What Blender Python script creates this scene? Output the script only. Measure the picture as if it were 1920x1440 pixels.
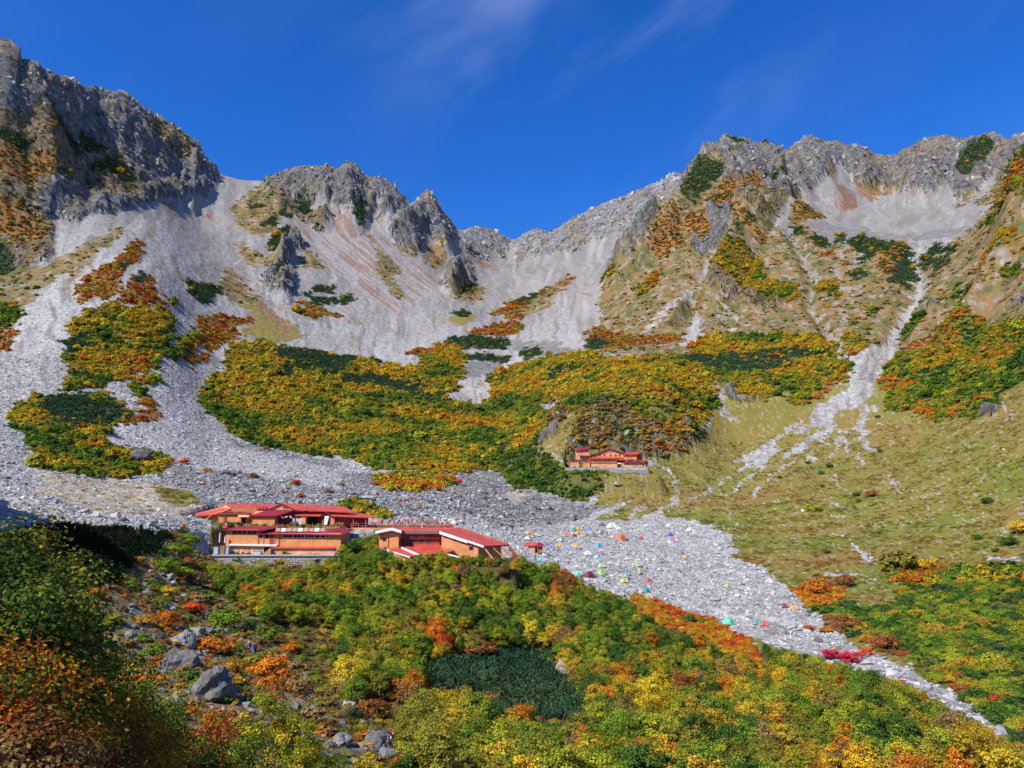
import bpy, bmesh, math, random
import numpy as np
from mathutils import Vector, Matrix

scene = bpy.context.scene
for _o in list(bpy.data.objects):
    bpy.data.objects.remove(_o, do_unlink=True)
COL = scene.collection
RNG = np.random.default_rng(7)
random.seed(7)

# ------------------------------------------------------------------ camera, sky, sun, exposure
F_PX = 1386.0                      # focal length in pixels of a 1920 x 1440 frame
PITCH = math.radians(11.0)
cam_data = bpy.data.cameras.new('camera')
cam_data.lens = 36.0 * F_PX / 1920.0
cam_data.sensor_width = 36.0
cam_data.clip_start = 0.1
cam_data.clip_end = 20000.0
cam = bpy.data.objects.new('camera', cam_data)
COL.objects.link(cam)
cam.location = (0, 0, 0)
cam.rotation_euler = (math.pi / 2 + PITCH, 0, 0)
scene.camera = cam

SUN_EL = math.radians(44.0)
SUN_AZ = math.radians(-136.0)      # measured from the view direction (+Y), negative = to the left
world = bpy.data.worlds.new('World')
scene.world = world
world.use_nodes = True
wn, wl = world.node_tree.nodes, world.node_tree.links
wn.clear()
w_out = wn.new('ShaderNodeOutputWorld')
w_bg = wn.new('ShaderNodeBackground')
w_sky = wn.new('ShaderNodeTexSky')
w_sky.sky_type = 'NISHITA'
w_sky.sun_disc = False
w_sky.sun_elevation = SUN_EL
w_sky.sun_rotation = SUN_AZ
w_sky.altitude = 3000.0
w_sky.air_density = 1.0
w_sky.dust_density = 0.0
w_sky.ozone_density = 4.0
w_hsv = wn.new('ShaderNodeHueSaturation')
w_hsv.inputs['Hue'].default_value = 0.514
w_hsv.inputs['Saturation'].default_value = 1.30
w_hsv.inputs['Value'].default_value = 1.34
wl.new(w_sky.outputs[0], w_hsv.inputs['Color'])
# thin cirrus: stretched noise on the sky direction, thicker in one broad band
w_tc = wn.new('ShaderNodeTexCoord')
w_map = wn.new('ShaderNodeMapping')
w_map.vector_type = 'TEXTURE'
w_map.inputs['Rotation'].default_value = (0.0, math.radians(-32), 0.0)
w_map.inputs['Scale'].default_value = (1.0, 0.6, 0.30)
wl.new(w_tc.outputs['Generated'], w_map.inputs['Vector'])
w_n = wn.new('ShaderNodeTexNoise')
w_n.inputs['Scale'].default_value = 2.4
w_n.inputs['Detail'].default_value = 4.0
w_n.inputs['Roughness'].default_value = 0.52
w_n.inputs['Distortion'].default_value = 0.2
wl.new(w_map.outputs[0], w_n.inputs['Vector'])
w_r = wn.new('ShaderNodeMapRange')
w_r.interpolation_type = 'SMOOTHSTEP'
w_r.inputs['From Min'].default_value = 0.42
w_r.inputs['From Max'].default_value = 0.85
w_r.inputs['To Max'].default_value = 0.30
wl.new(w_n.outputs['Fac'], w_r.inputs['Value'])
# cloud bank: a patch of sky in one compass direction
w_dir = wn.new('ShaderNodeVectorMath'); w_dir.operation = 'DISTANCE'
wl.new(w_tc.outputs['Generated'], w_dir.inputs[0])
_cd = Vector((0.08, 0.76, 0.65)).normalized()
w_dir.inputs[1].default_value = _cd
w_r2 = wn.new('ShaderNodeMapRange'); w_r2.interpolation_type = 'SMOOTHSTEP'
w_r2.inputs['From Min'].default_value = 0.0
w_r2.inputs['From Max'].default_value = 0.34
w_r2.inputs['To Min'].default_value = 1.0
w_r2.inputs['To Max'].default_value = 0.05
wl.new(w_dir.outputs['Value'], w_r2.inputs['Value'])
w_mul = wn.new('ShaderNodeMath'); w_mul.operation = 'MULTIPLY'
wl.new(w_r.outputs[0], w_mul.inputs[0]); wl.new(w_r2.outputs[0], w_mul.inputs[1])
w_mix = wn.new('ShaderNodeMix'); w_mix.data_type = 'RGBA'
w_mix.inputs['B'].default_value = (6.0, 6.6, 7.6, 1)
wl.new(w_mul.outputs[0], w_mix.inputs['Factor'])
wl.new(w_hsv.outputs[0], w_mix.inputs['A'])
wl.new(w_mix.outputs['Result'], w_bg.inputs['Color'])
w_bg.inputs['Strength'].default_value = 0.15
wl.new(w_bg.outputs[0], w_out.inputs['Surface'])

sun_data = bpy.data.lights.new('sun', 'SUN')
sun_data.energy = 5.0
sun_data.angle = math.radians(0.53)
sun_data.color = (1.0, 0.945, 0.85)
sun = bpy.data.objects.new('sun', sun_data)
COL.objects.link(sun)
SUN_DIR = Vector((math.sin(SUN_AZ) * math.cos(SUN_EL), math.cos(SUN_AZ) * math.cos(SUN_EL), math.sin(SUN_EL)))
sun.rotation_euler = SUN_DIR.to_track_quat('Z', 'Y').to_euler()
sun.location = SUN_DIR * 300

scene.view_settings.view_transform = 'Standard'
scene.view_settings.look = 'None'
scene.view_settings.exposure = 0.32
scene.view_settings.gamma = 1.0
scene.view_settings.use_curve_mapping = False
scene.cycles.max_bounces = 5
scene.cycles.diffuse_bounces = 2
scene.cycles.glossy_bounces = 2
scene.cycles.transmission_bounces = 3
scene.cycles.transparent_max_bounces = 4
scene.cycles.use_adaptive_sampling = True
scene.cycles.adaptive_threshold = 0.02

# ------------------------------------------------------------------ survey helpers: a sight line and a distance give a place
CP, SP = math.cos(PITCH), math.sin(PITCH)

def place(u, v, D):
    """world point on sight line (u, v) at northing y = D"""
    z = D * math.tan(PITCH + math.atan((720.0 - v) / F_PX))
    c = D * CP + z * SP
    return Vector(((u - 960.0) / F_PX * c, D, z))

def ray_az_tan(u, v):
    cx, cy = (u - 960.0) / F_PX, (720.0 - v) / F_PX
    y = CP - cy * SP
    z = SP + cy * CP
    return math.atan2(cx, y), z / math.hypot(cx, y)

def to_uv(x, y, z):
    c = y * CP + z * SP
    c = np.where(np.abs(c) < 1e-3, 1e-3, c)
    return 960.0 + F_PX * x / c, 720.0 - F_PX * (z * CP - y * SP) / c

# ------------------------------------------------------------------ noise
_P = np.random.default_rng(11).permutation(512).astype(np.int64)
_P = np.concatenate([_P, _P, _P])
_A = np.random.default_rng(12).uniform(0, 2 * np.pi, 512)
_G = np.stack([np.cos(_A), np.sin(_A)], 1)

def noise(x, y, seed=0):
    x = np.asarray(x, float) + seed * 17.31
    y = np.asarray(y, float) - seed * 9.77
    xi = np.floor(x).astype(np.int64); yi = np.floor(y).astype(np.int64)
    xf = x - xi; yf = y - yi
    xi &= 511; yi &= 511
    u = xf * xf * xf * (xf * (xf * 6 - 15) + 10); v = yf * yf * yf * (yf * (yf * 6 - 15) + 10)
    def g(ix, iy, dx, dy):
        h = _P[_P[ix & 511] + (iy & 511)]
        return _G[h, 0] * dx + _G[h, 1] * dy
    a = g(xi, yi, xf, yf); b = g(xi + 1, yi, xf - 1, yf)
    c = g(xi, yi + 1, xf, yf - 1); d = g(xi + 1, yi + 1, xf - 1, yf - 1)
    return ((a + (b - a) * u) + ((c + (d - c) * u) - (a + (b - a) * u)) * v) * 1.5

def fbm(x, y, oct=4, seed=0, gain=0.5, lac=2.07):
    s, a, t = 0.0, 1.0, 0.0
    for k in range(oct):
        s = s + a * noise(x, y, seed + k); t += a
        x = x * lac; y = y * lac; a *= gain
    return s / t

def ridged(x, y, oct=4, seed=0, gain=0.5, lac=2.1):
    s, a, t = 0.0, 1.0, 0.0
    for k in range(oct):
        s = s + a * (1.0 - 2.2 * np.abs(noise(x, y, seed + k))); t += a
        x = x * lac; y = y * lac; a *= gain
    return s / t

def sstep(a, b, x):
    t = np.clip((x - a) / (b - a), 0, 1)
    return t * t * (3 - 2 * t)

# ------------------------------------------------------------------ terrain: surveyed profile columns
# column u: list of (v, distance) seen points; or ('z', distance, height)
NEAR = [('z', 1.5, -1.65), ('z', 3, -1.85), ('z', 8, -4.0), ('z', 15, -7.0), ('z', 30, -11.5)]
COLS = {
 0: [('z', 1.5, -1.6), ('z', 3, -1.7), ('z', 8, -2.6), ('z', 15, -3.6), ('z', 30, -5.5), ('z', 60, -7.5), ('z', 95, -8.5), ('z', 115, -5.0),
     (985, 130), (940, 200), (880, 290), (780, 410), (650, 560), (545, 690), (505, 760), (430, 810), (330, 860), (220, 920), (78, 985)],
 100: [('z', 1.5, -1.6), ('z', 3, -1.75), ('z', 8, -3.0), ('z', 15, -4.6), ('z', 30, -8), ('z', 60, -11), ('z', 90, -12.0), ('z', 112, -9.5),
     (984, 140), (938, 210), (890, 285), (840, 340), (770, 400), (700, 470), (600, 580), (500, 730), (440, 800), (410, 850), (330, 915), (230, 990), (138, 1055)],
 200: [('z', 1.5, -1.65), ('z', 3, -1.8), ('z', 8, -3.5), ('z', 15, -6), ('z', 30, -10), ('z', 60, -14), ('z', 90, -15.5), (1110, 118), (1060, 142),
     (1020, 160), (985, 178), (945, 235), (905, 300), (880, 335), (800, 400), (700, 480), (600, 570), (500, 690), (430, 830), (400, 900), (330, 1010), (240, 1130), (175, 1220)],
 300: NEAR[:5] + [('z', 60, -14.5), (1270, 88), (1195, 110), (1120, 135), (1060, 160), (1010, 178), (985, 190), (945, 245), (905, 310), (870, 350),
     (800, 410), (720, 480), (620, 570), (520, 690), (430, 890), (385, 1040), (330, 1170), (237, 1340)],
 400: NEAR + [('z', 50, -14.6), (1290, 80), (1215, 115), (1150, 145), (1095, 170), (1045, 188), (1020, 200), (980, 220), (945, 250), (905, 305),
     (850, 400), (790, 465), (730, 540), (660, 620), (610, 690), (550, 790), (480, 950), (410, 1160), (336, 1400)],
 500: NEAR + [('z', 50, -14.8), (1340, 75), (1235, 115), (1150, 148), (1090, 175), (1045, 189), (1020, 200), (980, 222), (945, 252), (910, 305),
     (865, 390), (840, 440), (770, 510), (700, 580), (648, 660), (625, 720), (560, 830), (480, 980), (410, 1150), (342, 1380)],
 600: NEAR + [('z', 50, -15.2), (1350, 80), (1240, 120), (1160, 150), (1090, 178), (1050, 190), (1025, 200), (980, 224), (948, 255), (915, 305),
     (885, 365), (850, 440), (790, 505), (730, 580), (660, 670), (650, 720), (600, 805), (545, 900), (480, 1050), (410, 1200), (318, 1360)],
 700: NEAR + [('z', 52, -16), (1340, 90), (1230, 130), (1150, 160), (1090, 182), (1055, 194), (1030, 205), (982, 228), (952, 258), (918, 312),
     (888, 385), (850, 440), (790, 515), (730, 595), (680, 675), (660, 740), (610, 820), (555, 920), (490, 1060), (430, 1190), (337, 1370)],
 800: NEAR + [('z', 55, -17.5), (1335, 100), (1225, 138), (1150, 165), (1090, 186), (1065, 196), (1040, 210), (985, 238), (958, 262), (920, 322),
     (888, 400), (850, 450), (790, 530), (720, 620), (668, 705), (650, 770), (600, 855), (560, 950), (510, 1090), (455, 1240), (364, 1400)],
 880: NEAR + [('z', 57, -18.2), (1335, 105), (1225, 143), (1145, 170), (1090, 190), (1062, 202), (1030, 222), (1000, 245), (970, 280), (930, 335),
     (895, 400), (860, 445), (800, 520), (750, 590), (700, 660), (665, 730), (630, 800), (585, 900), (555, 1010), (520, 1180), (490, 1330), (428, 1480)],
 950: NEAR + [('z', 58, -18.8), (1330, 110), (1220, 150), (1140, 178), (1085, 197), (1055, 208), (1028, 228), (1000, 260), (970, 305), (940, 350),
     (908, 402), (870, 440), (815, 495), (765, 565), (715, 645), (675, 725), (645, 790), (600, 900), (555, 1060), (520, 1250), (490, 1410), (449, 1560)],
 1040: NEAR + [('z', 60, -19.2), (1335, 110), (1220, 158), (1140, 188), (1085, 210), (1052, 232), (1020, 275), (995, 312), (965, 350), (930, 378),
     (890, 402), (850, 425), (800, 455), (750, 510), (700, 590), (665, 660), (648, 730), (610, 830), (560, 960), (510, 1160), (470, 1340), (431, 1500)],
 1130: NEAR + [('z', 62, -19.8), (1345, 110), (1220, 162), (1145, 192), (1085, 218), (1050, 247), (1020, 288), (992, 328), (960, 360), (920, 383),
     (888, 400), (866, 412), (852, 432), (800, 448), (765, 462), (712, 525), (668, 605), (650, 670), (615, 770), (565, 880), (520, 990), (490, 1130), (440, 1290), (384, 1440)],
 1250: NEAR + [('z', 65, -20.8), (1350, 112), (1240, 162), (1170, 190), (1110, 218), (1058, 258), (1022, 298), (988, 338), (945, 378),
     (900, 408), (862, 432), (805, 446), (755, 462), (700, 545), (658, 630), (632, 690), (560, 790), (500, 870), (440, 960), (398, 1060), (402, 1150), (375, 1260), (336, 1370)],
 1360: NEAR + [('z', 65, -21), (1370, 110), (1285, 150), (1195, 186), (1125, 216), (1072, 250), (1030, 292), (985, 342), (935, 392),
     (890, 432), (830, 472), (785, 498), (735, 545), (690, 595), (642, 650), (600, 725), (540, 810), (480, 890), (430, 970), (375, 1060), (320, 1150), (256, 1250)],
 1450: NEAR + [('z', 66, -21.3), (1370, 105), (1290, 145), (1215, 172), (1150, 203), (1085, 245), (1030, 292), (975, 345), (920, 395),
     (860, 445), (800, 492), (745, 538), (690, 585), (640, 635), (600, 705), (540, 795), (480, 880), (430, 970), (385, 1080), (340, 1200), (273, 1360)],
 1550: NEAR + [('z', 66, -21.6), (1370, 102), (1290, 140), (1235, 163), (1165, 195), (1095, 238), (1030, 290), (970, 345), (905, 400),
     (840, 455), (780, 505), (720, 555), (660, 610), (620, 660), (560, 750), (500, 840), (445, 950), (420, 1060), (395, 1190), (345, 1320), (267, 1470)],
 1680: NEAR + [('z', 66, -21.8), (1345, 108), (1275, 140), (1235, 162), (1180, 190), (1120, 222), (1060, 262), (1000, 312), (930, 362),
     (860, 420), (800, 470), (740, 520), (690, 570), (640, 622), (580, 700), (520, 785), (462, 880), (440, 930), (428, 1040), (408, 1180), (365, 1350), (314, 1560)],
 1800: NEAR + [('z', 68, -22.2), (1370, 106), (1310, 135), (1245, 162), (1180, 190), (1110, 226), (1040, 272), (970, 322), (890, 372),
     (810, 424), (750, 472), (690, 532), (620, 602), (550, 682), (490, 770), (440, 870), (412, 990), (390, 1130), (350, 1290), (262, 1460)],
 1920: NEAR + [('z', 70, -22.4), (1385, 104), (1335, 130), (1255, 160), (1180, 190), (1110, 226), (1030, 268), (950, 312), (870, 354),
     (780, 402), (700, 452), (620, 512), (540, 582), (460, 652), (380, 722), (312, 770), (335, 900), (330, 1100), (300, 1280), (252, 1420)],
}
AZCOLS = {   # beyond the frame: azimuth in degrees -> (distance, height)
 -38: [(8, -2.1), (30, -4), (60, -6), (95, -5), (130, 9), (150, 12), (180, 7), (210, 9)],
 -42: [(1.5, -1.5), (8, -1.2), (15, -1.0), (30, -1), (60, -1), (95, 5), (125, 23), (150, 33), (175, 25), (210, 16), (300, 34), (420, 75), (600, 140), (760, 200), (900, 300)],  # unseen left knoll, heights shaped to throw shadow into the gully
 -50: [(1.5, -1.4), (8, 0.2), (15, 1.8), (30, 3), (60, 4), (100, 15), (135, 42), (160, 48), (190, 35), (250, 26), (400, 50), (700, 100), (900, 150)],
 -70: [(1.5, -1.3), (8, 2.0), (15, 6.0), (30, 11), (60, 13), (100, 22), (200, 46), (400, 60), (900, 90)],  # unseen near hill, raised to shade the near bushes
 -110: [(1.5, -1.4), (8, 2.2), (15, 6.5), (30, 11), (60, 13), (200, 40), (900, 100)],
 42: [(1.5, -1.7), (8, -4.0), (30, -11.5), (70, -22.6), (130, -31), (200, -26), (300, 14), (450, 130), (650, 300), (900, 480), (1300, 620)],
 60: [(1.5, -1.7), (8, -3.8), (30, -11), (70, -22), (130, -35), (220, -38), (300, -10), (450, 110), (700, 300), (1200, 560)],
 90: [(1.5, -1.7), (8, -3.5), (30, -10), (70, -20), (150, -42), (300, -60), (500, 20), (900, 260)],
 130: [(1.5, -1.65), (8, -3.0), (30, -8), (70, -18), (150, -40), (400, -100), (900, -180)],
 180: [(1.5, -1.6), (8, -1.8), (30, -2), (100, -4), (400, -40), (900, -120)],
 -180: [(1.5, -1.6), (8, -1.8), (30, -2), (100, -4), (400, -40), (900, -120)],
}
SKY = [(-60,60),(0,76),(10,77),(22,100),(33,117),(45,115),(70,117),(83,130),(117,145),(133,153),(163,165),(180,163),(200,175),(223,175),(240,182),(263,203),
 (283,220),(300,237),(333,253),(357,263),(370,280),(383,303),(397,323),(407,337),(427,342),(450,344),(493,343),(513,335),(533,322),(560,315),(587,317),
 (617,313),(633,320),(640,317),(657,309),(670,313),(683,333),(697,335),(717,337),(737,347),(753,368),(770,382),(787,373),(802,361),(813,373),(827,393),
 (840,410),(853,427),(870,433),(883,427),(897,424),(917,430),(937,440),(950,450),(967,451),(983,440),(1003,430),(1017,431),(1027,437),(1040,432),(1063,418),
 (1080,407),(1107,395),(1133,383),(1160,373),(1187,363),(1213,353),(1240,343),(1257,328),(1270,325),(1280,328),(1300,317),(1320,293),(1340,273),(1360,255),
 (1380,262),(1403,265),(1427,272),(1443,275),(1463,272),(1470,283),(1487,277),(1510,263),(1533,263),(1557,270),(1570,268),(1590,280),(1617,285),(1640,293),
 (1663,310),(1677,315),(1693,300),(1717,278),(1740,270),(1760,263),(1783,260),(1813,263),(1840,265),(1860,255),(1880,263),(1897,270),(1910,258),(1920,253),(1990,250)]

KAZ = 1.6
_pts, _val = [], []
CREST = []
for u, lst in COLS.items():
    for e in lst:
        if e[0] == 'z':
            az, _ = ray_az_tan(u, 990); r, t = e[1], e[2] / e[1]
        else:
            az, t = ray_az_tan(u, e[0]); r = e[1]
        _pts.append((az * KAZ, math.log(r))); _val.append(t)
    az, t = ray_az_tan(u, lst[-1][0])
    CREST.append((az, lst[-1][1]))
    _pts.append((az * KAZ, math.log(lst[-1][1] * 1.25))); _val.append(t * 0.55)
    _pts.append((az * KAZ, math.log(lst[-1][1] * 2.0))); _val.append(t * 0.05)
for d, lst in AZCOLS.items():
    for r, z in lst:
        _pts.append((math.radians(d) * KAZ, math.log(r))); _val.append(z / r)
    _pts.append((math.radians(d) * KAZ, math.log(2600))); _val.append(0.02)
_pts = np.array(_pts); _val = np.array(_val)

def _tps(d2):
    return 0.5 * d2 * np.log(d2 + 1e-12)
_n = len(_pts)
_K = _tps(((_pts[:, None, :] - _pts[None]) ** 2).sum(-1)) + np.eye(_n) * 2e-4
_Pm = np.c_[np.ones(_n), _pts]
_M = np.zeros((_n + 3, _n + 3)); _M[:_n, :_n] = _K; _M[:_n, _n:] = _Pm; _M[_n:, :_n] = _Pm.T
_w = np.linalg.solve(_M, np.r_[_val, np.zeros(3)])

def tps_eval(a, l):
    q = np.stack([a.ravel() * KAZ, l.ravel()], 1)
    out = np.empty(len(q))
    for s in range(0, len(q), 20000):
        b = q[s:s + 20000]
        d2 = ((b[:, None, :] - _pts[None]) ** 2).sum(-1)
        out[s:s + 20000] = _tps(d2) @ _w[:_n] + _w[_n] + b @ _w[_n + 1:]
    return out.reshape(a.shape)

# coarse evaluation, then bilinear to the fine polar grid
_ca = np.radians(np.concatenate([np.linspace(-180, -46, 30), np.linspace(-45, 45, 260), np.linspace(46, 180, 30)]))
_cl = np.linspace(math.log(1.2), math.log(3000), 230)
_CT = tps_eval(*np.meshgrid(_ca, _cl, indexing='ij'))

def bil(ax, ay, T, x, y):
    i = np.clip(np.searchsorted(ax, x) - 1, 0, len(ax) - 2); j = np.clip(np.searchsorted(ay, y) - 1, 0, len(ay) - 2)
    fx = np.clip((x - ax[i]) / (ax[i + 1] - ax[i]), 0, 1); fy = np.clip((y - ay[j]) / (ay[j + 1] - ay[j]), 0, 1)
    return (T[i, j] * (1 - fx) * (1 - fy) + T[i + 1, j] * fx * (1 - fy) + T[i, j + 1] * (1 - fx) * fy + T[i + 1, j + 1] * fx * fy)

AZ = np.radians(np.concatenate([np.linspace(-180, -50, 40), np.linspace(-49, -37.2, 36), np.linspace(-37, 37, 700), np.linspace(37.2, 49, 30), np.linspace(50, 180, 40)]))
LR = np.log(np.concatenate([np.geomspace(1.2, 60, 90)[:-1], np.geomspace(60, 250, 160)[:-1], np.geomspace(250, 700, 190)[:-1], np.geomspace(700, 1650, 560)[:-1], np.geomspace(1650, 9000, 22)]))
A2, L2 = np.meshgrid(AZ, LR, indexing='ij')
R2 = np.exp(L2)
T2 = bil(_ca, _cl, _CT, A2, L2)
# exact skyline
_cr = np.array(sorted(CREST))
_RC = np.interp(AZ, _cr[:, 0], _cr[:, 1])
_sk = np.array([ray_az_tan(u, v) for u, v in SKY])
_SK = np.interp(AZ, _sk[:, 0], _sk[:, 1])
_at = bil(_ca, _cl, _CT, AZ, np.log(_RC))
_infr = (np.abs(AZ) < math.radians(36.5)).astype(float)
_dl = L2 - np.log(_RC)[:, None]
_wt = np.where(_dl < 0, np.exp(-(_dl / 0.06) ** 2), np.exp(-(_dl / 0.02) ** 2))
T2 = T2 + (_SK - _at)[:, None] * _wt * _infr[:, None]
# behind the crest fall away
T2 = np.where(_dl > 0, T2 - np.clip(_dl, 0, 0.5) * 1.6 * _infr[:, None], T2)
Z2 = T2 * R2
Z2 = np.where(R2 > 2600, np.minimum(Z2, 40), Z2)
X2 = np.sin(A2) * R2
Y2 = np.cos(A2) * R2
U2, V2 = to_uv(X2, Y2, Z2)
INF = (np.abs(A2) < math.radians(44)) & (Y2 > 1)
# ------------------------------------------------------------------ ground cover survey (what grows or lies where)
S, D, G, B, H, R, P, Y, O, N, T, M, RB, FO, HS, CL, RG, X, RS = range(19)
VIEWS = {'A': (0, 50, 3.0), 'B': (640, 240, 3.0), 'C': (1280, 240, 3.0), 'D': (0, 480, 3.0), 'E': (640, 600, 3.0), 'F': (1280, 600, 3.0),
         'K': (400, 300, 16 / 3.0), 'H': (1500, 1020, 24 / 7.0), 'I': (720, 1080, 4.0), 'U': (0, 0, 1.0)}
COVER = np.full((720, 960), S, np.int8)

def _px(view, pts):
    ox, oy, s = VIEWS[view]
    return np.array([((x / s + ox) / 2.0, (y / s + oy) / 2.0) for x, y in pts])

def fill(cls, view, pts):
    p = _px(view, pts)
    x0, y0 = np.maximum(np.floor(p.min(0)).astype(int), 0); x1, y1 = np.ceil(p.max(0)).astype(int) + 1
    x1 = min(x1, 960); y1 = min(y1, 720)
    if x1 <= x0 or y1 <= y0:
        return
    gx, gy = np.meshgrid(np.arange(x0, x1) + 0.5, np.arange(y0, y1) + 0.5)
    ins = np.zeros(gx.shape, bool)
    for (ax, ay), (bx, by) in zip(p, np.roll(p, -1, 0)):
        if ay != by:
            ins ^= ((ay > gy) != (by > gy)) & (gx < (bx - ax) * (gy - ay) / (by - ay) + ax)
    COVER[y0:y1, x0:x1][ins] = cls

def line(cls, view, pts, w):
    s = VIEWS[view][2]
    p = _px(view, pts); w = w / s / 2.0
    for a, b in zip(p[:-1], p[1:]):
        x0, y0 = np.maximum(np.floor(np.minimum(a, b) - w - 1).astype(int), 0); x1, y1 = np.ceil(np.maximum(a, b) + w + 2).astype(int)
        x1 = min(x1, 960); y1 = min(y1, 720)
        if x1 <= x0 or y1 <= y0:
            continue
        gx, gy = np.meshgrid(np.arange(x0, x1) + 0.5, np.arange(y0, y1) + 0.5)
        d = b - a; t = np.clip(((gx - a[0]) * d[0] + (gy - a[1]) * d[1]) / max(d @ d, 1e-6), 0, 1)
        COVER[y0:y1, x0:x1][np.hypot(gx - a[0] - t * d[0], gy - a[1] - t * d[1]) < max(w * 0.5, 0.6)] = cls

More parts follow.
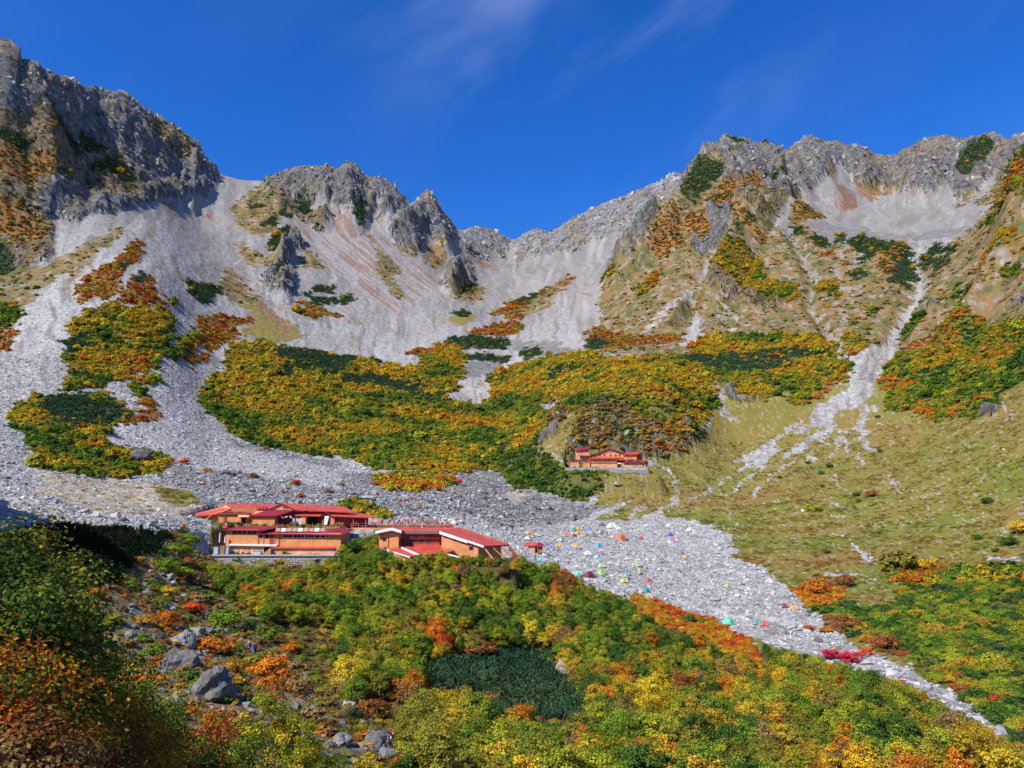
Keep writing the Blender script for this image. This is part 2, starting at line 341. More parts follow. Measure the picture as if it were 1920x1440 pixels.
_cover_rows = [
 # --- big grounds
 (G, 'U', [(1340,700),(1560,600),(1920,560),(1920,1440),(1300,1440),(1280,1160),(1230,1000),(1180,900),(1260,840),(1330,800)]),
 (B, 'B', [(1920,400),(1840,470),(1640,640),(1560,690),(1490,840),(1440,1000),(1460,1040),(1440,1120),(1380,1240),(1480,1270),(1920,1280)]),
 (B, 'C', [(0,380),(60,330),(240,45),(1920,40),(1920,1100),(1480,1160),(1150,1280),(1090,1340),(940,1290),(800,1160),(280,1150),(0,1160)]),
 # --- left mountain
 (R, 'A', [(0,0),(30,60),(100,180),(340,270),(540,320),(670,365),(850,500),(1070,630),(1220,850),(1200,900),(1160,980),(990,990),(850,990),(780,1000),(640,1060),(560,1080),(400,1095),(240,1070),(260,1100),(300,1160),(300,1280),(240,1320),(90,1400),(0,1440)]),
 (RB, 'A', [(0,480),(180,470),(300,560),(450,600),(640,720),(760,880),(800,960),(640,1010),(430,960),(220,980),(200,1060),(270,1110),(290,1260),(200,1330),(100,1380),(0,1440)]),
 (RB, 'A', [(740,540),(900,560),(1080,650),(1120,800),(1000,780),(860,660)]),
 (P, 'A', [(0,600),(100,590),(200,690),(60,680),(0,640)]), (P, 'A', [(260,570),(330,540),(420,640),(490,720),(430,730),(330,640)]),
 (P, 'A', [(500,800),(640,760),(740,860),(760,910),(600,880),(500,840)]), (P, 'A', [(430,620),(480,600),(560,700),(520,740)]),
 (X, 'A', [(0,670),(90,690),(250,790),(300,890),(280,930),(150,900),(0,830)]), (X, 'A', [(0,960),(120,980),(220,1100),(240,1200),(120,1260),(0,1180)]),
 (P, 'A', [(0,1260),(60,1270),(90,1380),(0,1430)]),
 (R, 'A', [(240,1060),(400,1020),(540,1010),(570,1070),(400,1095)]),
 # --- left scree fan
 (B, 'A', [(640,1130),(720,1150),(560,1260),(380,1400),(330,1440),(60,1440),(110,1370),(260,1330),(450,1240)]),
 (B, 'D', [(0,200),(0,110),(260,40),(400,0),(520,20),(430,120),(380,180),(260,230),(180,250),(120,300),(0,260)]),
 (S, 'D', [(170,300),(230,190),(330,120),(440,60),(350,180),(260,260),(200,330)]),
 (O, 'A', [(690,1270),(760,1190),(800,1220),(790,1300),(740,1350),(700,1390),(640,1430),(470,1440),(500,1400),(560,1350),(640,1340)]),
 (H, 'A', [(930,1000),(1000,1060),(960,1050)]), (H, 'A', [(1150,1060),(1200,1050),(1190,1100)]), (H, 'A', [(850,1140),(880,1180),(870,1240)]),
 (O, 'D', [(420,180),(530,80),(620,60),(680,80),(660,200),(600,250),(520,240),(440,280)]),
 (O, 'D', [(640,280),(720,160),(800,110),(880,110),(900,200),(940,290),(820,270)]),
 (P, 'D', [(750,110),(800,95),(840,120),(780,150)]), (P, 'D', [(670,40),(720,30),(750,60),(700,90)]),
 (Y, 'D', [(400,360),(560,280),(700,290),(930,300),(950,400),(950,500),(900,570),(830,650),(770,640),(740,680),(560,740),(360,760),(350,680),(420,620),(360,580),(370,500),(400,440)]),
 (N, 'D', [(770,500),(870,440),(950,390),(960,480),(900,570),(800,560)]), (P, 'D', [(360,480),(480,440),(520,540),(380,560)]),
 (P, 'D', [(1050,130),(1130,150),(1240,190),(1160,280),(1080,220)]),
 (G, 'D', [(1230,150),(1290,80),(1400,180),(1520,290),(1730,450),(1580,490),(1420,480),(1350,420),(1430,360),(1340,250)]),
 (H, 'D', [(1270,60),(1310,60),(1420,200),(1560,330),(1690,440),(1600,420),(1440,280),(1330,180)]),
 (O, 'D', [(1110,350),(1200,330),(1420,350),(1400,380),(1300,400),(1350,440),(1340,470),(1200,530),(1110,500)]),
 (N, 'D', [(960,520),(1040,440),(1110,430),(1150,460),(1080,540),(980,600),(930,600)]), (O, 'D', [(1010,570),(1160,540),(1180,580),(1080,610)]),
 (N, 'D', [(730,700),(870,660),(880,720),(820,740),(890,890),(790,830),(770,760),(720,730)]), (N, 'D', [(800,610),(880,580),(880,640),(810,650)]),
 (N, 'D', [(940,230),(980,240),(990,280),(960,270)]), (N, 'D', [(940,330),(970,340),(960,420)]),
 (N, 'D', [(0,300),(60,270),(160,330),(60,390),(0,400)]), (O, 'D', [(0,430),(60,400),(100,420),(40,520),(0,540)]),
 (M, 'D', [(70,910),(130,820),(180,790),(340,780),(580,770),(600,800),(720,830),(770,880),(730,930),(600,960),(560,980),(620,1030),(720,1090),(960,1130),(950,1180),(880,1220),(740,1240),(560,1250),(240,1200),(190,1140),(180,1060),(100,970)]),
 (P, 'D', [(140,850),(300,790),(500,780),(540,830),(700,840),(770,890),(600,940),(480,970),(340,950),(240,880)]),
 (O, 'D', [(690,920),(790,880),(850,890),(900,910),(730,940)]),
 (T, 'D', [(100,1190),(240,1210),(560,1260),(760,1270),(900,1280),(1100,1330),(1160,1420),(800,1440),(500,1390),(300,1290)]),
 (T, 'U', [(60,915),(180,900),(330,925),(390,955),(280,990),(100,982),(60,960)]),
 (S, 'U', [(0,900),(70,925),(160,955),(330,975),(350,995),(240,985),(100,975),(40,950)]),
 (G, 'D', [(860,1290),(1100,1330),(1140,1400),(960,1400)]),
 # --- col and the brown hump, central scree
 (B, 'K', [(160,490),(330,330),(480,250),(560,350),(700,500),(650,700),(480,770),(390,740),(220,640)]),
 (P, 'A', [(1385,1010),(1470,1000),(1475,1020),(1400,1020)]), (P, 'A', [(1470,1100),(1560,1060),(1550,1120),(1500,1130)]), (P, 'A', [(1575,1040),(1620,1040),(1640,1080),(1590,1070)]),
 (B, 'K', [(220,790),(340,870),(460,940),(640,980),(640,1050),(440,1080),(280,990)]),
 (B, 'K', [(110,1090),(200,1150),(330,1260),(460,1370),(520,1440),(230,1440),(110,1390),(40,1250)]),
 (HS, 'K', [(820,680),(930,650),(1100,740),(1160,640),(1250,620),(1350,640),(1480,740),(1560,760),(1700,860),(1800,900),(1920,1000),(1920,1440),(1560,1440),(1500,1340),(1300,1200),(1100,1000),(900,800)]),
 (HS, 'B', [(0,560),(120,580),(300,640),(400,720),(500,820),(600,940),(560,980),(420,960),(340,1060),(250,1020),(150,900),(0,760)]),
 (HS, 'B', [(0,1000),(90,1030),(150,1050),(110,1120),(0,1090)]),
 (RB, 'K', [(480,230),(560,220),(900,560),(1160,640),(1100,740),(920,620),(700,520),(560,340)]),
 (R, 'K', [(520,240),(760,100),(860,60),(1180,45),(1380,30),(1480,150),(1700,180),(1920,380),(1920,560),(1650,640),(1600,600),(1560,640),(1500,720),(1400,700),(1350,620),(1230,610),(1200,480),(1100,500),(1020,480),(900,440),(820,400),(700,420),(600,350)]),
 (S, 'K', [(1640,540),(1700,440),(1780,400),(1680,560),(1600,680),(1570,640)]),
 (P, 'K', [(840,390),(880,380),(1000,480),(980,560),(880,560),(840,500)]), (P, 'K', [(1380,560),(1500,560),(1540,640),(1500,715),(1400,680)]),
 (B, 'K', [(1500,740),(1580,760),(1640,880),(1750,960),(1900,1100),(1780,1180),(1880,1290),(1900,1400),(1850,1400),(1700,1220),(1620,1050),(1650,960),(1560,820)]),
 (B, 'K', [(890,890),(980,910),(1110,1060),(1090,1110),(920,1080),(860,990)]),
 (R, 'K', [(690,720),(790,760),(890,820),(890,880),(780,900),(790,1010),(700,1010),(760,1070),(830,1190),(760,1240),(800,1330),(760,1400),(580,1320),(600,1280),(480,1240),(560,1130),(640,1060),(650,920),(560,900),(600,780)]),
 (P, 'K', [(580,760),(660,720),(770,760),(740,960),(660,970),(560,900)]), (P, 'K', [(560,1150),(690,1100),(700,1140),(610,1270),(560,1240)]), (Y, 'K', [(630,1210),(720,1140),(740,1230),(640,1280)]),
 (P, 'K', [(870,1340),(960,1330),(960,1390),(900,1390)]), (P, 'K', [(1000,1290),(1060,1260),(1170,1260),(1190,1330),(1000,1320)]), (P, 'K', [(980,1370),(1200,1370),(1250,1430),(1000,1440)]), (P, 'K', [(1260,1340),(1360,1340),(1400,1430),(1270,1440)]),
 (O, 'D', [(1680,260),(1760,260),(1850,310),(1920,320),(1900,350),(1790,340)]), (Y, 'D', [(1650,290),(1690,330),(1860,380),(1700,300)]),
 # --- pinnacle and small teeth
 (R, 'B', [(280,610),(370,540),(350,520),(440,390),(485,350),(560,450),(650,550),(640,620),(590,690),(560,690),(500,600),(470,590),(450,700),(400,700),(330,660)]),
 (B, 'B', [(280,640),(400,700),(440,690),(420,740),(340,690)]), (B, 'B', [(490,640),(600,700),(590,760),(510,800),(470,750)]),
 (RS, 'B', [(690,590),(770,545),(890,590),(960,640),(920,740),(870,700),(860,660),(830,640),(850,740),(800,730),(700,720),(680,660)]),
 (P, 'B', [(710,650),(780,720),(720,720)]), (H, 'B', [(690,730),(780,740),(850,790),(760,770)]),
 (R, 'B', [(560,880),(620,790),(680,735),(720,760),(740,860),(700,870),(640,910),(600,930)]),
 (B, 'B', [(600,930),(700,870),(760,870),(820,910),(780,970),(700,985),(640,960)]), (P, 'B', [(690,890),(750,900),(740,930),(680,920)]),
 (RS, 'B', [(985,630),(1090,560),(1160,580),(1100,640),(1040,720),(980,780),(985,690)]), (RS, 'B', [(1080,700),(1180,590),(1270,530),(1330,560),(1400,640),(1310,700),(1240,680),(1170,720),(1090,720)]),
 (H, 'B', [(920,760),(960,770),(940,790)]), (H, 'B', [(1030,800),(1070,790),(1050,820)]), (H, 'B', [(1160,770),(1190,750),(1170,780)]), (H, 'B', [(870,770),(900,800),(880,810)]),
 (RS, 'B', [(1270,540),(1330,490),(1400,450),(1900,240),(1920,400),(1700,560),(1450,620),(1400,600),(1330,560)]),
 (HS, 'B', [(1350,920),(1440,850),(1400,940),(1360,960)]),
 (O, 'B', [(940,985),(1120,920),(1310,825),(1320,840),(1180,960),(1170,1000),(1000,1080),(940,1080),(930,1040),(820,1060),(880,1020)]), (P, 'B', [(940,990),(1100,930),(1120,950),(1000,990)]),
 (B, 'B', [(1120,940),(1310,825),(1180,965),(1150,1010),(1010,1075),(990,1040)]),
 (G, 'B', [(600,1070),(660,1030),(750,1060),(750,1090),(690,1115),(610,1100)]), (P, 'B', [(640,1040),(700,1030),(720,1060),(650,1060)]),
 (O, 'B', [(780,1150),(860,1110),(980,1090),(1030,1110),(1000,1150),(940,1170),(800,1165)]),
 (D, 'B', [(950,1200),(1200,1200),(1280,1250),(1250,1280),(1130,1290),(960,1250)]),
 (S, 'B', [(200,420),(230,400),(190,520),(160,600),(130,590),(170,500)]), (S, 'B', [(380,430),(440,400),(350,520),(290,600),(270,590),(340,500)]), (S, 'B', [(640,560),(680,580),(670,650),(640,720),(610,720),(630,640)]),
 # --- right spur
 (R, 'B', [(1500,800),(1500,840),(1620,830),(1700,740),(1720,680),(1780,580),(1740,560),(1640,620),(1560,690)]),
 (Y, 'B', [(1480,860),(1550,850),(1540,900),(1470,920)]), (Y, 'B', [(1660,900),(1720,840),(1800,800),(1820,830),(1760,890),(1680,940)]), (X, 'B', [(1720,680),(1820,600),(1900,460),(1920,640),(1860,720),(1760,740)]),
 (S, 'B', [(1690,1160),(1800,1040),(1920,930),(1920,960),(1800,1080),(1740,1140)]),
 (O, 'B', [(1390,1150),(1440,1120),(1540,1160),(1700,1180),(1920,1160),(1920,1200),(1540,1230),(1390,1250)]), (P, 'B', [(1390,1200),(1480,1180),(1520,1220),(1400,1250)]),
 (R, 'C', [(0,265),(0,200),(240,20),(440,80),(490,85),(690,50),(1150,190),(1190,205),(1440,50),(1740,20),(1920,20),(1920,150),(1800,280),(1700,330),(1460,470),(1380,430),(1200,360),(1000,330),(850,290),(820,360),(660,350),(600,420),(500,520),(380,520),(300,440),(200,360),(250,260),(180,190),(60,330),(0,380)]),
 (S, 'C', [(560,140),(600,180),(620,280),(660,350),(620,330),(580,240)]),
 (S, 'C', [(660,350),(850,360),(870,280),(940,290),(1000,360),(1080,380),(1250,370),(1340,420),(1480,350),(1500,400),(1600,420),(1740,250),(1800,200),(1780,280),(1720,370),(1780,400),(1660,540),(1520,650),(1440,680),(1400,650),(1370,680),(1300,690),(1270,640),(1050,610),(850,650),(700,560),(690,510),(820,500),(680,430)]),
 (HS, 'C', [(690,420),(820,410),(900,480),(850,500),(760,440)]), (H, 'C', [(860,370),(940,380),(990,460),(900,470)]), (H, 'C', [(980,330),(1020,340),(1100,400),(1060,420),(1000,380)]),
 (B, 'C', [(1070,330),(1180,260),(1190,300),(1100,360)]), (B, 'C', [(1470,460),(1600,420),(1680,380),(1560,440)]), (B, 'C', [(1640,420),(1740,360),(1760,400),(1680,440)]),
 (S, 'C', [(840,230),(900,230),(960,300),(940,330),(870,320)]), (S, 'C', [(1530,150),(1560,160),(1570,240),(1540,250)]),
 (D, 'C', [(690,520),(850,540),(1000,570),(1150,600),(1260,600),(1260,640),(1050,620),(850,660),(780,620)]), (D, 'C', [(1260,600),(1480,570),(1640,550),(1560,600),(1300,640)]),
 (P, 'C', [(0,440),(0,380),(80,270),(220,200),(240,260),(150,350),(50,450)]), (P, 'C', [(420,250),(500,290),(610,340),(520,340),(440,290)]), (P, 'C', [(240,60),(300,70),(380,110),(330,130)]),
 (P, 'C', [(1520,300),(1700,80),(1770,90),(1700,220),(1620,330),(1540,370)]), (P, 'C', [(1800,290),(1920,120),(1920,240),(1840,300)]),
 (B, 'C', [(10,440),(90,370),(60,400),(30,450)]), (B, 'C', [(150,240),(240,180),(310,170),(230,230)]),
 (X, 'C', [(130,430),(200,340),(290,300),(330,340),(480,370),(480,400),(330,380),(260,420),(310,500),(270,530),(150,490)]), (X, 'C', [(20,480),(130,470),(180,560),(160,620),(60,610),(0,560)]),
 (X, 'C', [(330,290),(430,290),(490,390),(400,380),(330,330)]),
 (RB, 'C', [(300,430),(500,400),(580,380),(590,430),(540,470),(500,530),(380,520)]),
 (R, 'C', [(130,470),(270,560),(240,640),(180,720),(100,720),(50,640),(60,610),(160,620)]),
 (S, 'C', [(200,680),(240,650),(180,760),(140,860),(90,880),(80,840),(130,780)]), (S, 'C', [(590,440),(540,470),(520,540),(580,610),(630,580),(600,520),(640,430)]),
 (X, 'C', [(600,460),(720,470),(800,510),(640,520)]),
 (X, 'C', [(270,600),(340,560),(400,590),(470,620),(440,670),(380,650),(330,620)]), (P, 'C', [(250,720),(330,640),(390,600),(360,570),(400,560),(400,600),(310,690)]),
 (M, 'C', [(250,740),(330,710),(440,740),(450,830),(540,880),(640,870),(670,950),(560,980),(430,960),(380,900),(230,920),(150,890),(170,820),(250,790)]),
 (RB, 'C', [(130,920),(350,930),(480,1000),(600,980),(500,1020),(380,1010),(200,980)]),
 (S, 'C', [(60,1080),(90,1000),(110,1040),(90,1140),(110,1270),(0,1280),(0,1180)]), (S, 'C', [(190,1030),(230,1050),(240,1080),(210,1060)]), (S, 'C', [(240,1040),(360,1110),(340,1110)]), (S, 'C', [(250,1130),(320,1125),(320,1140),(260,1145)]),
 (P, 'C', [(930,640),(1000,600),(1100,640),(1250,650),(1300,710),(1300,820),(1250,870),(1160,870),(1150,780),(1200,740),(1100,690),(1050,740),(960,780),(1000,720)]),
 (X, 'C', [(1120,700),(1180,690),(1190,760),(1150,820),(1110,780)]), (O, 'C', [(1120,820),(1160,820),(1150,850)]), (P, 'C', [(720,610),(800,620),(830,670),(760,660)]), (O, 'C', [(760,700),(850,690),(840,720),(780,730)]),
 (P, 'C', [(860,610),(920,600),(910,640),(870,650)]), (P, 'C', [(930,810),(1050,800),(1050,830),(940,850)]), (Y, 'C', [(760,860),(860,850),(890,940),(780,920)]), (P, 'C', [(600,530),(660,560),(700,600),(640,590)]),
 (O, 'C', [(880,740),(930,750),(910,790)]), (N, 'C', [(1030,1020),(1090,1010),(1060,1060)]), (N, 'C', [(1020,1110),(1060,1100),(1050,1150)]), (N, 'C', [(940,1080),(1000,1080),(980,1110)]),
 (M, 'C', [(890,1180),(960,1150),(1040,1200),(1010,1270),(940,1280),(900,1240)]),
 (P, 'C', [(1400,820),(1470,680),(1580,640),(1500,720),(1440,830)]), (P, 'C', [(1330,700),(1440,640),(1450,670),(1370,770)]),
 (N, 'C', [(1690,540),(1800,440),(1900,260),(1920,240),(1920,420),(1830,520),(1720,560)]), (Y, 'C', [(1690,760),(1750,700),(1900,640),(1900,680),(1750,780)]), (N, 'C', [(1760,860),(1860,790),(1920,770),(1920,810),(1800,880)]),
 (X, 'C', [(1800,500),(1860,420),(1890,450),(1840,520)]), (N, 'C', [(1520,960),(1610,900),(1560,960)]), (N, 'C', [(1500,1040),(1600,970),(1640,970),(1560,1030)]), (N, 'C', [(1500,920),(1600,860),(1540,910)]),
 (R, 'C', [(1370,1020),(1400,1000),(1470,1000),(1440,1015)]), (R, 'C', [(1860,1000),(1920,950),(1920,985),(1880,1015)]),
 (N, 'C', [(1230,1100),(1320,1040),(1350,1080),(1250,1160)]), (G, 'C', [(1180,1060),(1230,1000),(1260,1040),(1200,1100)]),
 # --- upper edge of the middle ground
 (M, 'C', [(110,1180),(280,1150),(430,1170),(560,1155),(800,1160),(870,1260),(940,1330),(900,1440),(0,1440),(0,1290),(100,1270)]),
 # --- the central mound
 (M, 'D', [(1110,790),(1200,700),(1180,680),(1280,620),(1270,540),(1320,490),(1480,480),(1580,500),(1920,560),(1920,1130),(1800,1130),(1500,1070),(1340,1010),(1240,940),(1180,880)]),
 (M, 'E', [(0,200),(80,210),(330,270),(430,250),(460,200),(560,130),(690,130),(690,330),(660,400),(560,400),(600,450),(780,480),(880,390),(815,340),(860,290),(1000,250),(1280,185),(1440,190),(1500,210),(1920,200),(1920,560),(1880,680),(1700,620),(1500,480),(1300,520),(1200,460),(1080,480),(1180,520),(1100,680),(1130,740),(1220,780),(1260,830),(1400,860),(1600,880),(1500,930),(1400,1020),(1300,1020),(1160,970),(1010,950),(910,900),(900,830),(700,860),(560,870),(400,840),(200,840),(100,790),(0,780)]),
 (P, 'D', [(1500,520),(1580,500),(1920,560),(1920,640),(1800,650),(1700,660),(1590,700),(1600,610)]), (P, 'E', [(0,195),(80,210),(100,235),(0,250)]),
 (N, 'D', [(1110,790),(1200,720),(1220,850),(1340,1000),(1240,930),(1180,880)]),
 (P, 'E', [(560,130),(640,90),(740,85),(930,110),(940,160),(800,165),(640,150)]), (P, 'E', [(680,210),(800,190),(940,200),(950,240),(800,230)]), (P, 'E', [(980,180),(1100,150),(1130,190),(1040,220)]),
 (D, 'E', [(690,240),(800,225),(910,240),(860,300),(815,340),(880,390),(800,470),(720,440),(660,400),(690,330)]),
 (S, 'E', [(680,330),(800,310),(830,360),(880,390),(800,470),(720,440),(600,420),(560,410),(660,400)]),
 (P, 'E', [(0,300),(200,310),(420,350),(520,420),(500,460),(300,400),(120,360),(0,360)]), (P, 'E', [(1180,280),(1280,240),(1330,280),(1220,330),(1140,360)]),
 (O, 'E', [(360,180),(430,160),(520,150),(570,150),(560,190),(450,200)]), (O, 'E', [(690,80),(760,60),(860,20),(1000,20),(1030,40),(940,85),(800,80)]),
 (CL, 'E', [(1100,700),(1180,520),(1200,460),(1300,520),(1500,440),(1700,560),(1880,620),(1920,640),(1920,740),(1860,790),(1700,760),(1600,720),(1500,710),(1330,720),(1250,640)]),
 (G, 'E', [(1130,740),(1110,690),(1230,600),(1260,520),(1340,520),(1330,690),(1320,800),(1260,830),(1200,790)]),
 (R, 'E', [(1110,660),(1200,600),(1230,580),(1180,680),(1120,710)]),
 (D, 'E', [(0,860),(220,860),(560,870),(900,840),(910,920),(1020,960),(1250,1000),(1400,1050),(1560,1040),(1420,1100),(1330,1130),(1100,1150),(900,1180),(840,1150),(700,1100),(300,1100),(200,1040),(0,1010)]),
 (D, 'D', [(880,1220),(970,1180),(1100,1190),(1400,1220),(1920,1330),(1920,1440),(1160,1440),(1100,1330),(900,1280)]), (D, 'D', [(1260,1020),(1400,1050),(1600,1090),(1700,1130),(1920,1150),(1920,1200),(1500,1120),(1300,1070)]),
 (Y, 'E', [(190,910),(300,870),(600,890),(620,930),(430,970),(300,960)]), (Y, 'E', [(0,1030),(100,1010),(230,1070),(310,1120),(220,1130),(100,1080),(0,1060)]), (N, 'E', [(1120,960),(1300,900),(1450,900),(1400,1010),(1280,1010)]),
 (T, 'E', [(900,970),(1000,960),(1060,1030),(960,1040)]),
 (G, 'E', [(1400,1050),(1500,930),(1620,880),(1720,780),(1920,780),(1920,1110),(1750,1100),(1600,1130),(1420,1130),(1560,1050)]),
 (CL, 'U', [(1080,800),(1225,800),(1240,860),(1230,875),(1060,860)]), (G, 'U', [(1050,846),(1230,852),(1240,900),(1180,935),(1150,905),(1050,892)]),
 # --- right of centre
 (M, 'F', [(120,110),(430,80),(820,80),(910,200),(940,260),(900,340),(800,390),(700,470),(680,480),(560,410),(460,450),(330,420),(230,340),(160,330),(190,470),(130,570),(60,590),(0,560),(0,200)]),
 (P, 'F', [(0,190),(180,200),(500,170),(700,160),(830,170),(820,210),(650,220),(600,260),(400,290),(170,280),(0,230)]), (O, 'F', [(230,170),(300,120),(360,170),(250,190)]), (O, 'F', [(850,340),(910,290),(900,330),(740,470),(690,470),(720,410)]), (N, 'F', [(560,370),(620,380),(680,450),(640,475),(580,420)]),
 (CL, 'F', [(0,570),(60,590),(150,640),(90,690),(0,740)]), (R, 'F', [(230,350),(330,440),(460,450),(380,480),(250,460)]), (S, 'F', [(170,320),(220,400),(230,480),(280,570),(240,560),(210,480)]),
 (N, 'F', [(1090,340),(1150,230),(1230,190),(1280,140),(1480,80),(1640,30),(1700,20),(1920,0),(1920,340),(1790,420),(1800,460),(1680,560),(1600,540),(1530,530),(1450,570),(1390,560),(1300,500),(1170,520),(1150,390)]),
 (O, 'F', [(1180,210),(1280,130),(1480,80),(1400,140),(1260,180)]), (M, 'F', [(1300,180),(1500,110),(1640,150),(1560,260),(1400,300),(1300,260)]), (R, 'F', [(1670,490),(1780,470),(1770,510),(1670,550)]),
 (S, 'F', [(920,210),(1030,210),(1150,120),(1200,20),(1200,0),(1250,0),(1200,100),(1150,180),(1090,290),(1080,350),(1040,420),(1040,470),(1030,560),(1030,670),(1090,740),(1030,720),(990,650),(975,560),(990,490),(920,500),(860,560),(800,640),(720,700),(640,760),(590,775),(600,740),(700,660),(790,590),(720,600),(660,650),(640,640),(720,570),(700,530),(780,470),(900,400),(940,330)]),
 (S, 'C', [(1280,660),(1370,660),(1330,700),(1335,790),(1370,840),(1340,910),(1300,970),(1260,1040),(1210,1120),(1180,1200),(1130,1290),(1090,1340),(1080,1440),(900,1440),(940,1290),(1050,1230),(1150,1180),(1180,1100),(1220,1040),(1270,960),(1310,880),(1315,800),(1295,720)]),
 (S, 'F', [(400,740),(520,660),(600,600),(690,540),(640,610),(540,660),(500,720),(530,760),(500,800),(300,860),(200,930),(60,1015),(50,1010),(190,920),(350,840),(380,800),(270,800)]),
 (S, 'F', [(0,1160),(180,1165),(250,1210),(300,1290),(280,1350),(450,1400),(480,1440),(0,1440)]),
 (S, 'U', [(960,1000),(1130,985),(1240,965),(1345,988),(1370,1040),(1430,1070),(1490,1110),(1530,1140),(1570,1195),(1640,1225),(1700,1255),(1750,1280),(1830,1330),(1880,1370),(1876,1390),(1780,1335),(1680,1290),(1560,1250),(1500,1225),(1400,1195),(1260,1165),(1150,1110),(1080,1080),(1000,1050),(960,1030)]),
 (N, 'H', [(600,270),(660,150),(780,110),(960,150),(1180,150),(1440,150),(1440,1340),(1370,1260),(1240,1180),(1100,1030),(1000,960),(860,880),(740,800),(560,700),(470,640),(260,590),(200,520),(100,440),(80,410),(260,380),(560,420),(640,360)]),
 (O, 'H', [(-70,280),(20,300),(160,260),(300,300),(200,400),(70,420),(0,370)]), (X, 'H', [(80,190),(300,280),(320,310),(160,280)]), (X, 'H', [(130,500),(300,490),(330,540),(260,590),(180,560)]), (X, 'H', [(450,600),(500,590),(640,660),(720,720),(690,760),(560,720),(470,680)]),
 (X, 'H', [(960,960),(1000,820),(1090,920),(1030,990)]), (X, 'H', [(1190,1060),(1240,930),(1300,1000),(1260,1100)]),
 (O, 'F', [(1240,1370),(1500,1360),(1540,1440),(1240,1440)]),
 (S, 'C', [(1290,650),(1350,650),(1335,700),(1345,790),(1380,840),(1350,920),(1310,980),(1270,1050),(1220,1130),(1190,1210),(1130,1300),(1060,1300),(1140,1180),(1170,1100),(1215,1030),(1265,950),(1300,880),(1305,800),(1285,720)]),
 # --- near slope
 (RG, 'U', [(0,1000),(60,985),(150,990),(310,1000),(350,985),(380,1040),(560,1045),(560,1240),(640,1340),(640,1440),(0,1440)]),
 (P, 'U', [(60,988),(200,992),(312,1002),(290,1032),(240,1070),(180,1112),(100,1110),(40,1050)]),  # gully's cast shadow put in as dark cover over its outline
 (FO, 'U', [(400,1060),(560,1055),(640,1035),(720,1010),(760,1050),(900,1060),(960,1040),(1060,1075),(1110,1100),(1180,1125),(1260,1170),(1360,1200),(1430,1222),(1500,1228),(1558,1252),(1634,1272),(1675,1284),(1739,1317),(1789,1338),(1835,1363),(1876,1387),(1920,1413),(1920,1440),(640,1440),(640,1340),(560,1240),(500,1170),(430,1130),(390,1090)]),
 (O, 'U', [(1180,1108),(1240,1134),(1275,1142),(1330,1164),(1400,1198),(1430,1232),(1462,1282),(1405,1256),(1340,1210),(1260,1180),(1195,1150)]),
 (P, 'I', [(400,660),(600,620),(850,560),(1000,560),(1280,600),(1290,700),(1420,820),(1480,950),(1580,1040),(1480,1110),(1350,1080),(1200,1100),(1080,960),(1000,980),(850,1120),(800,1060),(820,900),(560,880),(440,860),(290,880),(200,980),(220,900),(330,800),(150,760)]),
]
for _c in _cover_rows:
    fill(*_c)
for _c in [
 (S, 'C', [(600,600),(680,700),(720,780),(745,830),(700,930),(720,1010),(770,1070),(830,1140),(880,1240),(940,1300)], 22),
 (S, 'C', [(930,640),(890,730),(850,810),(900,900),(940,940),(960,980)], 12), (S, 'C', [(1000,890),(950,940)], 16), (S, 'C', [(880,1020),(920,1060),(890,1160),(860,1220)], 14), (S, 'C', [(1010,710),(950,790)], 18),
 (S, 'C', [(80,890),(0,950)], 14), (S, 'C', [(200,990),(350,1110)], 10), (S, 'C', [(1920,760),(1740,830),(1680,870)], 16), (S, 'C', [(1460,650),(1430,720)], 14), (S, 'C', [(1560,1090),(1500,1140)], 8), (S, 'C', [(1600,1075),(1580,1085)], 10),
 (S, 'E', [(1400,1100),(1480,1070),(1580,1040)], 22), (S, 'E', [(1590,1110),(1640,1080),(1700,1040)], 16), (S, 'E', [(1750,1110),(1800,1070),(1900,1000),(1870,920),(1840,840)], 18), (S, 'E', [(1840,800),(1700,805)], 10), (S, 'E', [(1140,740),(1220,780),(1270,800)], 8),
 (S, 'F', [(880,660),(850,740),(830,780)], 16), (S, 'F', [(910,670),(930,750)], 18), (S, 'F', [(980,730),(1010,810)], 14), (S, 'F', [(690,770),(760,790)], 20), (S, 'F', [(870,620),(940,630)], 16), (S, 'F', [(800,660),(810,710)], 16),
 (S, 'F', [(620,790),(560,840),(470,920),(390,980)], 16), (S, 'F', [(850,870),(880,950)], 10), (S, 'F', [(1150,880),(1230,970)], 8), (S, 'F', [(500,760),(420,850),(250,980)], 10), (S, 'F', [(1790,420),(1820,520),(1800,630)], 8),
 (S, 'F', [(860,1030),(920,1060)], 18), (S, 'F', [(1720,1345),(1880,1350)], 22), (S, 'F', [(810,1430),(1000,1435)], 16), (S, 'F', [(930,1270),(1080,1360)], 12), (S, 'F', [(1060,490),(1110,520)], 14), (S, 'F', [(1110,575),(1150,590)], 10),
]:
    line(*_c)

# (ground colour, roughness of the relief in metres)
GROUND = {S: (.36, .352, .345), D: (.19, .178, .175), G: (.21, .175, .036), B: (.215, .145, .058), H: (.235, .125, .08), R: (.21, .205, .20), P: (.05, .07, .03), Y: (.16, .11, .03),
          O: (.24, .12, .04), N: (.12, .12, .03), T: (.36, .31, .235), M: (.15, .11, .03), RB: (.26, .20, .10), FO: (.10, .08, .025), HS: (.285, .265, .25), CL: (.19, .165, .11), RG: (.17, .135, .07), X: (.26, .13, .04), RS: (.34, .33, .325)}
_gc = np.array([GROUND[k] for k in range(19)])

def cover_at(u, v):
    return COVER[np.clip((v / 2).astype(int), 0, 719), np.clip((u / 2).astype(int), 0, 959)]

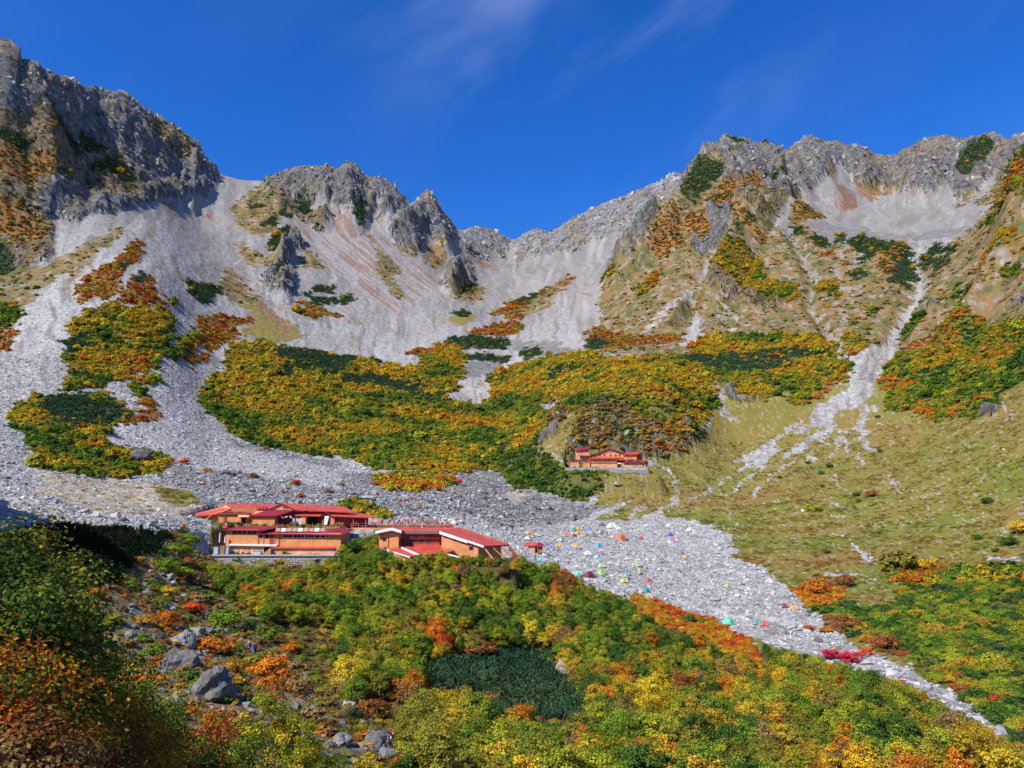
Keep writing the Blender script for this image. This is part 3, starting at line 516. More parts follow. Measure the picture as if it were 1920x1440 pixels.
# boundaries wander by a few metres
_wx = fbm(X2 / 14, Y2 / 14, 4, 3, .6) * np.clip(R2 / 800, 0.15, 1) * 17
_wu = _wx / R2 * F_PX
_wv = fbm(X2 / 12 + 40, Y2 / 12, 4, 5, .6) * 10.0
CLS = cover_at(U2 + _wu, V2 + _wv)
CLS = np.where(INF, CLS, np.where(R2 < 300, RG, np.where(R2 < 800, B, R)))
CLS = np.where((R2 < 85) & (A2 < math.radians(-8)), RG, CLS)
CLS = np.where((CLS == S) & (R2 < 235) & (A2 > math.radians(-30)) & (U2 > 395) & (U2 < 640) & (R2 > 185), RG, CLS)

# ------------------------------------------------------------------ relief
_mask = lambda *c: np.isin(CLS, c).astype(float)
def blur(m, n=2):
    for _ in range(n):
        m = (m + np.roll(m, 1, 0) + np.roll(m, -1, 0) + np.roll(m, 1, 1) + np.roll(m, -1, 1)) / 5
    return m
rockm = blur(_mask(R) + 0.75 * _mask(RB) + 0.45 * _mask(RS) + 0.6 * _mask(CL) + 0.25 * _mask(X), 3)
rockm *= np.where(R2 > 150, 1, 0)
rockm *= 1 - .45 * ((A2 < -.36) & (R2 < 1150))
lat = A2 * 1000.0; rad = L2 * 1000.0
wa = fbm(lat / 90, rad / 90, 3, 21) * 30
rib = ridged((lat + wa) / 95, (rad + lat * 0.35 + wa) / 150, 5, 31, 0.55)
wb = fbm(lat / 25, rad / 25, 2, 27) * 10
rib2 = ridged((lat + wa * 0.5 + wb) / 34, (rad - lat * 0.5 + wb) / 44, 5, 47, 0.62)
blk = 1 - 2.4 * np.abs(noise((lat + wb) / 11, (rad + lat * .4) / 11, 61)) + 0.7 * (1 - 2.4 * np.abs(noise((lat - rad * .3) / 5.5, rad / 6, 63)))
far = np.clip((R2 - 300) / 700, 0.12, 1.0)
butt = ridged((lat + wa * .5 + wb * .6) / 52, (rad + lat * .3 + wb) / 85, 4, 37, .55)
DZ = rockm * far * (17.0 * (rib - 0.25) + 15.0 * rib2 + 17.0 * (butt - .2) + 3.6 * blk + 2.2 * noise(lat / 2.3, rad / 2.6, 65))
# gentle gullies down scree and grass
soft = blur(_mask(S, HS, B, G, H, D, T), 3) * (R2 > 320)
DZ += soft * far * (3.2 * fbm((lat + wa * 0.6) / 34, (rad + lat * 0.3) / 240, 3, 71) + 0.7 * noise(lat / 5, rad / 16, 75))
DZ += blur(_mask(M, Y, N, O, P), 2) * (R2 > 250) * 2.5 * fbm(X2 / 28, Y2 / 28, 3, 81)
DZ += blur(_mask(G, B), 2) * (R2 < 500) * (R2 > 60) * 0.9 * fbm(X2 / 22, Y2 / 22, 3, 85)
DZ += _mask(RG) * (R2 < 300) * (0.5 * fbm(X2 / 6, Y2 / 6, 3, 87)) * np.clip(R2 / 30, 0, 1)
DZ += _mask(D, T) * (R2 < 420) * (R2 > 60) * 0.8 * fbm(X2 / 11, Y2 / 11, 3, 89)
DZ += _mask(FO) * 0.6 * fbm(X2 / 12, Y2 / 12, 2, 91)

def rib_line(pts, h, w):
    """a rock rib (h > 0) or a gully (h < 0) along surveyed points (u, v, distance)"""
    global DZ
    q = []
    for u, v, r in pts:
        a, _t = ray_az_tan(u, v); q.append((a * 1000, math.log(r) * 1000))
    best = np.full(A2.shape, 9e9)
    for a, b in zip(q[:-1], q[1:]):
        d = np.subtract(b, a)
        t = np.clip(((lat - a[0]) * d[0] + (rad - a[1]) * d[1]) / (d @ d), 0, 1)
        best = np.minimum(best, np.hypot(lat - a[0] - t * d[0], (rad - a[1] - t * d[1]) * 0.6))
    best = best + wa * 0.12 + blk * 1.2
    DZ = DZ + h * np.clip(1 - best / w, 0, 1) ** 0.8 * INF

rib_line([(657, 318, 1350), (645, 370, 1270), (660, 410, 1200)], 34, 26)
rib_line([(590, 325, 1340), (600, 370, 1260), (612, 400, 1190)], 26, 20)
rib_line([(697, 345, 1355), (735, 400, 1240), (730, 415, 1210)], 24, 18)
rib_line([(802, 372, 1390), (790, 410, 1320), (760, 440, 1220)], 26, 18)
rib_line([(805, 372, 1390), (828, 430, 1300), (838, 460, 1240)], 30, 18)
rib_line([(864, 500, 1110), (850, 530, 1050), (846, 548, 1010)], 24, 15)
rib_line([(535, 435, 1110), (528, 480, 1010), (522, 540, 880), (530, 565, 840)], 9, 15)
rib_line([(300, 250, 1300), (250, 320, 1100), (180, 400, 890)], 8, 40)
rib_line([(370, 300, 1310), (340, 350, 1180), (300, 375, 1070)], 6, 26)
rib_line([(365, 330, 1260), (362, 372, 1150)], 16, 9)
rib_line([(60, 150, 1000), (90, 260, 960), (100, 350, 900)], 26, 30)
rib_line([(1360, 270, 1235), (1290, 350, 1120), (1225, 430, 1000), (1160, 500, 930)], 26, 40)
rib_line([(1250, 420, 1000), (1215, 455, 930), (1160, 525, 870)], 14, 22)
rib_line([(1410, 400, 1020), (1380, 450, 930), (1340, 540, 800)], 30, 34)
rib_line([(1440, 300, 1330), (1470, 340, 1210), (1490, 370, 1130)], 24, 22)
rib_line([(1520, 270, 1440), (1550, 330, 1330), (1560, 350, 1290)], 28, 30)
rib_line([(1612, 290, 1480), (1620, 330, 1380)], 22, 18)
rib_line([(1740, 280, 1480), (1720, 340, 1380), (1735, 370, 1320)], 30, 26)
rib_line([(1850, 265, 1420), (1810, 330, 1310), (1790, 360, 1260)], 30, 22)
rib_line([(1910, 330, 770), (1870, 420, 680), (1790, 540, 600)], 18, 30)
rib_line([(1470, 285, 1390), (1480, 335, 1260), (1495, 370, 1140)], -26, 14)
rib_line([(1720, 460, 880), (1725, 510, 800), (1690, 610, 660), (1640, 690, 570)], -9, 20)
rib_line([(1480, 440, 970), (1520, 510, 830), (1520, 570, 740), (1580, 680, 590)], -8, 12)
rib_line([(1360, 460, 920), (1310, 530, 800), (1270, 590, 730)], -16, 14)
# crest stays where it was surveyed
_keep = np.where(np.abs(_dl) < 0.12, 0.18 + 0.82 * sstep(0.01, 0.10, np.abs(_dl)), 1.0)
Z2 = Z2 + DZ * np.where(_dl > -0.12, _keep, 1.0)
Z2 += np.where(np.abs(_dl) < 0.03, (2.6 * noise(lat / 4.5, lat / 31, 99) + 1.6 * noise(lat / 2.1, lat / 17, 97)), 0) * rockm
# cliff behind the upper hut
_cl = blur(_mask(CL), 3)
Z2 += _cl * 5.0 * ridged(lat / 22, rad / 60, 3, 55)

# ---- terraces cut for the buildings
def terrace(x0, x1, y0, y1, z, fall):
    global Z2
    dx = np.maximum(np.maximum(x0 - X2, X2 - x1), 0); dy = np.maximum(np.maximum(y0 - Y2, Y2 - y1), 0)
    d = np.hypot(dx, dy)
    w = 1 - sstep(0, fall, d)
    Z2 = Z2 * (1 - w) + z * w

_a = place(415, 1040, 195); _b = place(662, 1040, 195)
LOW_Z = _a.z - 0.05
UP_Z = place(560, 986, 214).z
EAST_Z = place(800, 1060, 196).z
HUT_Z = place(1140, 877, 400).z
DECK_Z = place(760, 989.5, 212).z
terrace(_a.x - 1, _b.x + 5, 178, 192.2, LOW_Z - 3.6, 5)
terrace(_a.x - 2, _b.x + 1, 193.2, 206, LOW_Z, 1.2)
terrace(place(365, 985, 214).x, place(655, 985, 214).x, 210, 230, UP_Z, 3)
terrace(place(660, 985, 214).x, place(850, 985, 214).x, 209, 227, DECK_Z - .5, 2.5)
terrace(place(712, 1040, 196).x, place(960, 1040, 200).x, 186, 206, EAST_Z, 3)
terrace(place(1055, 880, 400).x, place(1222, 880, 400).x, 384, 395, place(1140, 891, 395).z, 6)
terrace(place(1066, 880, 400).x, place(1214, 880, 400).x, 397, 424, HUT_Z, 1.8)

def interp_grid(T, x, y):
    x = np.atleast_1d(np.asarray(x, float)); y = np.atleast_1d(np.asarray(y, float))
    return bil(AZ, LR, T, np.arctan2(x, y), np.log(np.maximum(np.hypot(x, y), 1.21)))

def ground_z(x, y):
    return interp_grid(Z2, x, y)

def sight(u, v, rmin=8.0, rmax=1900.0):
    """first terrain point along a sight line"""
    a, t = ray_az_tan(u, v)
    rr = np.geomspace(rmin, rmax, 1500)
    z = bil(AZ, LR, Z2, np.full(rr.shape, a), np.log(rr))
    k = np.argmax(z >= rr * t)
    r = rr[k]
    return Vector((math.sin(a) * r, math.cos(a) * r, float(z[k])))

# ------------------------------------------------------------------ ground colour
base = _gc[CLS]
n1 = fbm(X2 / 40, Y2 / 40, 4, 101)[..., None]; n2 = fbm(X2 / 9, Y2 / 9, 3, 111)[..., None]; n3 = noise(lat / 3, rad / 3, 121)[..., None]
def mixc(mask, colour, f):
    global base
    f = np.clip(f, 0, 1) * mask[..., None]
    base = base * (1 - f) + np.array(colour) * f
g_ = _mask(G)
mixc(g_, (.15, .17, .026), sstep(-.15, .3, n1) * .9); mixc(g_, (.25, .145, .045), sstep(.05, .5, -n1 + n2 * .4) * .8); mixc(g_, (.215, .205, .034), sstep(.1, .5, n2) * .6)
mixc(g_, (.34, .33, .31), sstep(.42, .62, n3 + n2 * .3) * .8)
mixc(g_ * (R2 > 380), (.225, .155, .045), np.ones_like(n1) * .4)
b_ = _mask(B)
f1 = fbm(X2 / 33, Y2 / 33, 4, 133, .6)[..., None]; f2 = fbm(lat / 14, rad / 20, 4, 135, .6)[..., None]; f3 = fbm(lat / 6, rad / 9, 3, 137, .6)[..., None]
mixc(b_, (.125, .12, .038), sstep(-.12, .2, f1) * .85); mixc(b_, (.25, .115, .045), sstep(.05, .3, f2 - .3 * f1) * .75); mixc(b_, (.30, .21, .10), sstep(.08, .32, f3) * .7)
mixc(b_, (.27, .255, .23), sstep(.16, .36, f2 + .6 * f3) * .8); mixc(b_, (.07, .085, .028), sstep(.10, .30, -f2 + .5 * f3) * .8)
s_ = _mask(S)
mixc(s_, (.285, .28, .278), sstep(-.2, .5, fbm((lat + wa * .3) / 26, (rad + lat * .2) / 200, 3, 141)[..., None]) * .75); mixc(s_, (.42, .41, .39), sstep(.1, .5, n2) * .5)
mixc(s_ * (R2 > 700), (.37, .335, .305), sstep(-.1, .5, n1) * .5)
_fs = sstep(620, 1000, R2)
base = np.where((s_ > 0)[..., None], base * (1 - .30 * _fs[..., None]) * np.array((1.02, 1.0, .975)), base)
strk = fbm((lat + wa * .4 + 60 * np.sign(lat)) / 9, (rad + lat * .25) / 170, 4, 145, .6)[..., None]
mixc(s_ * (R2 > 450), (.20, .185, .165), sstep(.02, .30, strk) * .85); mixc(s_ * (R2 > 450), (.36, .345, .325), sstep(.08, .4, -strk) * .6)
mixc(s_ * (R2 > 600), (.25, .175, .11), sstep(.22, .48, fbm(lat / 20, rad / 60, 4, 147)[..., None]) * .6)
st = fbm((lat + rad * 0.55 + wa * .25) / 8, (rad - lat * .3) / 150, 4, 151, .6)[..., None]
mixc(_mask(HS), (.235, .145, .10), sstep(-.02, .16, st + .25 * n1) * .85); mixc(_mask(HS), (.28, .18, .095), sstep(.15, .4, st - .4 * n1) * .7)
mixc(_mask(H, X), (.30, .19, .10), sstep(.0, .5, n2) * .6)
r_ = _mask(R) + _mask(RB) + _mask(RS) + _mask(CL)
mixc(r_, (.15, .147, .15), sstep(-.1, .5, n2) * .7); mixc(r_, (.30, .26, .21), sstep(.1, .5, n1) * .5); mixc(r_, (.11, .108, .112), sstep(.1, .5, n3) * .6)
_dzr = np.gradient(Z2, axis=1) / np.maximum(np.gradient(R2, axis=1), 1e-3)
ledge = sstep(1.05, .45, np.abs(_dzr))[..., None] if False else 1 - sstep(.5, 1.1, np.abs(_dzr))[..., None]
mixc(_mask(RB), (.36, .215, .085), ledge * .8 + .25 * sstep(0, .4, n2)); mixc(_mask(RB), (.06, .075, .03), sstep(.05, .3, fbm(X2 / 30, Y2 / 30, 3, 161)[..., None]) * .85)
mixc(_mask(R, RS), (.27, .215, .15), sstep(-.15, .35, fbm(X2 / 55, Y2 / 55, 4, 191, .6)[..., None]) * .8); mixc(_mask(R), (.30, .19, .10), ledge * .6 * sstep(-.2, .3, n1)); mixc(_mask(R, RS), (.10, .11, .05), sstep(.16, .36, fbm(X2 / 24, Y2 / 24, 4, 193, .6)[..., None]) * .75); mixc(_mask(CL), (.19, .17, .05), sstep(-.05, .3, n2 + .3 * n1) * .85)
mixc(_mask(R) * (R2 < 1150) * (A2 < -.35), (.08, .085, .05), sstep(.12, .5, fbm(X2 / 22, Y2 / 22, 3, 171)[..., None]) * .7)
mixc(_mask(RG), (.28, .15, .06), sstep(-.05, .4, n2) * .8); mixc(_mask(RG), (.15, .17, .04), sstep(.0, .4, n1) * .8)
mixc(_mask(RG), (.20, .19, .185), sstep(.15, .5, fbm(X2 / 5, Y2 / 5, 3, 181)[..., None]) * .9)
mixc(_mask(T), (.36, .30, .14), sstep(.0, .5, n2) * .7); mixc(_mask(T), (.42, .40, .37), sstep(.1, .5, n1) * .6)
mixc(_mask(D), (.32, .31, .31), sstep(.1, .5, n2) * .6); mixc(_mask(D), (.24, .16, .10), sstep(.2, .5, n1) * .5)
base = np.clip(base * (1 + .10 * n2 + .16 * n3), .01, .8)
base = np.where(np.isin(CLS, (S, D))[..., None], base * np.array((.97, .955, .925)), base)

def new_mat(name):
    m = bpy.data.materials.new(name); m.use_nodes = True
    nt = m.node_tree; nt.nodes.clear()
    out = nt.nodes.new('ShaderNodeOutputMaterial')
    b = nt.nodes.new('ShaderNodeBsdfPrincipled')
    nt.links.new(b.outputs[0], out.inputs['Surface'])
    return m, nt, b, out

def build_terrain():
    na, nr = A2.shape
    co = np.stack([X2, Y2, Z2], -1).reshape(-1, 3)
    idx = np.arange(na * nr).reshape(na, nr)
    a = idx[:-1, :-1].ravel(); b = idx[1:, :-1].ravel(); c = idx[1:, 1:].ravel(); d = idx[:-1, 1:].ravel()
    quads = np.stack([a, b, c, d], 1)
    quads = quads[:, ::-1]
    me = bpy.data.meshes.new('terrain')
    me.vertices.add(len(co)); me.vertices.foreach_set('co', co.ravel())
    me.loops.add(quads.size); me.loops.foreach_set('vertex_index', quads.ravel().astype(np.int32))
    me.polygons.add(len(quads)); me.polygons.foreach_set('loop_start', np.arange(0, quads.size, 4, dtype=np.int32))
    me.polygons.foreach_set('loop_total', np.full(len(quads), 4, np.int32))
    me.update(calc_edges=True)
    me.polygons.foreach_set('use_smooth', np.ones(len(quads), bool))
    ca = me.color_attributes.new('cover', 'FLOAT_COLOR', 'POINT')
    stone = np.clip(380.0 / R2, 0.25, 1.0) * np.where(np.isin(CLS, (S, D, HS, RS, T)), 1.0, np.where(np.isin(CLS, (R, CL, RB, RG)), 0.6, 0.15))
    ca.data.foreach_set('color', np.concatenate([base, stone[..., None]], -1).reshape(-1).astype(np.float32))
    rk = me.attributes.new('rocky', 'FLOAT', 'POINT'); rk.data.foreach_set('value', np.clip(r_ * (R2 > 250), 0, 1).ravel().astype(np.float32))
    o = bpy.data.objects.new('terrain', me); COL.objects.link(o)
    o['kind'] = 'structure'; o['label'] = 'mountain cirque of grey scree, rock walls and autumn slopes'
    m, nt, bs, out = new_mat('mountain_ground')
    N_ = nt.nodes; L_ = nt.links
    at = N_.new('ShaderNodeVertexColor'); at.layer_name = 'cover'
    tc = N_.new('ShaderNodeTexCoord')
    def vor(scale, feat='F1'):
        v = N_.new('ShaderNodeTexVoronoi'); v.inputs['Scale'].default_value = scale; v.feature = feat
        L_.new(tc.outputs['Object'], v.inputs['Vector']); return v
    v1, v2 = vor(0.9), vor(0.28)
    nz = N_.new('ShaderNodeTexNoise'); nz.inputs['Scale'].default_value = 0.35; nz.inputs['Detail'].default_value = 5; nz.inputs['Roughness'].default_value = .68
    L_.new(tc.outputs['Object'], nz.inputs['Vector'])
    sep = N_.new('ShaderNodeSeparateColor'); L_.new(v1.outputs['Color'], sep.inputs[0])
    sep2 = N_.new('ShaderNodeSeparateColor'); L_.new(v2.outputs['Color'], sep2.inputs[0])
    def math2(op, a, b):
        k = N_.new('ShaderNodeMath'); k.operation = op
        for i, q in enumerate((a, b)):
            if isinstance(q, (int, float)): k.inputs[i].default_value = q
            else: L_.new(q, k.inputs[i])
        return k.outputs[0]
    st_ = math2('ADD', math2('MULTIPLY', sep.outputs[0], .5), math2('MULTIPLY', sep2.outputs[0], .35))   # 0 .. 0.85
    st_ = math2('ADD', st_, .60)
    st_ = math2('ADD', math2('MULTIPLY', math2('SUBTRACT', st_, 1.0), at.outputs['Alpha']), 1.0)
    nv = math2('ADD', math2('MULTIPLY', nz.outputs['Fac'], .9), .55)
    ra = N_.new('ShaderNodeAttribute'); ra.attribute_name = 'rocky'
    mpz = N_.new('ShaderNodeMapping'); mpz.inputs['Scale'].default_value = (.13, .10, .085); mpz.inputs['Rotation'].default_value = (0, .25, 0)
    L_.new(tc.outputs['Object'], mpz.inputs['Vector'])
    cz = N_.new('ShaderNodeTexNoise'); cz.inputs['Scale'].default_value = 1.0; cz.inputs['Detail'].default_value = 5; cz.inputs['Roughness'].default_value = .75
    L_.new(mpz.outputs[0], cz.inputs['Vector'])
    crack_shade = N_.new('ShaderNodeMapRange'); crack_shade.inputs['From Min'].default_value = .36; crack_shade.inputs['From Max'].default_value = .58; crack_shade.inputs['To Min'].default_value = .38; crack_shade.inputs['To Max'].default_value = 1.15  # rock crevices darkened in colour to stand for small shadows
    L_.new(cz.outputs['Fac'], crack_shade.inputs['Value'])
    cr = math2('ADD', math2('MULTIPLY', math2('SUBTRACT', crack_shade.outputs[0], 1.0), ra.outputs['Fac']), 1.0)
    fac = math2('MULTIPLY', math2('MULTIPLY', st_, nv), cr)
    mul = N_.new('ShaderNodeVectorMath'); mul.operation = 'SCALE'
    L_.new(at.outputs['Color'], mul.inputs[0]); L_.new(fac, mul.inputs['Scale'])
    L_.new(mul.outputs[0], bs.inputs['Base Color'])
    bs.inputs['Roughness'].default_value = .92
    bs.inputs['Specular IOR Level'].default_value = .15
    h = math2('ADD', math2('MULTIPLY', math2('SUBTRACT', .6, v1.outputs['Distance']), math2('MULTIPLY', at.outputs['Alpha'], .45)), math2('MULTIPLY', nz.outputs['Fac'], 1.3))
    h = math2('ADD', h, math2('MULTIPLY', math2('SUBTRACT', .6, v2.outputs['Distance']), math2('MULTIPLY', at.outputs['Alpha'], .9)))
    h = math2('ADD', h, math2('MULTIPLY', math2('MULTIPLY', cz.outputs['Fac'], 9.0), ra.outputs['Fac']))
    bu = N_.new('ShaderNodeBump'); bu.inputs['Strength'].default_value = 1.0; bu.inputs['Distance'].default_value = 1.0
    L_.new(h, bu.inputs['Height']); L_.new(bu.outputs[0], bs.inputs['Normal'])
    me.materials.append(m)
    return o
terrain = build_terrain()
# ------------------------------------------------------------------ helpers for objects
def mesh_np(name, verts, faces, smooth=False):
    """verts (n,3), faces (m,k) arrays of equal-size polygons"""
    verts = np.asarray(verts, np.float32); faces = np.asarray(faces, np.int32)
    me = bpy.data.meshes.new(name)
    me.vertices.add(len(verts)); me.vertices.foreach_set('co', verts.ravel())
    k = faces.shape[1]
    me.loops.add(faces.size); me.loops.foreach_set('vertex_index', faces.ravel())
    me.polygons.add(len(faces)); me.polygons.foreach_set('loop_start', np.arange(0, faces.size, k, dtype=np.int32))
    me.polygons.foreach_set('loop_total', np.full(len(faces), k, np.int32))
    if smooth: me.polygons.foreach_set('use_smooth', np.ones(len(faces), bool))
    me.update(calc_edges=True)
    return me

def tag(o, label=None, category=None, group=None, kind=None):
    if label: o['label'] = label
    if category: o['category'] = category
    if group: o['group'] = group
    if kind: o['kind'] = kind
    return o

def link(name, me, parent=None, loc=None):
    o = bpy.data.objects.new(name, me); COL.objects.link(o)
    if parent is not None: o.parent = parent
    if loc is not None: o.location = loc
    return o

def empty(name, loc, rz=0.0):
    o = bpy.data.objects.new(name, None); COL.objects.link(o)
    o.location = loc; o.rotation_euler = (0, 0, rz); o.empty_display_size = .2
    return o

def leaf_material(name, source, rough=.55, trans=.30, var=.55):
    m = bpy.data.materials.new(name); m.use_nodes = True
    nt = m.node_tree; nt.nodes.clear(); N_, L_ = nt.nodes, nt.links
    out = N_.new('ShaderNodeOutputMaterial')
    if source == 'inst':
        a = N_.new('ShaderNodeAttribute'); a.attribute_type = 'INSTANCER'; a.attribute_name = 'tint'; col = a.outputs['Color']
    else:
        a = N_.new('ShaderNodeObjectInfo'); col = a.outputs['Color']
    g = N_.new('ShaderNodeNewGeometry')
    mr = N_.new('ShaderNodeMapRange'); mr.inputs['To Min'].default_value = 1 - var; mr.inputs['To Max'].default_value = 1 + var * .75
    L_.new(g.outputs['Random Per Island'], mr.inputs['Value'])
    hs = N_.new('ShaderNodeHueSaturation'); L_.new(col, hs.inputs['Color']); L_.new(mr.outputs[0], hs.inputs['Value'])
    mh = N_.new('ShaderNodeMapRange'); mh.inputs['To Min'].default_value = .478; mh.inputs['To Max'].default_value = .522
    wn_ = N_.new('ShaderNodeTexWhiteNoise'); wn_.noise_dimensions = '1D'; L_.new(g.outputs['Random Per Island'], wn_.inputs['W'])
    L_.new(wn_.outputs['Value'], mh.inputs['Value']); L_.new(mh.outputs[0], hs.inputs['Hue'])
    d = N_.new('ShaderNodeBsdfDiffuse'); t = N_.new('ShaderNodeBsdfTranslucent'); mx = N_.new('ShaderNodeMixShader')
    mx.inputs[0].default_value = trans
    L_.new(hs.outputs[0], d.inputs['Color']); L_.new(hs.outputs[0], t.inputs['Color'])
    L_.new(d.outputs[0], mx.inputs[1]); L_.new(t.outputs[0], mx.inputs[2])
    L_.new(mx.outputs[0], out.inputs['Surface'])
    return m

def plain(name, colour, rough=.8, bump=0.0, scale=6.0, var=.25, spec=.2, metal=0.0, stretch=(1, 1, 1), tint=False):
    """noise-varied surface; tint=True multiplies by the object or instance colour"""
    m, nt, b, out = new_mat(name)
    N_, L_ = nt.nodes, nt.links
    tc = N_.new('ShaderNodeTexCoord'); mp = N_.new('ShaderNodeMapping'); mp.inputs['Scale'].default_value = stretch
    L_.new(tc.outputs['Object'], mp.inputs['Vector'])
    nz = N_.new('ShaderNodeTexNoise'); nz.inputs['Scale'].default_value = scale; nz.inputs['Detail'].default_value = 4; nz.inputs['Roughness'].default_value = .65
    L_.new(mp.outputs[0], nz.inputs['Vector'])
    mr = N_.new('ShaderNodeMapRange'); mr.inputs['From Min'].default_value = .3; mr.inputs['From Max'].default_value = .7
    mr.inputs['To Min'].default_value = 1 - var; mr.inputs['To Max'].default_value = 1 + var
    L_.new(nz.outputs['Fac'], mr.inputs['Value'])
    sc = N_.new('ShaderNodeVectorMath'); sc.operation = 'SCALE'
    L_.new(mr.outputs[0], sc.inputs['Scale'])
    if tint == 'inst':
        a = N_.new('ShaderNodeAttribute'); a.attribute_type = 'INSTANCER'; a.attribute_name = 'tint'; L_.new(a.outputs['Color'], sc.inputs[0])
    elif tint:
        a = N_.new('ShaderNodeObjectInfo'); L_.new(a.outputs['Color'], sc.inputs[0])
    else:
        sc.inputs[0].default_value = colour[:3]
    L_.new(sc.outputs[0], b.inputs['Base Color'])
    b.inputs['Roughness'].default_value = rough; b.inputs['Specular IOR Level'].default_value = spec; b.inputs['Metallic'].default_value = metal
    if bump:
        bu = N_.new('ShaderNodeBump'); bu.inputs['Strength'].default_value = min(1, bump); bu.inputs['Distance'].default_value = .1 * bump
        L_.new(nz.outputs['Fac'], bu.inputs['Height']); L_.new(bu.outputs[0], b.inputs['Normal'])
    return m

LEAF_INST = leaf_material('leaf_in_mass', 'inst'); LEAF_OBJ = leaf_material('leaf', 'obj')
NEEDLE_INST = leaf_material('needle_in_mass', 'inst', trans=.2, var=.6)
GRASS_INST = leaf_material('grass_blade', 'inst', trans=.25, var=.45)
ROCK_INST = plain('boulder_in_mass', None, .95, .6, 1.6, .30, .1, tint='inst'); ROCK_OBJ = plain('boulder_stone', None, .95, 1.6, 3.2, .6, .1, tint=True)
def _lichen(m):
    nt = m.node_tree; N_, L_ = nt.nodes, nt.links
    b = next(n for n in N_ if n.type == 'BSDF_PRINCIPLED'); src = b.inputs['Base Color'].links[0].from_socket
    tc = next(n for n in N_ if n.type == 'TEX_COORD')
    nz = N_.new('ShaderNodeTexNoise'); nz.inputs['Scale'].default_value = 2.6; nz.inputs['Detail'].default_value = 6; nz.inputs['Roughness'].default_value = .7; L_.new(tc.outputs['Object'], nz.inputs['Vector'])
    r = N_.new('ShaderNodeMapRange'); r.inputs['From Min'].default_value = .52; r.inputs['From Max'].default_value = .66; r.inputs['To Max'].default_value = .75; L_.new(nz.outputs['Fac'], r.inputs['Value'])
    mx = N_.new('ShaderNodeMix'); mx.data_type = 'RGBA'; mx.inputs['B'].default_value = (.115, .11, .065, 1)
    L_.new(r.outputs[0], mx.inputs['Factor']); L_.new(src, mx.inputs['A']); L_.new(mx.outputs['Result'], b.inputs['Base Color'])
_lichen(ROCK_OBJ)
BARK = plain('bark', (.20, .155, .11), .9, .4, 7, .35); BARK_PALE = plain('birch_bark', (.46, .42, .36), .85, .3, 9, .35)

def diamonds(c, nrm, size, rng, aspect=.62):
    """leaf blades: one folded diamond per centre"""
    n = len(c)
    nrm = nrm / np.maximum(np.linalg.norm(nrm, axis=1, keepdims=True), 1e-6)
    t = np.cross(nrm, rng.normal(size=(n, 3))); t /= np.maximum(np.linalg.norm(t, axis=1, keepdims=True), 1e-6)
    b = np.cross(nrm, t)
    s = (size * rng.uniform(.7, 1.3, n))[:, None]
    v = np.stack([c - t * s, c + b * s * aspect - nrm * s * .15, c + t * s, c - b * s * aspect - nrm * s * .15], 1)
    return v.reshape(-1, 3), np.arange(4 * n).reshape(n, 4)

def crown_arrays(rng, nclump, nleaf, leaf, rx=1.0, rz=1.0, zc=1.0, hollow=.55, clump=.34, low=-.35, updir=.55):
    d = rng.normal(size=(nclump * 3, 3)); d /= np.linalg.norm(d, axis=1, keepdims=True)
    d = d[d[:, 2] > low][:nclump]
    rr = rng.uniform(hollow, 1.0, len(d)) ** .7 * rng.uniform(.72, 1.08, len(d))
    cc = d * rr[:, None] * (rx, rx, rz) + (0, 0, zc)
    cs = clump * rng.uniform(.6, 1.35, len(d))
    o = rng.normal(size=(len(d), nleaf, 3)); o /= np.linalg.norm(o, axis=2, keepdims=True)
    o *= (rng.uniform(0, 1, (len(d), nleaf, 1)) ** .45)
    pts = (cc[:, None, :] + o * cs[:, None, None] * (1.0, 1.0, .72)).reshape(-1, 3)
    nr = (o * .8 + d[:, None, :] * .5 + (0, 0, updir) + rng.normal(size=o.shape) * .45).reshape(-1, 3)
    return diamonds(pts, nr, np.full(len(pts), leaf), rng), cc

def tube(verts, faces, p0, p1, r0, r1, k=5):
    p0, p1 = np.asarray(p0, float), np.asarray(p1, float)
    d = p1 - p0; d /= max(np.linalg.norm(d), 1e-6)
    a = np.cross(d, (0.31, .57, .76)); a /= np.linalg.norm(a); b = np.cross(d, a)
    i0 = len(verts)
    for p, r in ((p0, r0), (p1, r1)):
        for j in range(k):
            t = 2 * math.pi * j / k
            verts.append(tuple(p + r * (math.cos(t) * a + math.sin(t) * b)))
    for j in range(k):
        faces.append((i0 + j, i0 + (j + 1) % k, i0 + k + (j + 1) % k, i0 + k + j))

def limbs_mesh(name, rng, tips, base_z=0.0, r=.05, lean=.15, fork=.35, nstem=1):
    """stem(s) from the ground with limbs bending towards the crown clumps"""
    verts, faces = [], []
    tips = np.asarray(tips)
    for s in range(nstem):
        off = rng.normal(size=3) * .06 * (nstem > 1); off[2] = 0
        top = tips.mean(0) * (1, 1, .9) + rng.normal(size=3) * lean; top[2] = max(top[2], .4)
        mid = off * .5 + top * .5 + rng.normal(size=3) * .06
        base = off + (0, 0, base_z)
        tube(verts, faces, base, mid, r, r * .75); tube(verts, faces, mid, top, r * .75, r * .4)
        for q in tips[s::nstem]:
            f = rng.uniform(fork, .95)
            st_ = base * (1 - f) + top * f
            kn = st_ * .45 + q * .55 + rng.normal(size=3) * .05
            tube(verts, faces, st_, kn, r * .38, r * .24, 4); tube(verts, faces, kn, q, r * .24, r * .08, 4)
    return mesh_np(name, verts, faces, True)

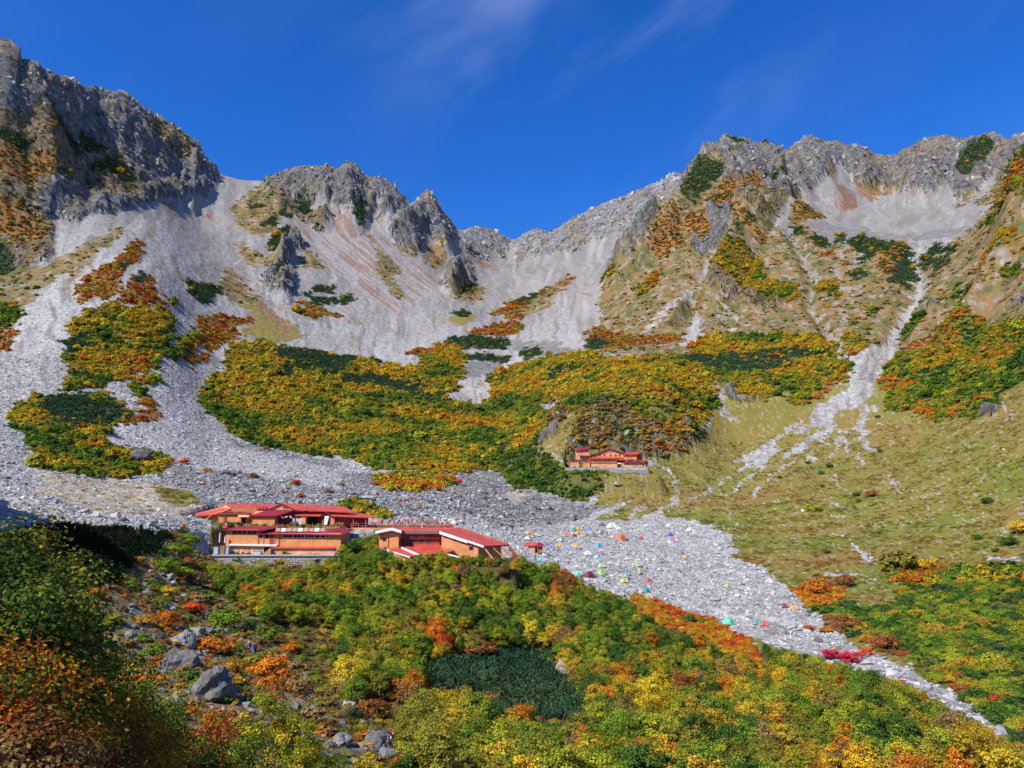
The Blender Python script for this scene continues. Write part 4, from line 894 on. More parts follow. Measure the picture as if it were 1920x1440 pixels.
# ---- shapes
rng = np.random.default_rng(5)
BUSH, TREE, TREE_TRUNK, PINE, TUSS, ROCKS = [], [], [], [], [], []
for i in range(6):
    (v, f), cc = crown_arrays(rng, 15, 30, .15, rz=.75, zc=.42, hollow=.45, clump=.40, low=-.2)
    me = mesh_np('bush_crown', v, f); me.materials.append(LEAF_INST); BUSH.append(me)
for i in range(8):
    tall = rng.uniform(.95, 1.35)
    (v, f), cc = crown_arrays(rng, 38, 72, .060, rz=tall * .95, zc=tall * 1.02, hollow=.35, clump=.33, low=-.55)
    me = mesh_np('tree_crown', v, f); TREE.append(me)
    TREE_TRUNK.append(limbs_mesh('tree_trunk', rng, cc[::3], base_z=-.35, r=.055, nstem=rng.integers(1, 4)))
    TREE_TRUNK[-1].materials.append(BARK if i % 3 else BARK_PALE)
for i in range(5):
    vs, fs, k = [], [], 0
    for t in range(7):
        c = np.array([*rng.normal(size=2) * .42, rng.uniform(.1, .5)])
        ax = np.array([*rng.normal(size=2) * .35, 1.0]); ax /= np.linalg.norm(ax)
        L = rng.uniform(.4, .75)
        for j in range(16):
            d = ax * rng.uniform(.3, .9) + rng.normal(size=3) * .55; d /= np.linalg.norm(d)
            s = c + ax * L * rng.uniform(-.2, .8); e = s + d * L * .55
            w = np.cross(d, rng.normal(size=3)); w = w / np.linalg.norm(w) * .085
            vs += [s - w, s + w, e + w * .3, e - w * .3]; fs.append((k, k + 1, k + 2, k + 3)); k += 4
    me = mesh_np('pine_tuft', vs, fs); me.materials.append(NEEDLE_INST); PINE.append(me)
for i in range(4):
    vs, fs, k = [], [], 0
    for j in range(46):
        s = np.array([*rng.normal(size=2) * .38, 0.0]); d = np.array([*rng.normal(size=2) * .6, 1.0]); e = s + d * rng.uniform(.25, .6)
        w = np.cross(d, rng.normal(size=3)); w = w / np.linalg.norm(w) * .05
        vs += [s - w, s + w, e + w * .2, e - w * .2]; fs.append((k, k + 1, k + 2, k + 3)); k += 4
    me = mesh_np('grass_tuft', vs, fs); me.materials.append(GRASS_INST); TUSS.append(me)

def rock_mesh(name, rng, n=16, flat=.7, cut=True):
    bm = bmesh.new()
    for _ in range(n):
        d = rng.normal(size=3); d /= np.linalg.norm(d)
        d *= rng.uniform(.82, 1.05); d[2] *= flat
        if d[2] < -.35 * flat: d[2] = -.35 * flat
        bm.verts.new(d * (1.0, .8, 1.0))
    r_ = bmesh.ops.convex_hull(bm, input=bm.verts)
    dead = [g for g in r_['geom_interior'] if isinstance(g, bmesh.types.BMVert)]
    if dead: bmesh.ops.delete(bm, geom=dead, context='VERTS')
    if cut:
        bmesh.ops.triangulate(bm, faces=list(bm.faces))
        bmesh.ops.subdivide_edges(bm, edges=list(bm.edges), cuts=3 if n >= 40 else 2, use_grid_fill=True)
        for v in bm.verts:
            c = v.co; q = np.array((c.x, c.y, c.z)) * 2.3 + n
            k = float(noise(q[0] + q[2] * .7, q[1] - q[2] * .5, n)) * .16 + float(noise(q[0] * 2.7, q[1] * 2.7 + q[2] * 2.2, n + 5)) * .10
            v.co = c * (1 + k)
    me = bpy.data.meshes.new(name); bm.to_mesh(me); bm.free()
    return me
for i in range(8):
    me = rock_mesh('stone', rng, 13, rng.uniform(.5, .85), cut=False); me.materials.append(ROCK_INST); ROCKS.append(me)

# ---- mass scatter: points carry size, turn and colour; geometry nodes put the plants and stones there
def proto_collection(name, meshes):
    c = bpy.data.collections.new(name)
    for i, me in enumerate(meshes):
        o = bpy.data.objects.new(f'{name}_{i:02d}', me); c.objects.link(o)
    return c

def scatter_tree(coll, n):
    ng = bpy.data.node_groups.new('place_' + coll.name, 'GeometryNodeTree')
    ng.interface.new_socket('Geometry', in_out='INPUT', socket_type='NodeSocketGeometry')
    ng.interface.new_socket('Geometry', in_out='OUTPUT', socket_type='NodeSocketGeometry')
    N_, L_ = ng.nodes, ng.links
    gi, go = N_.new('NodeGroupInput'), N_.new('NodeGroupOutput')
    ci = N_.new('GeometryNodeCollectionInfo'); ci.inputs['Collection'].default_value = coll
    ci.inputs['Separate Children'].default_value = True; ci.inputs['Reset Children'].default_value = True
    ip = N_.new('GeometryNodeInstanceOnPoints'); ip.inputs['Pick Instance'].default_value = True
    def attr(nm, ty):
        a = N_.new('GeometryNodeInputNamedAttribute'); a.data_type = ty; a.inputs['Name'].default_value = nm; return a.outputs['Attribute']
    L_.new(gi.outputs[0], ip.inputs['Points']); L_.new(ci.outputs[0], ip.inputs['Instance'])
    L_.new(attr('pick', 'INT'), ip.inputs['Instance Index']); L_.new(attr('turn', 'FLOAT_VECTOR'), ip.inputs['Rotation']); L_.new(attr('size', 'FLOAT_VECTOR'), ip.inputs['Scale'])
    L_.new(ip.outputs[0], go.inputs[0])
    return ng
_trees = {}

def scatter(name, label, pts, size, tint, coll, nmesh, tilt=.12, rng=rng):
    pts = np.asarray(pts, np.float32); n = len(pts)
    if n == 0: return None
    me = bpy.data.meshes.new(name)
    me.vertices.add(n); me.vertices.foreach_set('co', pts.ravel())
    def put(nm, ty, arr, key):
        a = me.attributes.new(nm, ty, 'POINT'); a.data.foreach_set(key, np.ascontiguousarray(arr).ravel())
    put('pick', 'INT', rng.integers(0, nmesh, n).astype(np.int32), 'value')
    put('turn', 'FLOAT_VECTOR', np.stack([rng.normal(size=n) * tilt, rng.normal(size=n) * tilt, rng.uniform(0, 6.28, n)], 1).astype(np.float32), 'vector')
    put('size', 'FLOAT_VECTOR', np.asarray(size, np.float32), 'vector')
    put('tint', 'FLOAT_COLOR', np.concatenate([tint, np.ones((n, 1))], 1).astype(np.float32), 'color')
    o = bpy.data.objects.new(name, me); COL.objects.link(o)
    if coll.name not in _trees: _trees[coll.name] = scatter_tree(coll, nmesh)
    md = o.modifiers.new('place', 'NODES'); md.node_group = _trees[coll.name]
    return tag(o, label, None, None, 'stuff')

C_BUSH = proto_collection('bush', BUSH); C_PINE = proto_collection('pine', PINE); C_TUSS = proto_collection('tuss', TUSS); C_ROCK = proto_collection('rock', ROCKS)

# visible part of the terrain (with an allowance of a few metres)
_T3 = (Z2 + 3.5) / R2
_run = np.maximum.accumulate(Z2 / R2, axis=1)
SEEN = (_T3 > _run - 1e-4) & (np.abs(A2) < math.radians(37.4))
_dA = np.gradient(AZ)[:, None]; _dR = np.gradient(np.exp(LR))[None, :]
AREA = np.abs(_dA * _dR * R2)

def sow(classes, density, rmin, rmax, rng=rng):
    m = np.isin(CLS, classes) & SEEN & (R2 >= rmin) & (R2 < rmax)
    dens = density(R2, A2) if callable(density) else density
    cnt = rng.poisson(AREA * m * dens)
    i, j = np.repeat(np.stack(np.nonzero(cnt), 1), cnt[np.nonzero(cnt)], axis=0).T
    a = AZ[i] + (rng.uniform(-.5, .5, len(i))) * _dA[i, 0]; r = np.exp(LR[j]) + rng.uniform(-.5, .5, len(i)) * _dR[0, j]
    x, y = np.sin(a) * r, np.cos(a) * r
    return x, y, ground_z(x, y), r, CLS[i, j]

PAL = {'dark': (.085, .165, .03), 'green': (.20, .30, .032), 'lime': (.40, .42, .035), 'yellow': (.72, .55, .04), 'gold': (.70, .45, .032), 'amber': (.54, .34, .04), 'mustard': (.56, .41, .036),
       'orange': (.70, .24, .028), 'red': (.62, .11, .032), 'rust': (.36, .145, .045), 'brown': (.33, .21, .08), 'crimson': (.78, .045, .10), 'pine': (.062, .115, .050), 'olive': (.31, .29, .042)}
def ramp(names, t, rng=rng):
    c = np.array([PAL[k] for k in names]); k = np.clip((t * len(names)).astype(int), 0, len(names) - 1)
    return c[k] * rng.uniform(.8, 1.2, (len(k), 1))

def rank01(x):
    """even spread of 0..1 in the order of x"""
    return (np.argsort(np.argsort(x)) + .5) / max(len(x), 1)

# --- shrubs of the slopes; the thickets thin out over their edges
_thick = np.isin(CLS, (M, Y, N, O)); _soft = blur(_thick.astype(float), 14)
_near_cls = np.where(_thick, CLS, -1)
for _s in range(16):
    for _ax, _st in ((0, 1), (0, -1), (1, 1), (1, -1)):
        _sh = np.roll(_near_cls, _st, _ax); _near_cls = np.where((_near_cls < 0) & (_sh >= 0), _sh, _near_cls)
def _sown(R_, A_):
    d_ = np.where(R_ < 520, .34, np.where(R_ < 800, .24, .15))
    return np.where(_thick, d_ * np.clip(.25 + 1.5 * _soft, 0, 1), d_ * .45 * np.clip(_soft * 1.6 - .12, 0, 1) * (fbm(X2 / 7, Y2 / 7, 2, 205) > .05))
x, y, z, r, c0 = sow(tuple(range(19)), lambda R_, A_: np.where((_near_cls >= 0) & (CLS != P) & (CLS != R), _sown(R_, A_), np.where((CLS == P) & (R_ > 300), .018, 0)), 235, 1400)
c = np.rint(bil(AZ, LR, _near_cls.astype(float), np.arctan2(x, y), np.log(np.hypot(x, y)))).astype(int)
c = np.where(np.isin(c, (M, Y, N, O)), c, M)
nzv = fbm(x / 40, y / 40, 4, 201, .65) * 1.25 + rng.normal(size=len(x)) * .13
u_, v_ = to_uv(x, y, z)
tint = np.zeros((len(x), 3))
W = {M: ('dark', 'green', 'green', 'dark', 'green', 'olive', 'lime', 'olive', 'lime', 'mustard', 'amber', 'mustard', 'gold', 'mustard', 'yellow', 'gold', 'mustard', 'orange', 'gold'), Y: ('dark', 'green', 'olive', 'mustard', 'gold', 'mustard', 'yellow', 'gold', 'mustard', 'orange'),
     N: ('dark', 'green', 'dark', 'green', 'olive', 'lime', 'green', 'lime', 'mustard', 'amber', 'orange'), O: ('olive', 'amber', 'gold', 'orange', 'rust', 'orange', 'red', 'orange', 'rust')}
for k, pal in W.items():
    s = c == k
    tt = rank01(nzv[s] + np.where((u_[s] > 940) & (u_[s] < 1180) & (v_[s] > 850), -.35, 0) + (.10 if k == M else 0) * np.sign(740 - v_[s]))
    tint[s] = ramp(pal, tt) * .85
sz = np.where(r < 520, 1.25, np.where(r < 800, 1.5, 1.9)) * rng.lognormal(0, .42, len(x)) * np.where(c == O, .66, 1.0)
scatter('mountain_shrubs', 'yellow, orange and green autumn shrubs covering the moraine slopes', np.stack([x, y, z - .25 * sz], 1), np.stack([sz, sz, sz * rng.uniform(.75, 1.3, len(x))], 1), tint, C_BUSH, 6)
print('shrubs', len(x))
# --- rust coloured scrub and dwarf pine
_cl1 = fbm(X2 / 17, Y2 / 17, 4, 131, .6)
x, y, z, r, c = sow((X, RB, CL, B), lambda R_, A_: np.where(CLS == X, .11, np.where(CLS == CL, .42, np.where(CLS == B, np.where(_cl1 > .10, .06, .006), .02))), 235, 1400)
t = fbm(x / 30, y / 30, 3, 211) + rng.normal(size=len(x)) * .25
tint = ramp(('pine', 'dark', 'olive', 'brown', 'amber', 'rust', 'amber', 'gold', 'rust', 'orange'), rank01(t))
sz = np.where(r < 520, 1.25, 1.8) * rng.lognormal(0, .3, len(x)) * np.where(c == B, .75, 1)
scatter('cliff_scrub', 'rust, brown and dark green scrub on the crags', np.stack([x, y, z - .2 * sz], 1), np.stack([sz, sz, sz * .85], 1), tint, C_BUSH, 6)
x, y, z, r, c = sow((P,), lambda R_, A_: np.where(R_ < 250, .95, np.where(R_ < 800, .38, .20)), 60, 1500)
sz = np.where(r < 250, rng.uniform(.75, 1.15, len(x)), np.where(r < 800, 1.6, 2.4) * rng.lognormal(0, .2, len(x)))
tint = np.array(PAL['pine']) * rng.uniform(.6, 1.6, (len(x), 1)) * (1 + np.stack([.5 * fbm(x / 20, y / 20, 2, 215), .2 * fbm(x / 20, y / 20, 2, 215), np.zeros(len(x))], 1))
scatter('dwarf_pine_mats', 'dark green dwarf pine mats on the slopes and near hillside, gully shade tinted in', np.stack([x, y, z - .1 * sz], 1), np.stack([sz, sz, sz * np.where(r < 250, 1.25, .85)], 1), np.clip(tint * np.where((r < 250) & (x < -35), .30, 1.0)[:, None], .004, 1), C_PINE, 5)  # gully mats tinted near black to deepen the shade there
s = (c == P) & (r < 800) & (r > 250) & (rng.uniform(size=len(x)) < .05)
# --- grass tussocks and low herbs
x, y, z, r, c = sow((G, B, RG, T, FO), lambda R_, A_: np.where(CLS == G, .65, np.where(CLS == RG, .8, np.where(CLS == FO, .35, .06))), 55, 480)
keep = rng.uniform(size=len(x)) < np.clip(.35 + fbm(x / 9, y / 9, 3, 221) * 1.4, .05, 1)
x, y, z, r, c = x[keep], y[keep], z[keep], r[keep], c[keep]
t = fbm(x / 30, y / 30, 3, 231) + rng.normal(size=len(x)) * .25
tint = np.array([(.16, .165, .024), (.215, .19, .03), (.25, .19, .035), (.29, .18, .04), (.32, .15, .04)])[np.clip((rank01(t) * 5).astype(int), 0, 4)] * rng.uniform(.55, 1.35, (len(x), 1))
sz = rng.uniform(.5, 1.3, len(x))
scatter('meadow_grass', 'olive and tan grass tussocks on the open slopes', np.stack([x, y, z - .03], 1), np.stack([sz, sz, sz * .8], 1), tint, C_TUSS, 4, .05)
# --- stones
_sm = blur((CLS == S).astype(float), 6)
x, y, z, r, c = sow((S, D, T, RG, RS, G), lambda R_, A_: np.where(CLS == S, np.where(R_ < 340, 1.5, np.where(R_ < 520, .30, .10)), np.where(CLS == D, np.where(R_ < 330, .8, .40), np.where(CLS == T, .12, np.where(CLS == RG, .16, np.where(CLS == G, .012 + 1.0 * _sm ** 1.5, .03))))), 55, 700)
sz = .27 * rng.lognormal(0, .60, len(x))
sz = np.where(c == D, .52 * rng.lognormal(0, .50, len(x)), sz); sz = np.where((c == S) & (r > 340), .55 * rng.lognormal(0, .35, len(x)), sz)
sz = np.where(c == RG, .42 * rng.lognormal(0, .55, len(x)), sz); sz = np.where(c == G, .35 * rng.lognormal(0, .4, len(x)), sz)
sz = np.clip(sz, .12, 1.9)
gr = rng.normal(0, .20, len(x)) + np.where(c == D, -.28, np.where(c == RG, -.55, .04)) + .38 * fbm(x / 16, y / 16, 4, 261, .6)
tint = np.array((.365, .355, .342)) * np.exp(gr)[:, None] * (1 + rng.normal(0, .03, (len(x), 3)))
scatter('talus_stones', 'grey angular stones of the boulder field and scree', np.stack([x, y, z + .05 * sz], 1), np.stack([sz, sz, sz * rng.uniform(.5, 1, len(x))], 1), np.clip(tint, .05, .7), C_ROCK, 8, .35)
print('scatter stones', len(x))
# --- broken blocks of the crags
x, y, z, r, c = sow((R, RB, RS, CL), lambda R_, A_: np.where(CLS == R, .022, np.where(CLS == RS, .024, np.where(CLS == CL, .06, .012))) * np.clip(700.0 / R_, .5, 1.2), 300, 1650)
sz = np.clip(r / 1000, .35, 1.3) * np.clip(rng.lognormal(math.log(2.9), .50, len(x)), .8, 6.5)
_bt = np.stack([bil(AZ, LR, base[..., k_], np.arctan2(x, y), np.log(np.hypot(x, y))) for k_ in range(3)], 1)
tint = (.75 * _bt + .25 * np.array((.195, .188, .18))) * np.exp(rng.normal(0, .26, len(x)))[:, None] * (1 + rng.normal(0, .04, (len(x), 3)))
scatter('crag_blocks', 'fractured grey rock blocks of the cliffs and ridges', np.stack([x, y, z - .45 * sz], 1), np.stack([sz, sz * rng.uniform(.6, 1, len(x)), sz * rng.uniform(.8, 2.3, len(x))], 1), np.clip(tint, .04, .5), C_ROCK, 8, .38)
print('crag blocks', len(x))
# --- low scrub in the stony gully
x, y, z, r, c = sow((RG,), lambda R_, A_: .24 * (np.abs(A_) < .65), 45, 230)
tint = ramp(('green', 'dark', 'olive', 'brown', 'amber', 'brown', 'rust', 'orange'), rank01(fbm(x / 12, y / 12, 3, 251) + rng.normal(size=len(x)) * .2))
sz = rng.lognormal(math.log(.6), .4, len(x))
scatter('gully_scrub', 'brown, orange and green scrub between the gully stones', np.stack([x, y, z - .1 * sz], 1), np.stack([sz, sz, sz * .8], 1), tint, C_BUSH, 6)
# ------------------------------------------------------------------ trees of the near hillside
TOPS = np.array([(330,1000),(380,1045),(430,1060),(560,1066),(610,1052),(650,1012),(690,995),(715,1012),(738,1046),(790,1040),(830,1032),(850,1046),(880,1040),(920,1046),(960,1052),(985,1040),(1010,1060),(1040,1048),(1062,1068),(1110,1096),(1180,1124),(1250,1162),(1275,1150),(1290,1122),(1310,1140),(1345,1172),(1420,1205),(1500,1222),(1600,1250),(1700,1280),(1800,1334),(1920,1402)], float)
gx, gy = np.meshgrid(np.arange(-75, 100, 2.45), np.arange(28, 212, 2.45))
gx = (gx + rng.uniform(-1.2, 1.2, gx.shape)).ravel(); gy = (gy + rng.uniform(-1.2, 1.2, gy.shape)).ravel()
gz = ground_z(gx, gy)
gu, gv = to_uv(gx, gy, gz)
gr_ = np.hypot(gx, gy)
inside = (gu > 300) & (gu < 1960) & (gv < 1560) & (gr_ > 46)
gc = np.where((gv < 1440), cover_at(gu, gv), FO)
_mid = cover_at(gu, gv - 3.0 / gr_ * F_PX); _top = cover_at(gu, gv - 4.2 / gr_ * F_PX); _low = cover_at(gu, gv - 1.2 / gr_ * F_PX)
ok = inside & (gc == FO) & ((_mid != P) | (rng.uniform(size=len(gx)) < .07)) & (_low != P) & ~((_top == P) & (rng.uniform(size=len(gx)) < .8)) & ~(((_mid == O) | (_top == O)) & (rng.uniform(size=len(gx)) < .9)) & ~((gu < 640) & (gv > 1180)) & ~((gu < 760) & (gv > 1330))
gx, gy, gz, gu, gv, gr_ = (q[ok] for q in (gx, gy, gz, gu, gv, gr_))
crown_r = rng.uniform(1.15, 2.05, len(gx)) * np.where(gr_ < 80, .85, 1.0)
# the mix of colours over the hillside
SPOT = [(800,1180,22,'orange'),(832,1205,20,'red'),(830,1235,16,'orange'),(885,1285,34,'yellow'),(880,1320,30,'gold'),(815,1325,30,'gold'),(870,1345,25,'yellow'),(940,1290,12,'rust'),
        (980,1170,22,'yellow'),(1010,1190,25,'yellow'),(1035,1180,22,'gold'),(830,1130,28,'yellow'),(795,1150,16,'amber'),(725,1090,25,'gold'),(1055,1090,22,'rust'),(1060,1125,20,'amber'),
        (1150,1170,28,'dark'),(1120,1130,24,'dark'),(1230,1190,35,'dark'),(1300,1210,30,'dark'),(1350,1240,30,'dark'),(1290,1150,25,'dark'),(1450,1220,30,'dark'),(1470,1240,25,'green'),(1330,1310,25,'dark'),
        (1190,1290,30,'gold'),(1215,1320,30,'yellow'),(1240,1290,25,'gold'),(1195,1310,18,'orange'),(1385,1335,28,'yellow'),(1400,1310,20,'gold'),(1170,1370,30,'green'),(1180,1410,30,'green'),(1390,1400,40,'dark'),
        (1260,1420,18,'orange'),(1340,1410,20,'gold'),(1290,1300,22,'rust'),(1370,1270,20,'brown'),(1600,1290,30,'green'),(1640,1310,25,'dark'),(1580,1300,14,'orange'),(1700,1400,30,'dark'),(1750,1380,25,'green'),
        (560,1200,40,'lime'),(600,1240,45,'lime'),(640,1190,35,'green'),(590,1155,22,'gold'),(650,1270,40,'yellow'),(700,1240,30,'amber'),(690,1170,30,'lime'),(680,1225,12,'red'),(480,1080,30,'green'),(440,1090,25,'green'),(720,1120,30,'green'),
        (900,1110,40,'green'),(880,1160,40,'dark'),(940,1130,30,'lime'),(1000,1110,35,'green'),(900,1210,16,'rust'),(1110,1180,30,'lime'),(1100,1150,22,'green'),(1130,1240,25,'lime'),(1160,1230,22,'dark'),(1090,1400,30,'lime'),(1020,1420,35,'amber'),(930,1400,40,'mustard'),(860,1390,35,'olive'),(800,1400,40,'olive')]
hills_t = rank01(fbm(gx / 13, gy / 13, 3, 301) + rng.normal(size=len(gx)) * .22 + np.where(gu > 1150, .0, -.08) + np.where(gv > 1250, .05, -.06))
names_ = np.array(['dark', 'green', 'dark', 'green', 'green', 'dark', 'lime', 'green', 'olive', 'green', 'lime', 'green', 'olive', 'lime', 'olive', 'lime', 'mustard', 'olive', 'mustard', 'amber', 'gold', 'brown', 'orange'])
tcol = names_[np.clip((hills_t * len(names_)).astype(int), 0, len(names_) - 1)].astype(object)
for su, sv, sr, nm in SPOT:
    near = np.hypot(gu - su, (gv - 20 - sv)) < sr
    tcol[near & (rng.uniform(size=len(gu)) < (.42 if nm in ('yellow', 'gold', 'amber') else .62))] = nm
variant = rng.integers(0, len(TREE), len(gx))
hgt = np.array([max(v.co.z for v in me.vertices) for me in TREE])
th = crown_r * hgt[variant]
# a tree never stands taller than the outline of the wood seen from the path
lim_v = np.interp(gu, TOPS[:, 0], TOPS[:, 1])
lim_t = np.array([ray_az_tan(a, b)[1] for a, b in zip(gu, lim_v)])
room = lim_t * gr_ - gz
k = np.clip(room / th, 0, 1)
good = (k > .42) & (room > .9)
gx, gy, gz, gu, gv, gr_, crown_r, variant, th, k, tcol = (q[good] for q in (gx, gy, gz, gu, gv, gr_, crown_r, variant, th, k, tcol))
crown_r = crown_r * np.where(k < 1, np.maximum(k, .6), 1); zs = crown_r * np.where(k < .6, k / .6, 1)
order = np.argsort(-(crown_r / gr_) * ((gu > -20) & (gu < 1940) & (gv < 1500)))
TINTV = rng.uniform(.68, 1.12, len(gx))
WORDS = {'dark': 'dark green', 'green': 'bright green', 'lime': 'yellow-green', 'olive': 'olive', 'yellow': 'yellow', 'mustard': 'mustard', 'amber': 'amber brown', 'gold': 'golden', 'brown': 'dull brown', 'orange': 'orange', 'red': 'red-orange', 'rust': 'rust brown'}

def zone(u, v):
    if v < 1175:
        if u < 720: return 'below the stone wall'
        if u < 985: return 'in front of the lodge wing'
        if u < 1200: return 'on the shoulder beside the tents'
    if v < 1330:
        if u < 770: return 'between hikers and dwarf pines'
        if u < 1130: return 'around the dwarf pines'
        if u < 1400: return 'below the orange band'
        return 'on the near stream bank'
    if u < 1000: return 'at the slope foot under the dwarf pines'
    if u < 1400: return 'at the hill foot in the middle'
    return 'at the hill foot towards the stream'
ORD = ['leftmost', 'second from left', 'third from left', 'fourth from left', 'fifth from left', 'sixth from left', 'seventh from left', 'eighth from left', 'ninth from left', 'tenth from left']
def ordinal(i, n):
    if n == 1: return 'only'
    if i < 10 and i < (n + 1) // 2 + 2: return ORD[i]
    j = n - 1 - i
    return ORD[j].replace('left', 'right') if j < 10 else f'{i + 1}th from left'
_rank = {}
_gk = {}
for q in order[:300]: _gk.setdefault((tcol[q], zone(gu[q], gv[q])), []).append(q)
for _key, _qs in _gk.items():
    _qs.sort(key=lambda q: gu[q])
    for _i, q in enumerate(_qs): _rank[q] = ordinal(_i, len(_qs))

for q in order[:300]:
    e = empty('autumn_tree', (gx[q], gy[q], gz[q]), rng.uniform(0, 6.28))
    e.scale = (crown_r[q], crown_r[q], zs[q])
    w = 'birch' if variant[q] % 3 == 0 else 'rowan'
    zn = zone(gu[q], gv[q])
    tag(e, f'{_rank[q]} {WORDS[tcol[q]]} tree {zn}', 'tree', f'{WORDS[tcol[q]]} trees {zn}')
    link('trunk', TREE_TRUNK[variant[q]], e)
    me = TREE[variant[q]]
    if not me.materials: me.materials.append(LEAF_OBJ)
    c_ = link('crown', me, e)
    c_.color = (*(np.array(PAL[tcol[q]]) * TINTV[q]), 1)
rest = order[300:]
TREE_M = []
for me in TREE:
    m2 = me.copy(); m2.materials.clear(); m2.materials.append(LEAF_INST); TREE_M.append(m2)
C_TREE = proto_collection('treemass', TREE_M)
if len(rest):
    scatter('hillside_wood', 'mixed green and gold wood covering the near hillside', np.stack([gx, gy, gz], 1)[rest], np.stack([crown_r, crown_r, zs], 1)[rest],
            np.array([PAL[tcol[q]] for q in rest]) * TINTV[rest][:, None], C_TREE, len(TREE_M), .05)
print('trees', len(gx))
FINE_M = []
for _ in range(6):
    (v, f), cc = crown_arrays(rng, 26, 62, .072, rz=.75, zc=.42, hollow=.4, clump=.36, low=-.25)
    m2 = mesh_np('thicket_crown', v, f); m2.materials.append(LEAF_INST); FINE_M.append(m2)
C_FINE = proto_collection('thicket', FINE_M)
# low understorey between the trees, and the thickets on the far bank of the stream
x, y, z, r, c = sow((FO, N, O, X), lambda R_, A_: np.where(CLS == FO, .30, np.where(CLS == O, 1.0, .36)), 60, 235)
uu, vv = to_uv(x, y, z)
lt = np.array([ray_az_tan(a, b)[1] for a, b in zip(uu, np.interp(uu, TOPS[:, 0], TOPS[:, 1]))])
sz = np.where(c == FO, rng.uniform(.5, .95, len(x)), np.where(c == N, np.clip(rng.lognormal(.05, .42, len(x)), .5, 2.5), rng.uniform(.6, 1.0, len(x))))
okk = (c != FO) | ((lt * r - z) > sz * .9)
t = fbm(x / 10, y / 10, 3, 401) + rng.normal(size=len(x)) * .22
tint = np.zeros((len(x), 3))
for kk, pal in ((FO, ('dark', 'green', 'olive', 'brown', 'olive', 'amber', 'brown')), (N, ('pine', 'dark', 'green', 'dark', 'green', 'dark', 'green', 'lime', 'olive', 'lime', 'amber')), (O, ('amber', 'orange', 'gold', 'orange', 'red')), (X, ('rust', 'brown', 'rust', 'red'))):
    s = c == kk; tint[s] = ramp(pal, rank01(t[s]))
scatter('stream_side_thicket', 'green, orange and rust thicket along the boulder stream', np.stack([x, y, z - .15 * sz], 1)[okk], np.stack([sz, sz, sz * .9], 1)[okk], tint[okk], C_FINE, 6)

# ------------------------------------------------------------------ single shrubs one can point at
SHRUB_OBJ = []
for me in BUSH:
    (v, f), cc = crown_arrays(rng, 26, 62, .072, rz=.75, zc=.42, hollow=.4, clump=.36, low=-.25)
    m2 = mesh_np('shrub_crown', v, f); m2.materials.append(LEAF_OBJ); SHRUB_OBJ.append(m2)
SHRUB_STEM = []
for i in range(3):
    t_ = rng.normal(size=(9, 3)) * .5; t_[:, 2] = rng.uniform(.35, .9, 9)
    me = limbs_mesh('shrub_stems', rng, t_, base_z=-.2, r=.04, nstem=3); me.materials.append(BARK); SHRUB_STEM.append(me)
def shrub(u, v, wpx, colour, label, group=None, squash=1.0):
    p = sight(u, v); d = p.y * CP + p.z * SP
    s = wpx / 2 / F_PX * d / 1.15
    squash = .8 if colour in ('crimson', 'red') else squash * rng.uniform(.75, 1.05)
    e = empty('shrub', p, rng.uniform(0, 6.28)); e.scale = (s * rng.uniform(1.0, 1.25), s * rng.uniform(.8, 1.0), s * squash)
    tag(e, label, 'shrub', group)
    i = int(rng.integers(0, 6))
    link('stem', SHRUB_STEM[i % 3], e); c_ = link('crown', SHRUB_OBJ[i], e)
    c_.color = (*(np.array(PAL[colour]) * rng.uniform(.85, 1.2)), 1)
